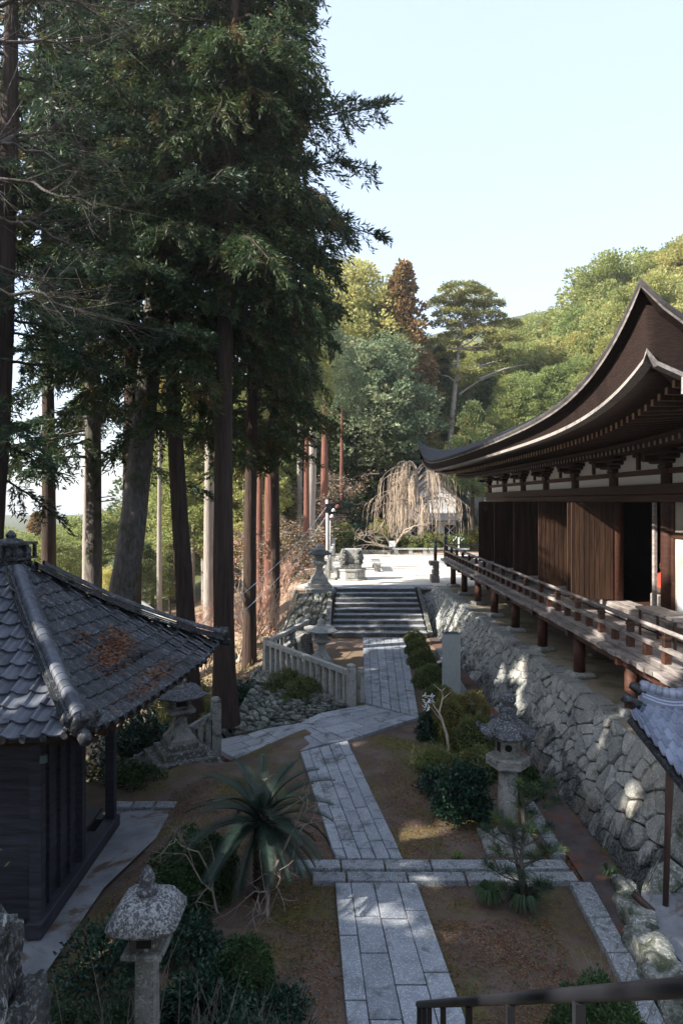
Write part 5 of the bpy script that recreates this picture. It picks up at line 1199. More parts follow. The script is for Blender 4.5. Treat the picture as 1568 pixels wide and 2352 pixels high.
# the big leaning fir that carries the long boughs to the right
def h_at(v, y): return CAMH - (v - VH) * y / F
firs = []
y = 20.0
ex = []
for v, du, dv, dr in ((120, 330, -60, .1), (60, 310, -70, .0), (330, 500, -110, -.02), (420, 480, 0, .12), (400, 470, 130, .12), (200, 330, 40, .15), (520, 370, 60, .2), (600, 330, 60, .2), (300, 360, -30, .1), (-60, 300, -60, .0), (-150, 260, -60, 0), (480, 430, 60, .1), (260, 300, 60, .1), (660, 300, 120, .25)):
    L = math.hypot(du, dv) * y / F; e_ = -math.atan2(dv, du); az = math.radians(R.uniform(-14, 14)); ex.append((h_at(v, y), az, L, e_ + dr * .8, dr))
ex += [(z + R.uniform(-.4, .4), az + R.choice((-.5, .45, .7, -.8)), L * .8, e_, dr) for (z, az, L, e_, dr) in ex]
conifer('fir_tree', 'huge leaning fir with mossy grey trunk whose boughs reach far out over the open sky', tp([(255, 1560), (268, 1450), (300, 1250), (338, 900), (365, 600), (400, 250), (432, -100), (450, -420)], y), [.50, .43, .38, .33, .29, .22, .14, .03],
        (h_at(820, y), h_at(-420, y)), 78, lambda u: 4.4 * (1 - u * .75) + .3, 101, 'bark_grey', 'leaf_fir', .18, .12, .20, .045, ex, dens=.95, hang=.22, stubs=6)
y = 18.6
conifer('cedar_tree', 'tall cedar with straight bare weathered trunk, its base beside the rubble bank, dark drooping crown', tp([(517, 1662), (515, 1500), (512, 1200), (514, 900), (522, 650), (530, 300), (540, -50), (545, -500)], y), [.33, .28, .265, .235, .19, .17, .12, .03],
        (h_at(600, y), h_at(-480, y)), 84, lambda u: 3.0 * (1 - u * .6) + .4, 102, 'bark', 'leaf_cedar', .5, .1, .2, .042,
        [(h_at(v, y), math.radians(a), L, e_, d) for v, a, L, e_, d in ((640, 0, 2.9, .1, .35), (690, 12, 2.8, .05, .4), (600, -12, 2.8, .1, .35), (720, -5, 2.3, .0, .5), (560, 5, 3.0, .15, .3), (650, 30, 3.0, .1, .35), (660, -30, 2.8, .1, .4), (740, 20, 2.0, 0, .6), (520, 0, 3.0, .15, .3), (480, 10, 2.9, .2, .3))], dens=1.15, hang=.75)
y = 23.5
conifer('cedar_tree', 'slim orange lit cedar trunk with wire hoops, second trunk right of the mossy fir', tp([(572, 1600), (573, 1400), (574, 1200), (578, 1000), (582, 800), (590, 500), (600, 100)], y), [.27, .23, .215, .2, .18, .15, .05],
        (h_at(1010, y), h_at(120, y)), 60, lambda u: 2.6 * (1 - u * .6) + .4, 103, 'bark', 'leaf_cedar', .4, .05, .2, .048, dens=1.0, hang=.6)
y = 19.6
conifer('cedar_tree', 'dark reddish cedar trunk rising just left of the straight bare trunk behind the pavilion eave', tp([(446, 1680), (432, 1500), (420, 1300), (405, 1050), (396, 850), (392, 500), (390, 100)], y), [.31, .27, .26, .225, .2, .16, .05],
        (h_at(1000, y), h_at(100, y)), 58, lambda u: 3.1 * (1 - u * .6) + .4, 104, 'bark', 'leaf_cedar', .4, .0, .2, .045, dens=.9, hang=.5)
y = 24.5
conifer('cedar_tree', 'straight mossy trunk behind the pavilion ridge, left of the leaning fir', tp([(216, 1560), (216, 1370), (215, 1100), (210, 800), (205, 600), (196, 200), (190, -200)], y), [.36, .30, .28, .27, .25, .18, .06],
        (h_at(1060, y), h_at(-200, y)), 84, lambda u: 3.3 * (1 - u * .55) + .6, 105, 'bark_grey', 'leaf_fir', .3, .0, .21, .05, dens=.85, hang=.4, stubs=8)
y = 17.0
conifer('cedar_tree', 'nearest dark trunk cut by the left edge, its boughs against bright sky', tp([(-40, 1600), (-20, 1200), (2, 900), (10, 600), (20, 300), (30, -200)], y), [.34, .30, .27, .25, .22, .1],
        (h_at(1150, y), h_at(-200, y)), 44, lambda u: 2.6 * (1 - u * .3) + .2, 106, 'bark', 'leaf_fir', .2, .0, .19, .04, dens=.8, hang=.35)
y = 25.5
conifer('cedar_tree', 'dense cedar closing the gap high behind the leaning fir', tp([(300, 1500), (305, 900), (300, 400), (300, -100)], y), [.4, .33, .25, .08],
        (h_at(760, y), h_at(-150, y)), 62, lambda u: 4.3 * (1 - u * .5) + .5, 107, 'bark', 'leaf_cedar', .35, .05, .27, .10, dens=.75, hang=.5)
y = 29.0
conifer('cedar_tree', 'dense cedar crown filling the sky between the fir and the straight bare trunk', tp([(630, 1650), (632, 1200), (628, 700), (600, 100), (590, -200)], y), [.21, .19, .17, .14, .05],
        (h_at(1040, y), h_at(-150, y)), 66, lambda u: 3.2 * (1 - u * .4) + .4, 108, 'bark', 'leaf_cedar', .4, .05, .27, .10, dens=.75, hang=.6)
y = 27.0
conifer('cedar_tree', 'thin crowned cedar standing behind the leftmost trunk', tp([(110, 1500), (112, 1000), (105, 500), (100, -100)], y), [.28, .24, .18, .06],
        (h_at(620, y), h_at(-150, y)), 60, lambda u: 3.4 * (1 - u * .4) + .5, 109, 'bark', 'leaf_cedar', .3, .05, .25, .09, dens=.7, hang=.5)
# two more that stand left of the frame and throw their shade over the garden
offt = conifer('cedar_tree', 'cedar outside the left edge of the view shading the garden', [Vector((-13, 13.5, -4)), Vector((-12.8, 13.5, 6)), Vector((-13, 13.5, 17))], [.4, .3, .06],
    (0.0, 17), 50, lambda u: 3.9 * (1 - u * .6) + .5, 120, 'bark', 'leaf_cedar', .3, .05, .5, .27, dens=.6, hang=.4, group='cedars just outside the left edge')
for i, (x, y, z, s, r_) in enumerate(((-14.5, 8.5, -4, 1.05, 1), (-12.5, 3.5, -4, .95, 2), (-16.5, 15.5, -5, 1.15, 3), (-19, 12, -5, 1.15, 4), (-18.5, 1.5, -5, 1.2, 5), (-13, -2, -4, 1.0, 6), (-20, 6.5, -5, 1.25, 7))):
    r = offt.copy(); COL.objects.link(r); r.location = (x, y, z); r.rotation_euler = (0, 0, r_); r.scale = (s, s, s)
    for c_ in list(offt.children): k = c_.copy(); COL.objects.link(k); k.parent = r

# ---- far trees: clumped crowns, shared meshes
def crown_far(kind, seed, H, Rr, leafL, nclump, per, mat):
    rs = np.random.RandomState(seed); C = []; D = []
    for i in range(nclump):
        u = (i + .5) / nclump; a = rs.uniform(0, 2 * math.pi)
        if kind == 'cone': z = H * (.12 + .88 * u); r = Rr * (1 - u) ** .75 * rs.uniform(.45, 1.05); cr = Rr * (.26 * (1 - u) + .10)
        elif kind == 'column': z = H * (.35 + .65 * u); r = Rr * (1 - u ** 2.2) * rs.uniform(.2, 1.15); cr = Rr * rs.uniform(.16, .32)
        elif kind == 'dome': z = H * (.34 + .66 * u ** .8) * rs.uniform(.93, 1.03); w = math.sqrt(max(.02, 1 - ((u - .3) / .74) ** 2)); r = Rr * w * rs.uniform(.35, 1.15); cr = Rr * rs.uniform(.12, .24)
        c = np.array([math.cos(a) * r, math.sin(a) * r, z]); out = np.array([math.cos(a), math.sin(a), .25])
        v = rs.normal(size=(per, 3)); v /= np.linalg.norm(v, axis=1, keepdims=True); rad = rs.uniform(.45, 1, (per, 1)) ** .5
        C.append(c + v * rad * cr * np.array([1, 1, .62])); D.append(v * .8 + out * .5 + np.array([0, 0, -.2 if kind == 'cone' else .25]) + rs.normal(size=(per, 3)) * .4)
    C = np.concatenate(C); D = np.concatenate(D); L = leafL * rs.uniform(.6, 1.3, len(C)); return leafmesh('crown', M[mat], C, D, L, L * .55, seed)
def trunk_far(H, r, lean=0.0, mat='bark', limbs=0, seed=1):
    rr = random.Random(seed); mb = MB().tube([(0, 0, -3), (lean * .3, 0, H * .3), (lean * .7, 0, H * .65), (lean, 0, H)], [r * 1.2, r, r * .7, r * .15], 8, cap=False)
    for i in range(limbs):
        z = H * rr.uniform(.35, .9); a = rr.uniform(0, 6.28); l = H * .16 * rr.uniform(.6, 1.2); p = Vector((lean * z / H, 0, z))
        mb.tube([p, p + Vector((math.cos(a) * l * .5, math.sin(a) * l * .5, l * .15)), p + Vector((math.cos(a) * l, math.sin(a) * l, l * .35))], [r * .3, r * .18, r * .05], 4, cap=False)
    return mb.mesh('trunk', M[mat], (0, 0, 0), True)
LIB = {}
def lib(key, *a):
    if key not in LIB: LIB[key] = crown_far(*a)
    return LIB[key]
def ftree(name, label, u, v, y, crown, H0, trunkme, group=None, zb_=None, wide=1.0, zrot=None, lift=0.0):
    """u, v: where the top shows; the foot stands on the terrain"""
    top = at(u, v, y); z0 = gz(top.x, y) if zb_ is None else zb_; h = top.z - z0; s = h / H0
    t = thing(name, (top.x, y, z0), label, 'tree', group); zr_ = R.uniform(0, 6.28) if zrot is None else zrot
    for nm, me in (('trunk', trunkme), ('crown', crown)):
        o = put(nm, me, t); o.scale = (s * wide, s * wide, s); o.rotation_euler = (0, 0, zr_)
    return t
sunA = crown_far('dome', 1, 20, 4.6, .30, 250, 110, 'leaf_sun'); sunB = crown_far('dome', 2, 20, 5.4, .30, 290, 105, 'leaf_sun')
sunC = crown_far('column', 3, 20, 3.6, .30, 210, 110, 'leaf_sun'); midA = crown_far('cone', 4, 20, 4.6, .30, 250, 95, 'leaf_mid')
blueA = crown_far('dome', 5, 20, 5.0, .34, 260, 85, 'leaf_blue'); rustA = crown_far('cone', 6, 20, 3.8, .38, 150, 100, 'leaf_rust'); midB = crown_far('column', 7, 20, 4.0, .32, 130, 150, 'leaf_mid')
tPale = trunk_far(17, .22, .3, 'bark_pale', 4, 1); tDark = trunk_far(18, .28, 0, 'bark', 4, 2); tRed = trunk_far(18, .30, .4, 'bark_red', 0, 3)
g_h = 'sunlit yellow green trees on the hillside behind the hall'
HK = [0]; ORD = 'first second third fourth fifth sixth seventh eighth ninth tenth eleventh'.split()
for (u, v, y) in ((1180, 752, 92), (1225, 735, 100), (1268, 720, 96), (1318, 735, 104), (1352, 660, 96), (1395, 600, 90), (1440, 596, 97), (1490, 590, 90), (1530, 575, 86), (1575, 562, 84), (1620, 560, 90),
                  (1150, 800, 84), (1200, 800, 80), (1250, 790, 82), (1300, 780, 78), (1350, 720, 80), (1395, 700, 78), (1450, 680, 76), (1110, 810, 88), (1500, 640, 74), (1060, 790, 92), (1330, 830, 72), (1265, 850, 72), (1210, 865, 72), (1160, 870, 72), (1400, 780, 70)):
    i = int(u) % 3; hk = HK[0]; HK[0] += 1
    lab = f'{ORD[hk]} tree from the left along the sunlit hillside skyline behind the hall' if hk < 11 else 'sunlit yellow green tree on the hillside behind the hall'
    ftree('hillside_tree', lab, u + R.uniform(-8, 8), v, y, (sunA, sunB, sunC)[i], 20, tPale, g_h, wide=R.uniform(.9, 1.25))
for (u, v, y, c, w, nm, lab) in ((925, 606, 72, rustA, 1.0, 'rusty_conifer', 'rusty tipped conifer with pointed top rising above the storehouse'),
                                 (785, 622, 76, sunB, 1.1, 'broadleaf_tree', 'yellowish rounded tree behind the dark drooping crown'),
                                 (845, 660, 74, sunA, .9, 'broadleaf_tree', 'green rounded tree left of the rusty pointed conifer'),
                                 (800, 800, 66, blueA, 1.2, 'cypress_tree', 'broad blue green cypress above the lamp pole'),
                                 (880, 790, 67, blueA, 1.1, 'cypress_tree', 'blue green cypress above the weeping cherry'),
                                 (860, 900, 66, midB, 1.15, 'cypress_tree', 'mid green cypress low behind the cherry crown'),
                                 (950, 820, 74, midA, 1.1, 'conifer_tree', 'dark conifer below the rusty pointed conifer'),
                                 (985, 860, 74, midB, 1.0, 'conifer_tree', 'dark green conifer right of the storehouse roof'),
                                 (735, 720, 68, midA, 1.3, 'conifer_tree', 'dark conifer half hidden by the drooping crown'),
                                 (1010, 800, 76, midA, 1.2, 'conifer_tree', 'conifer left of the tall flat topped pine'),
                                 (690, 820, 64, midA, 1.2, 'conifer_tree', 'conifer behind the red trunks'),
                                 (1085, 930, 60, midB, 1.0, 'conifer_tree', 'green conifer above the far hall corner')):
    ftree(nm, lab, u, v, y, c, 20, tDark, wide=w)
# red and pale trunks standing in the wood left of the court, crowns joined high above
wood = [(620, 1000, 1430, 38, 'tRed', .0, 'thick red trunk behind the slim orange cedar'), (596, 1080, 1400, 40, 'tRed', 0, 'dim red trunk just right of the slim orange cedar'), (745, 985, 1130, 50, 'tRed', 0, 'bright red trunk above the lamp pole'),
        (716, 1010, 1300, 46, 'tPale', 0, 'leaning pale grey trunk left of the lamp pole'), (704, 1010, 1320, 44, 'tRed', 0, 'thin red trunk beside the leaning pale trunk'), (688, 940, 1120, 54, 'tPale', 0, 'slim yellow lichened trunk in the wood'),
        (784, 1050, 1120, 56, 'tRed', 0, 'distant red trunk right of the lamp pole'), (480, 1110, 1370, 36, 'tPale', 0, 'smooth bright pale trunk left of the straight bare cedar'), (366, 1200, 1390, 46, 'tPale', 0, 'thin pale trunk in the valley between the dark trunks'), (198, 1230, 1360, 40, 'tPale', 0, 'pale trunk hugging the dark mossy trunk')]
widths = {620: .30, 596: .18, 745: .26, 716: .30, 704: .17, 688: .20, 784: .16, 480: .27, 366: .16, 198: .22}
for j, (u, vt, vb, y, k, _, lab) in enumerate(wood):
    top = at(u + (10 if u == 716 else 0), vt - (120 if u > 560 else 260), y); x = at(u, vt, y).x; z0 = gz(x, y); r = widths[u]
    t = thing('cedar_tree' if k == 'tRed' else 'cypress_tree', (x, y, z0), lab, 'tree'); h = top.z - z0
    me = MB().tube([(-.25 if u == 716 else 0, 0, -.5), (0, 0, h * .5), (.2 if u == 716 else .05, 0, h)], [r * 1.2, r, r * .6], 12, cap=False).mesh('trunk', M['bark_red' if k == 'tRed' else 'bark_pale'], (0, 0, 0), True)
    put('trunk', me, t); c = put('crown', [midA, midB, blueA, sunC][j % 4] if u > 560 else sunC, t); s = .36 if u > 560 else .28; c.scale = (s, s, s * 1.0); c.location = (0, 0, h - s * 9); c.rotation_euler = (0, 0, j)
g_v = 'trees filling the valley left of the court'
for (u, v, y, c, w) in ((640, 840, 66, midA, 1.3), (590, 930, 60, sunC, 1.2), (540, 880, 62, sunC, 1.3), (470, 870, 58, sunA, 1.1), (440, 960, 54, sunC, 1.1), (400, 900, 62, midB, 1.2), (350, 1120, 60, blueA, 1.0), (300, 1160, 66, sunA, 1.2), (250, 1180, 60, sunB, 1.2),
                        (200, 1190, 58, sunB, 1.2), (150, 1215, 62, sunA, 1.2), (85, 1180, 66, rustA, 1.1), (110, 1235, 52, sunB, 1.1), (330, 1250, 48, midB, 1.1), (280, 1290, 46, blueA, 1.1), (390, 1250, 50, midB, 1.0), (420, 1180, 60, sunC, 1.2), (240, 1310, 42, sunB, .9),
                        (560, 1010, 52, sunA, 1.1), (640, 1000, 64, midB, 1.3), (520, 1100, 56, sunA, 1.1), (660, 1080, 70, midB, 1.3), (700, 1060, 74, midA, 1.4), (760, 1040, 72, midA, 1.4), (820, 1020, 70, midB, 1.4), (880, 1010, 72, midA, 1.3), (10, 1225, 60, sunB, 1.0), (50, 1240, 56, sunB, 1.1)):
    ftree('valley_tree', 'tree in the sunny wood below and left of the court', u, v, y, c, 20, tPale if c in (sunA, sunB, sunC) else tDark, g_v, wide=w)
for k in range(46):                                  # the wood going on behind the court and up the slopes
    x = R.uniform(-48, 26); y = R.uniform(78, 108); z0 = gz(x, y); s = R.uniform(.7, 1.0) * (.7 if x < -12 else 1)
    t = thing('forest_tree', (x, y, z0), 'tree in the dark wood beyond the court', 'tree', 'trees of the far wood'); zr_ = R.uniform(0, 6)
    for nm, me in (('trunk', tDark), ('crown', (midA, midB, blueA, midA)[k % 4])):
        o = put(nm, me, t); o.scale = (s * 1.2, s * 1.2, s * .9); o.rotation_euler = (0, 0, zr_)
for k in range(34):
    x = R.uniform(20, 75); y = R.uniform(78, 125); z0 = gz(x, y); s = R.uniform(.6, .8)
    t = thing('hillside_tree', (x, y, z0), 'sunlit yellow green tree on the hillside behind the hall', 'tree', g_h); zr_ = R.uniform(0, 6)
    for nm, me in (('trunk', tPale), ('crown', (sunA, sunB, sunC)[k % 3])):
        o = put(nm, me, t); o.scale = (s * 1.1, s * 1.1, s); o.rotation_euler = (0, 0, zr_)

# ---- the tall flat topped pine
py = 73.0; pb = at(1033, 1060, py); pine = thing('tall_pine', (pb.x, py, gz(pb.x, py)), 'tall flat topped pine with pale curving trunk above the far end of the hall roof', 'tree')
mb = MB(); z0 = gz(pb.x, py)
tr = [Vector((pb.x - .5, py, z0 - .5)), at(1034, 1000, py), at(1046, 880, py), at(1050, 850, py), at(1053, 800, py), at(1062, 740, py), at(1066, 690, py)]
mb.tube(tr, [.42, .32, .24, .2, .15, .1, .05], 10, cap=False)
rs = np.random.RandomState(9); C = []; D = []
pads = [(1060, 664, 46), (1090, 680, 44), (1030, 690, 36), (1122, 700, 34), (1008, 700, 28), (1075, 705, 46), (1040, 722, 42), (1110, 728, 46), (1160, 745, 36), (1020, 745, 30), (1068, 750, 40), (1015, 790, 38), (1045, 775, 36), (1100, 765, 34), (1030, 820, 34), (1150, 780, 34), (1120, 800, 30), (1022, 850, 32), (1070, 855, 30), (1135, 830, 34), (1170, 815, 28)]
for (u, v, w) in pads:
    c = at(u, v, py + rs.uniform(-2.5, 2.5)); k = min(tr[2:], key=lambda p: abs(p.z - (c.z - .8)))
    m_ = lerp(k, c, .55) + Vector((0, 0, -.25)); mb.tube([k, m_, c - Vector((0, 0, .2))], [.12, .08, .03], 5, cap=False)
    r = w * py / F * .95; n = int(1300 * (w / 40) ** 2); a = rs.uniform(0, 2 * math.pi, n); q = np.sqrt(rs.uniform(0, 1, n)) * r
    sub = rs.normal(size=(n, 3)) * .1; C.append(np.array(c) + np.stack([np.cos(a) * q * 1.15, np.sin(a) * q, rs.normal(size=n) * .08 + .25 * (1 - (q / r) ** 2) + .12 * np.sin(a * 5 + q * 4)], 1) + sub * .6)
    D.append(np.stack([np.cos(a), np.sin(a), rs.uniform(-.1, .9, n)], 1) + rs.normal(size=(n, 3)) * .5)
for a_, b_ in (((1055, 905), (1135, 860)), ((1100, 870), (1215, 835)), ((1050, 880), (1010, 860)), ((1056, 860), (1078, 840))): mb.tube([at(*a_, py), lerp(at(*a_, py), at(*b_, py), .5) + Vector((0, 0, .25)), at(*b_, py)], [.13, .09, .03], 5, cap=False)
mb.tube([at(1130, 1010, 75), at(1139, 930, 75), at(1136, 890, 75)], [.18, .15, .1], 7, cap=False)
part('trunk', mb, M['bark_pale'], pine, True)
C = np.concatenate(C); np_leaves('crown', M['leaf_pine'], C, np.concatenate(D), rs.uniform(.2, .42, len(C)), .13, pine, 9)

# ---- bare and twiggy trees
def bare(rs, p, d, L, r, lv, out, spread=.6, up=.15, kids=3, seglen=3):
    pts = [p]; q = p.copy(); dd = d.copy()
    for i in range(seglen):
        dd = dd + rs.normal(size=3) * .16 + np.array([0, 0, up * .3]); dd /= np.linalg.norm(dd); q = q + dd * L / seglen; pts.append(q)
    out.append((pts, r)); 
    if lv <= 0: return
    for k in range(kids):
        i = rs.randint(1, len(pts)); nd = dd + rs.normal(size=3) * spread; nd[2] += up; nd /= np.linalg.norm(nd)
        bare(rs, pts[i], nd, L * rs.uniform(.55, .8), r * .6, lv - 1, out, spread, up, kids, seglen)
def bare_thing(name, label, cat, base, seed, H, r, lv, mat, spread=.6, up=.15, kids=3, dirs=((0, 0, 1),), L0=None, n_sides=4, group=None, leafs=None):
    rs = np.random.RandomState(seed); out = []; t = thing(name, base, label, cat, group)
    for d in dirs:
        d = np.array(d, float) + rs.normal(size=3) * .08; bare(rs, np.array(base) + rs.normal(size=3) * (.0 if len(dirs) == 1 else .08) * np.array([1, 1, 0]), d / np.linalg.norm(d), L0 or H * .4, r, lv, out, spread, up, kids)
    tr_, tw_ = MB(), MB()
    for pts, rr in out:
        m = len(pts); (tr_ if rr > r * .5 else tw_).tube([tuple(p) for p in pts], [rr * (1 - .45 * i / (m - 1)) for i in range(m)], n_sides if rr > r * .3 else 3, cap=False)
    part('trunk' if cat == 'tree' else 'stems', tr_, M[mat], t, True)
    if tw_.v: part('branches', tw_, M[mat], t)
    if leafs:
        m_, num, s_ = leafs; P = [p for pts, rr in out if rr < r * .4 for p in pts]; P = np.array(P)[rs.randint(0, len(P), num)] + rs.normal(size=(num, 3)) * s_ * 1.2
        np_leaves('leaves', M[m_], P, rs.normal(size=(num, 3)) * np.array([1, 1, .4]), s_, s_ * .6, t, seed)
    return t
# overhanging bare boughs, upper left, from a tree standing left of the view
rs = np.random.RandomState(44); bt = thing('bare_cherry_tree', (-7.2, 8.3, -.3), 'bare deciduous tree at the left edge whose thin twigs sweep across the dark firs', 'tree')
mb, m2 = MB(), MB(); mb.tube([(-7.2, 8.3, -.5), (-6.9, 8.4, 3), (-6.6, 8.5, 6.5), (-6.3, 8.6, 10), (-6.2, 8.6, 12.5)], [.3, .24, .19, .13, .05], 10)
for (u0, v0, u1, v1) in ((-120, 330, 200, 420), (-120, 150, 200, 130), (-120, 420, 220, 500), (-130, 520, 200, 590), (-100, 60, 200, -20), (-120, 380, 210, 330), (-120, 620, 140, 690), (-110, 0, 260, 60), (-100, 700, 190, 740)):
    a, b = at(u0, v0, 8.6), at(u1, v1, 8.8 + rs.uniform(-1, 1)); n = 9; pts = [lerp(a, b, i / n) + Vector(rs.normal(size=3) * .04) + Vector((0, 0, .25 * math.sin(math.pi * i / n * .9))) for i in range(n + 1)]
    mb.tube(pts, [.035 * (1 - .85 * i / n) + .003 for i in range(n + 1)], 5, cap=False); st = Vector((-6.5, 8.5, a.z - 1)); mb.tube([st, lerp(st, a, .6), a], [.08, .05, .035], 6, cap=False)
    for i in range(3, n + 1):
        for k in range(3):
            d = (b - a).normalized() + Vector(rs.normal(size=3) * .45); l = rs.uniform(.4, 1.1); p = lerp(pts[i - 1], pts[i], rs.uniform(0, 1)); q = p + d * l * .5 + Vector((0, 0, .03)); e = p + d * l
            m2.tube([p, q, e + Vector((0, 0, .08))], [.0065, .005, .002], 3, cap=False)
            for _ in range(3):
                f_ = lerp(p, e, rs.uniform(.2, 1)); m2.tube([f_, f_ + (d + Vector(rs.normal(size=3) * .6)) * l * .3], [.0035, .0015], 3, cap=False)
part('trunk', mb, M['bark_grey'], bt, True); part('branches', m2, M['bark_grey'], bt)
# dried leaved maples between the red trunks
for i, (u, v, y, H) in enumerate(((640, 1400, 38, 5.0), (775, 1262, 57, 7.0), (690, 1330, 49, 6.5), (735, 1262, 55, 7.0), (600, 1330, 46, 6.0))):
    b = at(u, v, y); b.z = min(b.z, gz(b.x, y) + .0) if gz(b.x, y) < b.z else b.z
    rs = np.random.RandomState(200 + i); t = thing('maple_tree', b, ['brown leaved maple lowest by the straight cedar trunk', 'layered brown maple behind the court fence', 'layered brown maple left of the lamp pole', 'layered brown maple far behind the lamp pole', 'brown maple behind the slim orange trunk'][i], 'tree')
    out = []; C = []
    for k in range(16):
        a = rs.uniform(0, 6.28); z = H * rs.uniform(.35, 1.0); l = 2.6 * rs.uniform(.6, 1.2); p0 = np.array([b.x, b.y, b.z + z * .6]); p1 = p0 + np.array([math.cos(a) * l * .5, math.sin(a) * l * .5, z * .3]); p2 = p0 + np.array([math.cos(a) * l, math.sin(a) * l, z * .35 - .1]); out.append([p0, p1, p2])
        n = 150; s = rs.uniform(.2, 1.15, n)[:, None]; q = p0 + (p2 - p0) * s + rs.normal(size=(n, 3)) * np.array([.42, .42, .07]); C.append(q)
        for _ in range(4): f_ = p1 + (p2 - p1) * rs.uniform(0, 1); out.append([f_, f_ + rs.normal(size=3) * np.array([.35, .35, .08]) + (p2 - p1) * .3, f_ + rs.normal(size=3) * np.array([.5, .5, .12]) + (p2 - p1) * .6])
    mb = MB().tube([tuple(b), (b.x, b.y, b.z + H * .7)], [.12, .06], 7, cap=False)
    for pts in out: mb.tube([tuple(p) for p in pts], [.035, .022, .008], 3, cap=False)
    part('trunk', mb, M['twig'], t); C = np.concatenate(C); np_leaves('leaves', M['leaf_maple'], C, rs.normal(size=(len(C), 3)) * np.array([1, 1, .3]), .17, .10, t, i)
# pale bare brush on the slope
k = 0
for (u, v, y, H, m_) in ((470, 1445, 30, 2.4, 'twig_pink'), (560, 1470, 29, 2.3, 'twig_pink'), (620, 1460, 28.5, 2.6, 'twig_pink'), (655, 1420, 32, 2.2, 'twig_pink'), (545, 1560, 25, 3.4, 'twig_pale'), (600, 1400, 33, 2.4, 'twig_pink'), (450, 1400, 34, 2.4, 'twig_pink'), (640, 1510, 26.5, 2.0, 'twig_pale'), (500, 1400, 36, 2.5, 'twig_pink'), (540, 1400, 36, 2.5, 'twig_pink'), (585, 1510, 27, 2.2, 'twig_pink'), (470, 1520, 26, 2.0, 'twig_pale')):
    b = at(u, v, y); b.z = gz(b.x, y); bare_thing('bare_shrub', 'pale leafless shrub in the sun on the slope behind the trunks', 'shrub', b, 300 + k, H, .03, 4, m_, .5, .25, 3, dirs=((0, 0, 1), (.4, 0, 1), (-.4, .1, 1), (.1, .4, 1), (-.2, -.3, 1)), L0=H * .42, n_sides=3, group='leafless shrubs on the sunny slope'); k += 1
bare_thing('bare_shrub', 'dry brown shrub growing on the rubble wall left of the stairs', 'shrub', (-1.15, 27.5, .5), 333, 1.1, .012, 4, 'twig', .5, .3, 3, dirs=((0, 0, 1), (.4, 0, 1), (-.4, .1, 1), (.1, .4, 1), (-.2, -.3, 1)), L0=.45, n_sides=3)

# ---- weeping cherry
cb = at(965, 1262, 53); cb.z = TZ + .1; ch = thing('weeping_cherry', cb, 'leafless weeping cherry with pale hanging twigs in front of the white storehouse', 'tree')
rs = np.random.RandomState(71); mb = MB(); ms_ = MB()
mb.tube([cb, cb + Vector((.1, 0, 1.6)), cb + Vector((-.1, 0, 3.2)), cb + Vector((-.3, 0, 5.0)), cb + Vector((-.35, 0, 6.2))], [.36, .28, .22, .15, .06], 9, cap=False)
for k in range(46):
    a = rs.uniform(0, 2 * math.pi); z = rs.uniform(2.8, 6.2); l = rs.uniform(1.6, 3.7) * (1.25 - (z - 2.8) / 8); p0 = cb + Vector((-.2, 0, z)); d = Vector((math.cos(a), math.sin(a) * .8, 0))
    if d.x > 0: l *= 1.05
    arc = [p0 + d * l * t_ + Vector((0, 0, 1.1 * math.sin(t_ * 2.4) - .9 * t_ * t_)) for t_ in np.linspace(0, 1, 7)]
    mb.tube(arc, [.06, .05, .042, .034, .026, .02, .012], 5, cap=False)
    for j in range(13):
        t_ = rs.uniform(.25, 1); i = min(int(t_ * 6), 5); p = lerp(arc[i], arc[i + 1], t_ * 6 - i); hang = min(rs.uniform(1.0, 3.9), p.z - TZ - 1.0); o_ = Vector((d.x * .5 + rs.normal() * .25, d.y * .5 + rs.normal() * .25, 0)) * .55
        w = [p + o_ * (1 - math.exp(-3 * s_)) + Vector((rs.normal() * .03, rs.normal() * .03, .12 * math.sin(s_ * 3) - hang * s_ ** 1.25)) for s_ in np.linspace(0, 1, 6)]
        ms_.tube(w, [.021, .019, .017, .015, .012, .006], 3, cap=False)
part('trunk', mb, M['twig'], ch); part('hanging_twigs', ms_, M['twig_hang'], ch)
bare_thing('white_barked_tree', 'low crooked whitish bare tree hung with paper beside the weeping cherry', 'tree', at(905, 1262, 50), 81, 2.6, .09, 4, 'twig_pale', .75, .0, 3, dirs=((-1, 0, .5), (.5, 0, .9), (-.8, .2, .9)), L0=1.7)

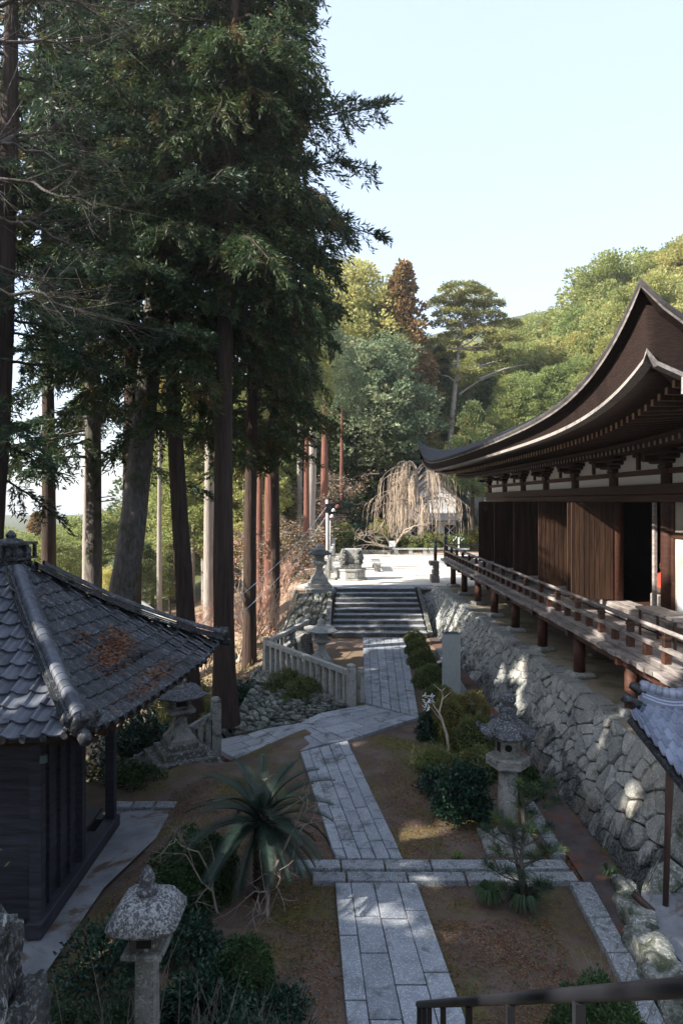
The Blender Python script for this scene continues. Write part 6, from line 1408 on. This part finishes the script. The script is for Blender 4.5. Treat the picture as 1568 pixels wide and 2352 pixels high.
# ---- rounded clipped shrubs
def clipped(name, label, c, rx, ry, h, mat, seed, leafL=.045, num=None, group=None, lumpy=.10, stemmat='twig'):
    rs = np.random.RandomState(seed); t = thing(name, c, label, 'shrub', group); c = np.array(c, float)
    num = num or int(5200 * (rx * ry + rx * h + ry * h) / leafL * .045 * 1.6)
    v = rs.normal(size=(num, 3)); v[:, 2] = np.abs(v[:, 2]) * 1.0 - .12; v /= np.linalg.norm(v, axis=1, keepdims=True)
    lump = 1 + lumpy * (np.sin(v[:, 0] * 5 + seed) * np.cos(v[:, 1] * 6 - seed) + .6 * np.sin(v[:, 2] * 9 + v[:, 0] * 7 + seed) + .5 * np.sin(v[:, 0] * 17) * np.sin(v[:, 1] * 15 + seed))
    rad = lump * (1 - .16 * rs.uniform(0, 1, num) ** 2); sc = np.array([rx, ry, h])
    sup = (np.abs(v[:, 0]) ** 2.5 + np.abs(v[:, 1]) ** 2.5 + np.abs(v[:, 2]) ** 2.5) ** (-1 / 2.5)
    P = c + v * (rad * sup)[:, None] * sc; P[:, 2] = np.maximum(P[:, 2], c[2] + .0)
    Dn = v / sc; Dn /= np.linalg.norm(Dn, axis=1, keepdims=True)
    L = leafL * rs.uniform(.7, 1.3, num); np_leaves('foliage', M[mat], P, Dn * .7 + rs.normal(size=(num, 3)) * .65, L, L * .55, t, seed)
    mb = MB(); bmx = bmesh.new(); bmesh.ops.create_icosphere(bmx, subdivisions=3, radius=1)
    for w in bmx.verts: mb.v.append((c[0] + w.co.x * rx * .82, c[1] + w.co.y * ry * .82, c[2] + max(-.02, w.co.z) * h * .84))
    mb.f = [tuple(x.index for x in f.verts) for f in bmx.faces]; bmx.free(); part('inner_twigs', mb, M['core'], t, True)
    return t
az = [(951, 1483, 27, 'small round azalea nearest the stairs'), (958, 1509, 32, 'second round azalea from the stairs'), (969, 1536, 36, 'third round azalea from the stairs, beside the path edge'), (992, 1585, 46, 'larger round azalea left of the stone stele'), (1003, 1616, 36, 'low azalea in front of the stele foot')]
for i, (u, v, w, lab) in enumerate(az):
    p = onup(u, v); s = w * p.y / F; s *= .9; clipped('azalea_bush', lab, (p.x + .05, p.y + s * .9, p.z), s, s * .9, s * (1.12 if i < 4 else 1.0), 'leaf_azalea', 400 + i, .05)
p = on(1066, 1716); clipped('azalea_bush', 'big golden topped azalea in front of the stone stele', (p.x, p.y + .75, 0), .78, .72, .92, 'leaf_azalea_sun', 411, .05, lumpy=.14)
p = on(1095, 1740); clipped('azalea_bush', 'dark rounded azalea just left of the tall hexagonal lantern', (p.x + .05, p.y + .4, 0), .50, .45, .72, 'leaf_azalea', 412, .045)
p = on(1112, 1790); clipped('azalea_bush', 'low dark azalea behind the glossy camellia', (p.x - .1, p.y + .2, 0), .45, .4, .50, 'leaf_azalea', 413, .045)
p = on(1215, 1850); clipped('azalea_bush', 'rounded bush right behind the tall hexagonal lantern post', (p.x - .02, p.y + .35, 0), .36, .36, .62, 'leaf_green', 414, .045)
p = on(985, 1700); clipped('azalea_bush', 'small dark leafy bush beside the white barked sapling', (p.x, p.y + .1, 0), .22, .22, .62, 'leaf_camellia', 415, .06, lumpy=.2)
p = on(1040, 1700); clipped('azalea_bush', 'brownish azalea between the sapling and the golden topped azalea', (p.x - .1, p.y + .1, 0), .40, .3, .52, 'leaf_azalea', 416, .05)
p = onup(752, 1553); clipped('azalea_bush', 'small low azalea behind the stone balustrade', (p.x, p.y + .25, p.z), .46, .3, .26, 'leaf_azalea_sun', 420, .05)
for i, (s_, lab) in enumerate(((.36, 'brown azalea growing through the left half of the stone balustrade'), (.58, 'brown azalea growing through the right half of the stone balustrade'))):
    q = lerp(FA, FB, s_); clipped('azalea_bush', lab, (q.x - .12, q.y - .35, q.z - .25), .62, .34, .62, 'leaf_azalea', 421 + i, .05, lumpy=.2)
clipped('ivy_clump', 'dark leafy clump hanging at the left end of the rubble bank', (-3.0, 20.7, -.55), .6, .5, .45, 'leaf_camellia', 424, .07, lumpy=.25)
clipped('ivy_clump', 'sunlit leafy bush on the slope between the two bare trunks', (-4.0, 23.0, -1.6), .7, .7, .8, 'leaf_mid', 425, .08, lumpy=.25)
clipped('clipped_hedge', 'large rounded green bush behind the sago palm', (-2.12, 9.75, -.15), .62, .78, .80, 'leaf_green', 430, .045, lumpy=.08)
clipped('round_bush', 'small round clipped bush in front of the sago palm', (-1.08, 7.55, .0), .33, .31, .62, 'leaf_green', 431, .038, lumpy=.06)
clipped('round_bush', 'clipped green bush under the steel handrail, lower right', (2.38, 6.35, 0), .46, .46, .95, 'leaf_green', 432, .035, lumpy=.08)
clipped('leafy_bush', 'glossy leaved bush lit from the side beside the stepped lantern', (-4.9, 16.6, -1.9), 1.0, 1.0, 1.9, 'leaf_camellia', 433, .09, lumpy=.3)
clipped('leafy_bush', 'sunny light green bush beyond the shaded balustrade', (-4.6, 20.5, -2.2), 1.1, 1.1, 2.1, 'leaf_sun', 434, .09, lumpy=.35)
clipped('leafy_bush', 'dark low hedge under the pavilion porch post', (-4.3, 14.1, -.5), .8, .5, .5, 'leaf_green', 435, .06, lumpy=.2)
hedges = [((3.4, 51.6, TZ + .1), .9, .7, .9, 'leaf_mid', 'rounded hedge mound at the left end of the court bed'), ((5.0, 51.9, TZ + .1), 1.1, .8, 1.1, 'leaf_sun', 'yellow green hedge mound left of centre behind the bench'), ((6.7, 52.2, TZ + .1), 1.2, .8, 1.25, 'leaf_sun', 'long yellow green hedge mound under the cherry'), ((8.6, 52.0, TZ + .1), 1.0, .8, 1.0, 'leaf_mid', 'green hedge mound at the right end of the court bed'), ((9.9, 53.5, TZ + .1), 1.1, .8, 1.2, 'leaf_azalea_sun', 'golden hedge mound beyond the veranda post'),
          ((-.4, 52.0, TZ), 1.6, 1.2, 2.1, 'leaf_mid', 'glossy green bush behind the carved basin'), ((1.2, 52.8, TZ), 1.3, 1.0, 1.9, 'leaf_camellia', 'dark bush at the back of the court'), ((3.0, 53.6, TZ), .9, .9, 2.2, 'leaf_sun', 'bright leaved bush left of the white barked tree'), ((.3, 55.8, TZ), 2.6, 1.2, 4.2, 'leaf_camellia', 'tall dark evergreen mass at the back left of the court'), ((11.6, 53.5, TZ), 1.0, 1.0, 2.6, 'leaf_mid', 'green tree like bush right of the cherry')]
for i, (c, rx, ry, h, m_, lab) in enumerate(hedges): clipped('hedge_mound', lab, c, rx, ry, h, m_, 440 + i, .16, num=3000 if h < 1.5 else 5200, lumpy=.18)
for i, (x, y_) in enumerate(((5.3, 50.7), (6.6, 50.6), (8.0, 50.6))): clipped('small_shrub', ['pale dotted small shrub left behind the court bench', 'pale dotted small shrub centre behind the court bench', 'pale dotted small shrub right behind the court bench'][i], (x, y_, TZ + .1), .42, .4, .55, 'leaf_sun', 460 + i, .12, num=900, lumpy=.1)
clipped('flowering_plant', 'small plant with white flowers between azalea and stone stele', (3.12, 21.6, .1), .13, .13, .3, 'leaf_camellia', 470, .06, num=260)
fl = thing('white_flowers', (3.12, 21.6, .4), 'cluster of white and lilac flower heads at the foot of the wall', 'flowers')
for i, (dx, dz) in enumerate(((0.06, .12), (-.05, .0), (.02, .02))): part('flower_head', MB().lathe((3.12 + dx, 21.55, .36 + dz), [(.02, 0), (.06, .02), (.055, .06), (.01, .08)], 8), M['white'], fl, True, own=True)

# camellia with big glossy leaves, ferns and leafy low plants
def leafy(name, label, cat, c, rx, ry, h, mat, seed, num, L, W_, group=None, low=.0, stems=8):
    rs = np.random.RandomState(seed); t = thing(name, c, label, cat, group); P = []; Dd = []; nb = 70
    for i in range(nb):
        v = rs.normal(size=3); v /= np.linalg.norm(v); v[2] = abs(v[2]); r = rs.uniform(.55, 1) ; q = np.array(c) + v * np.array([rx, ry, h]) * r
        k = num // nb; P.append(q + rs.normal(size=(k, 3)) * np.array([.075, .075, .05]) * (L / .07)); Dd.append(v * .8 + rs.normal(size=(k, 3)) * .6)
    np_leaves('leaves', M[mat], np.concatenate(P), np.concatenate(Dd), L * rs.uniform(.7, 1.2, (num // nb) * nb), W_, t, seed)
    mb = MB()
    for i in range(stems): a = rs.uniform(0, 6.28); e = Vector((c[0] + math.cos(a) * rx * .6, c[1] + math.sin(a) * ry * .6, c[2] + h * .7)); mb.tube([Vector(c), lerp(Vector(c), e, .5) + Vector((0, 0, .1 * h)), e], [.02, .014, .006], 4, cap=False)
    part('stems', mb, M['bark'], t); return t
p = on(1072, 1905); leafy('camellia_bush', 'dark glossy camellia bush left of the tall hexagonal lantern', 'shrub', (p.x, p.y + .35, 0), .46, .42, 1.0, 'leaf_camellia', 501, 5600, .075, .042)
p = on(1000, 1830); leafy('camellia_bush', 'low fringe of glossy seedlings left of the camellia', 'shrub', (p.x, p.y + .2, 0), .28, .4, .42, 'leaf_camellia', 502, 1100, .07, .035)
p = on(998, 1770); leafy('fern_clump', 'light green ferny clump catching the sun below the sapling', 'plant', (p.x, p.y + .2, 0), .42, .5, .35, 'grass_sun', 503, 1500, .12, .02)
leafy('undergrowth', 'dark leafy undergrowth around the near square lantern, right side', 'shrub', (-1.0, 6.3, 0), .62, .65, .75, 'leaf_camellia', 504, 4200, .06, .03)
leafy('undergrowth', 'dark leafy undergrowth left of the near square lantern', 'shrub', (-2.2, 6.9, -.1), .55, .55, .6, 'leaf_fir', 505, 4200, .07, .02)
leafy('undergrowth', 'ferny undergrowth between the round bush and the lantern', 'shrub', (-1.45, 7.3, 0), .5, .4, .5, 'leaf_camellia', 506, 3200, .07, .025)
leafy('undergrowth', 'deep green seedlings beside the near path edge, lower left', 'shrub', (-.55, 5.9, 0), .4, .5, .32, 'leaf_green', 507, 1600, .07, .03)
leafy('undergrowth', 'sprawling ivy at the foot of the lichened rock', 'shrub', (-2.4, 5.6, 0), .5, .5, 1.0, 'leaf_camellia', 508, 2600, .06, .035)
leafy('undergrowth', 'green sprigs growing on top of the lichened rock', 'shrub', (-3.05, 5.25, 2.65), .25, .2, .28, 'leaf_mid', 509, 500, .07, .03)

for i, (x, y_, rx, ry, h, m_, lab) in enumerate(((-2.75, 8.0, .55, .7, .55, 'leaf_camellia', 'dark ground plants along the pavilion walkway'), (-2.3, 9.0, .5, .5, .4, 'leaf_fir', 'low dark plants before the large rounded bush'), (-3.0, 6.9, .4, .6, .7, 'leaf_fir', 'dark ferny plants between the walkway and the lichened rock'),
        (-.75, 7.2, .4, .5, .35, 'leaf_camellia', 'low dark plants right of the small round bush'), (-1.6, 5.7, .6, .4, .8, 'leaf_camellia', 'dense dark plants at the foot of the near lantern'), (-1.9, 8.3, .45, .4, .45, 'leaf_camellia', 'dark plants left of the small round bush'))):
    leafy('undergrowth', lab, 'shrub', (x, y_, gz(x, y_) - .05), rx, ry, h, m_, 520 + i, 3000, .065, .028)
# grass like tufts
def tuft(name, label, c, r, h, n, mat, seed, w=.012):
    rs = random.Random(seed); t = thing(name, c, label, 'grass tuft'); mb = MB(); c = Vector(c)
    for i in range(n):
        a = rs.uniform(0, 6.28); l = rs.uniform(.5, 1); d = Vector((math.cos(a), math.sin(a), 0)); s = Vector((-d.y, d.x, 0)) * w; p0 = c + d * r * .12
        pts = [p0, p0 + d * r * l * .45 + Vector((0, 0, h * l)), p0 + d * r * l + Vector((0, 0, h * l * rs.uniform(.2, .75)))]
        mb.add([pts[0] - s, pts[0] + s, pts[1] + s * .8, pts[1] - s * .8, pts[2]], [(0, 1, 2, 3), (3, 2, 4)])
    part('blades', mb, M[mat], t); return t
tuft('grass_tuft', 'dark spiky grass tuft at the left of the little pine', on(1122, 2072), .24, .24, 240, 'grass', 1)
tuft('grass_tuft', 'dark grass tuft directly under the little pine', on(1203, 2088), .30, .28, 300, 'leaf_fir', 2)
tuft('grass_tuft', 'small light green plant near the right corner of the middle path', on(1050, 1972), .12, .1, 40, 'grass_sun', 3, .014)
tuft('grass_tuft', 'bright spray of long leaves at the bottom beside the near path', (-1.0, 5.55, 0), .3, .35, 60, 'grass_sun', 4, .014)
tuft('grass_tuft', 'green tuft growing on the top edge of the retaining wall by the stairs', (edge_x(27) + .1, 27.2, TZ - .25), .25, .15, 60, 'grass_sun', 5)
tuft('grass_tuft', 'small green tuft at the foot of the retaining wall near the pipe', (3.9, 9.9, .05), .18, .15, 70, 'grass', 6)
tuft('grass_tuft', 'pale grass clump in the sun beside the white barked sapling', on(975, 1765), .34, .24, 220, 'grass_sun', 7)

# needles of the little pine
pc = on(1200, 2082); pn = thing('young_pine', pc, 'young pine sapling with open whorls of long needles in front of the tall lantern', 'tree'); rs = np.random.RandomState(61); mb = MB(); C = []; D = []
stem = [pc, pc + Vector((-.02, .0, .6)), pc + Vector((.03, .02, 1.1)), pc + Vector((.0, .05, 1.62))]; mb.tube(stem, [.035, .03, .022, .01], 7, cap=False)
mb.tube([pc + Vector((-.02, 0, .3)), pc + Vector((-.14, .05, .9)), pc + Vector((-.16, .05, 1.25))], [.025, .02, .012], 6, cap=False)
tips = [(-.05, .0, 1.66), (.12, -.05, 1.6), (.42, .1, 1.62), (.30, .05, 1.58), (-.35, 0, 1.18), (-.5, .05, 1.0), (-.2, -.1, 1.15), (.05, -.12, 1.1), (.15, .1, 1.2), (.35, .0, 1.05), (-.38, -.1, .8), (-.48, .0, .55), (-.25, -.15, .55), (.1, -.15, .75), (.32, -.05, .78), (.45, -.1, .82), (-.1, .1, .85), (.2, -.1, .35), (.3, -.12, .32), (-.3, -.1, .3), (-.05, -.2, .5), (.5, .15, 1.35), (.0, .1, 1.35)]
for tpx in tips:
    e = pc + Vector(tpx); k = pc + Vector((0, 0, max(.15, tpx[2] - .25))); mb.tube([k, lerp(k, e, .5) + Vector((0, 0, -.03)), e], [.012, .009, .006], 4, cap=False)
    for (f_, n) in ((1.0, 150), (.75, 70)):
        q = np.array(lerp(k, e, f_)); d = rs.normal(size=(n, 3)); d[:, 2] = d[:, 2] * .6 + .6; C.append(np.repeat(q[None], n, 0) + rs.normal(size=(n, 3)) * .02); D.append(d)
part('stem', mb, M['bark_grey'], pn, True); C = np.concatenate(C); np_leaves('needles', M['needle'], C, np.concatenate(D), rs.uniform(.10, .17, len(C)), .006, pn, 3)

# sago palm
sc_ = Vector((-1.11, 9.5, .0)); sg_ = thing('sago_palm', sc_, 'large dark sago palm with arching feathery fronds beside the middle path', 'palm')
mb = MB(); prof = [(.12, -.1)]
for i in range(12): prof += [(.13, .05 + i * .08), (.10, .085 + i * .08)]
mb.lathe(sc_, prof, 10); part('trunk', mb, M['bark'], sg_)
rs = random.Random(12); top = sc_ + Vector((0, 0, 1.02))
def frond(az, el, L, curve, idx):
    d = Vector((math.cos(az), math.sin(az), 0)); n = 12; pts = []
    for i in range(n + 1):
        s = i / n; a = el - curve * s * s; pts.append((s, a))
    P = [top]
    for i in range(1, n + 1):
        a = el - curve * (i / n) ** 1.3; P.append(P[-1] + (d * math.cos(a) + Vector((0, 0, math.sin(a)))) * L / n)
    m = MB().tube(P, [.012 * (1 - .7 * i / n) + .002 for i in range(n + 1)], 4, cap=False); side = Vector((-d.y, d.x, 0))
    for i in range(62):
        s = .12 + .88 * i / 62; k = min(int(s * n), n - 1); p = lerp(P[k], P[k + 1], s * n - k); tg_ = (P[k + 1] - P[k]).normalized(); upn = side.cross(tg_).normalized()
        if upn.z < 0: upn = -upn
        l = .15 * math.sin(math.pi * min(1, (s * .85 + .12))) ** .6 + .02
        for sg in (-1, 1):
            dirv = (side * sg * .8 + tg_ * .55 + upn * .28).normalized(); w = tg_ * .0075; e = p + dirv * l - Vector((0, 0, .02 * l))
            m.add([p - w, p + w, e], [(0, 1, 2)])
    part('frond', m, M['leaf_sago'], sg_, own=True)
for i in range(34): frond(i * 2.399 + rs.uniform(-.2, .2), lerp(1.3, -.05, i / 34), rs.uniform(1.0, 1.25), rs.uniform(.9, 1.3), i)
for i in range(12): frond(i * .55, rs.uniform(-.5, -.1), 1.0, .7, i)

# leafless little trees in front of the palm and the white barked sapling by the azaleas
bare_thing('bare_sapling', 'leafless forked sapling with grey trunk in front of the sago palm', 'tree', (-.98, 9.05, 0), 601, 1.75, .030, 4, 'twig', .75, .05, 3, dirs=((.05, 0, 1),), L0=1.05, n_sides=6)
bare_thing('bare_sapling', 'thinner leafless sapling left of the forked one before the palm', 'tree', (-1.66, 9.1, 0), 602, 1.3, .020, 4, 'twig', .75, .05, 3, dirs=((0, 0, 1),), L0=.85, n_sides=6)
wt = on(1031, 1733); wh = thing('white_barked_sapling', wt, 'slender white barked sapling with folded papers tied on its left branch', 'tree'); mb = MB()
A = lambda u, v: at(u, v, wt.y)
mb.tube([wt, A(1026, 1690), A(1015, 1655), A(1008, 1638)], [.036, .032, .028, .026], 8, cap=False)
mb.tube([A(1008, 1638), A(1013, 1618), A(1017, 1600), A(1014, 1588), A(1022, 1580)], [.022, .019, .016, .012, .005], 6, cap=False)
mb.tube([A(1017, 1606), A(1028, 1596), A(1036, 1590)], [.012, .009, .003], 5, cap=False); mb.tube([A(1014, 1588), A(1002, 1578), A(996, 1572)], [.009, .006, .003], 5, cap=False)
mb.tube([A(1008, 1638), A(998, 1625), A(992, 1612), A(980, 1602)], [.02, .016, .012, .005], 6, cap=False); mb.tube([A(1013, 1655), A(1000, 1640), A(988, 1622)], [.012, .009, .003], 5, cap=False)
part('trunk', mb, M['twig_pale'], wh, True)
for k in range(24):
    p = A(R.uniform(972, 996), R.uniform(1596, 1632)) + Vector((0, R.uniform(-.1, .1), 0)); d = Vector((R.uniform(-1, 1), R.uniform(-1, 1), R.uniform(-1, .4))).normalized()
    part('paper_knot', MB().beam(p - d * .045, p + d * .045, .018, .012), M['white'], wh, own=True)
# dead stalks: lower left and lower right
def stalks(label, c, rx, ry, n, h, seed, mat='twig_pale', r=.006, cat='shrub'):
    rs = np.random.RandomState(seed); t = thing('dead_stalks', c, label, cat); mb = MB()
    for i in range(n):
        p = np.array(c) + np.array([rs.normal() * rx, rs.normal() * ry, 0]); l = h * rs.uniform(.5, 1.1); d = np.array([rs.normal() * .25, rs.normal() * .2, 1])
        q = p + d * l * .5 + rs.normal(size=3) * .03; e = q + (d + rs.normal(size=3) * .25) * l * .5; mb.tube([tuple(p), tuple(q), tuple(e)], [r, r * .8, r * .3], 4, cap=False)
        if rs.rand() < .6: mb.tube([tuple(q), tuple(q + rs.normal(size=3) * .12 + np.array([0, 0, .12]))], [r * .5, r * .2], 3, cap=False)
    part('stalks', mb, M[mat], t)
stalks('dry upright stalks standing between the near lantern and the path', (-.85, 6.5, 0), .22, .2, 46, .8, 1, 'twig', .005)
stalks('dry broken stems just right of the near square lantern', (-1.35, 6.3, .2), .14, .12, 18, .95, 2, 'twig', .006)
stalks('dry twigs beside the right kerb below the drain pipe', (2.75, 6.95, 0), .14, .2, 60, .75, 3, 'twig')
stalks('thin bare stems left of the near square lantern', (-2.1, 6.2, 0), .15, .2, 24, 1.1, 4, 'twig')

# ground cover: fallen leaves, moss and grass sprigs lying on the soil
rs = np.random.RandomState(88)
def scatter(name, label, mat, boxes, L, W_, seed, flat=.25, zoff=.012):
    rs = np.random.RandomState(seed); C = []
    for (x0, x1, y0_, y1_, n) in boxes:
        X = rs.uniform(x0, x1, n); Y = rs.uniform(y0_, y1_, n)
        for x, y_ in zip(X, Y):
            if noise.noise(Vector((x * 1.1, y_ * 1.1, seed))) + rs.uniform(-.35, .45) < 0: continue
            C.append((x, y_, gz(x, y_) - .03 + zoff + noise.noise(Vector((x * .7, y_ * .7, 0))) * .05 * (.35 if -3 < x < 3.9 and 5 < y_ < 27 else 1)))
    C = np.array(C); o = put(name, leafmesh(name, M[mat], C, rs.normal(size=(len(C), 3)) * np.array([1, 1, flat]), L * rs.uniform(.6, 1.3, len(C)), W_, seed)); o['label'] = label; o['kind'] = 'stuff'
plots = [(.75, 2.75, 6.2, 9.0, 5200), (.75, 3.6, 9.2, 14.5, 5200), (-1.2, -.02, 5.5, 9.0, 2400), (-3.4, -.1, 9.2, 13.6, 5200), (-2.6, .6, 5.4, 8.9, 1600)]
scatter('fallen_leaves', 'brown fallen leaves and needles scattered over the garden soil', 'dry', [(a, b, c, d, int(n * 1.5)) for a, b, c, d, n in plots] + [(3.1, 3.9, 9.4, 26, 7000), (3.0, 3.9, 9.4, 13, 2500)], .038, .017, 5)
scatter('dark_litter', 'dark twigs and old leaves lying on the garden soil', 'leaf_rust', plots, .045, .014, 15)
scatter('grass_sprigs', 'short green grass and moss sprigs on the garden soil', 'grass', [(a, b, c, d, n // 3) for a, b, c, d, n in plots], .05, .012, 6, 1.2)
scatter('slope_litter', 'pale dry leaf litter over the sunny slope left of the court', 'leaf_maple', [(-14, -2.6, 23, 40, 9000), (-5, -2.8, 16.8, 23, 2500)], .13, .08, 7, .4, .04)
scatter('slope_weeds', 'light green weeds on the sunny slope', 'grass_sun', [(-12, -2.9, 19, 32, 8000)], .2, .03, 9, 1.5, .04)

# ---- openings carved along the sun's rays through near crowns to lay sun patches
gaps = [(on(868, 2066), .34), (on(850, 2110), .26), (on(925, 2115), .24), (on(1000, 2150), .2), (on(803, 1708), .30), (on(905, 1740), .26), (on(950, 1742), .34), (on(735, 1765), .16), (on(700, 1850), .14), (on(1180, 2030), .2), (onup(880, 1520), .18), (onup(905, 1545), .15), (on(640, 1722), .2),
        (Vector((4.35, 10.6, .95)), .34), (Vector((4.3, 10.1, .5)), .22), (Vector((6.3, 19.2, 4.3)), .38), (Vector((6.5, 19.2, 3.6)), .25), (Vector((6.1, 16.8, 3.5)), .25), (Vector((5.2, 12.4, 2.2)), .3), (Vector((4.9, 13.6, 3.0)), .3), (on(1540, 2200), .3), (Vector((1.2, 27.3, .6)), .2), (Vector((1.9, 28, .8)), .2), (Vector((3.9, 10.9, 6.9)), .5)]
bpy.context.view_layer.update()
users = {}
for o in list(COL.objects):
    if o.name.split('.')[0] == 'crown' and o.parent is not None and (o.parent == offt or o.parent.name.startswith(('fir_tree', 'cedar_tree'))) and len(o.data.polygons) > 15000 and o.matrix_world.translation.y < 32: users.setdefault(o.data.name, []).append(o)
sva = np.array(sv)
for mn, obs in users.items():
    me = bpy.data.meshes[mn]; n = len(me.vertices); co = np.empty(n * 3); me.vertices.foreach_get('co', co); co = co.reshape(-1, 4, 3); cen = co.mean(axis=1); keep = np.ones(len(cen), bool)
    for o in obs:
        mw = np.array(o.matrix_world); wc = cen @ mw[:3, :3].T + mw[:3, 3]
        for p, r in gaps:
            d = wc - np.array(p); t_ = d @ sva; dist = np.linalg.norm(d - t_[:, None] * sva, axis=1); keep &= ~((dist < r) & (t_ > 0))
    co = co[keep]; k = len(co); m2 = bpy.data.meshes.new('crown'); m2.vertices.add(k * 4); m2.vertices.foreach_set('co', co.ravel()); m2.loops.add(k * 4); m2.loops.foreach_set('vertex_index', np.arange(k * 4, dtype=np.int32))
    m2.polygons.add(k); m2.polygons.foreach_set('loop_start', np.arange(0, k * 4, 4, dtype=np.int32)); m2.polygons.foreach_set('loop_total', np.full(k, 4, dtype=np.int32)); m2.materials.append(me.materials[0]); m2.update(calc_edges=True)
    for o in obs: o.data = m2
# ---- thin air haze over the whole place
hz = bpy.data.materials.new('thin haze'); hz.use_nodes = True; nt = hz.node_tree; nt.nodes.remove(nt.nodes['Principled BSDF'])
pv = nt.nodes.new('ShaderNodeVolumePrincipled'); pv.inputs['Color'].default_value = (.86, .91, .97, 1); pv.inputs['Density'].default_value = .0004; pv.inputs['Anisotropy'].default_value = .2
nt.links.new(pv.outputs[0], nt.nodes['Material Output'].inputs['Volume'])
hb = put('haze', MB().box((-710, -70, -60), (810, 910, 95)).mesh('haze', hz)); hb['kind'] = 'stuff'
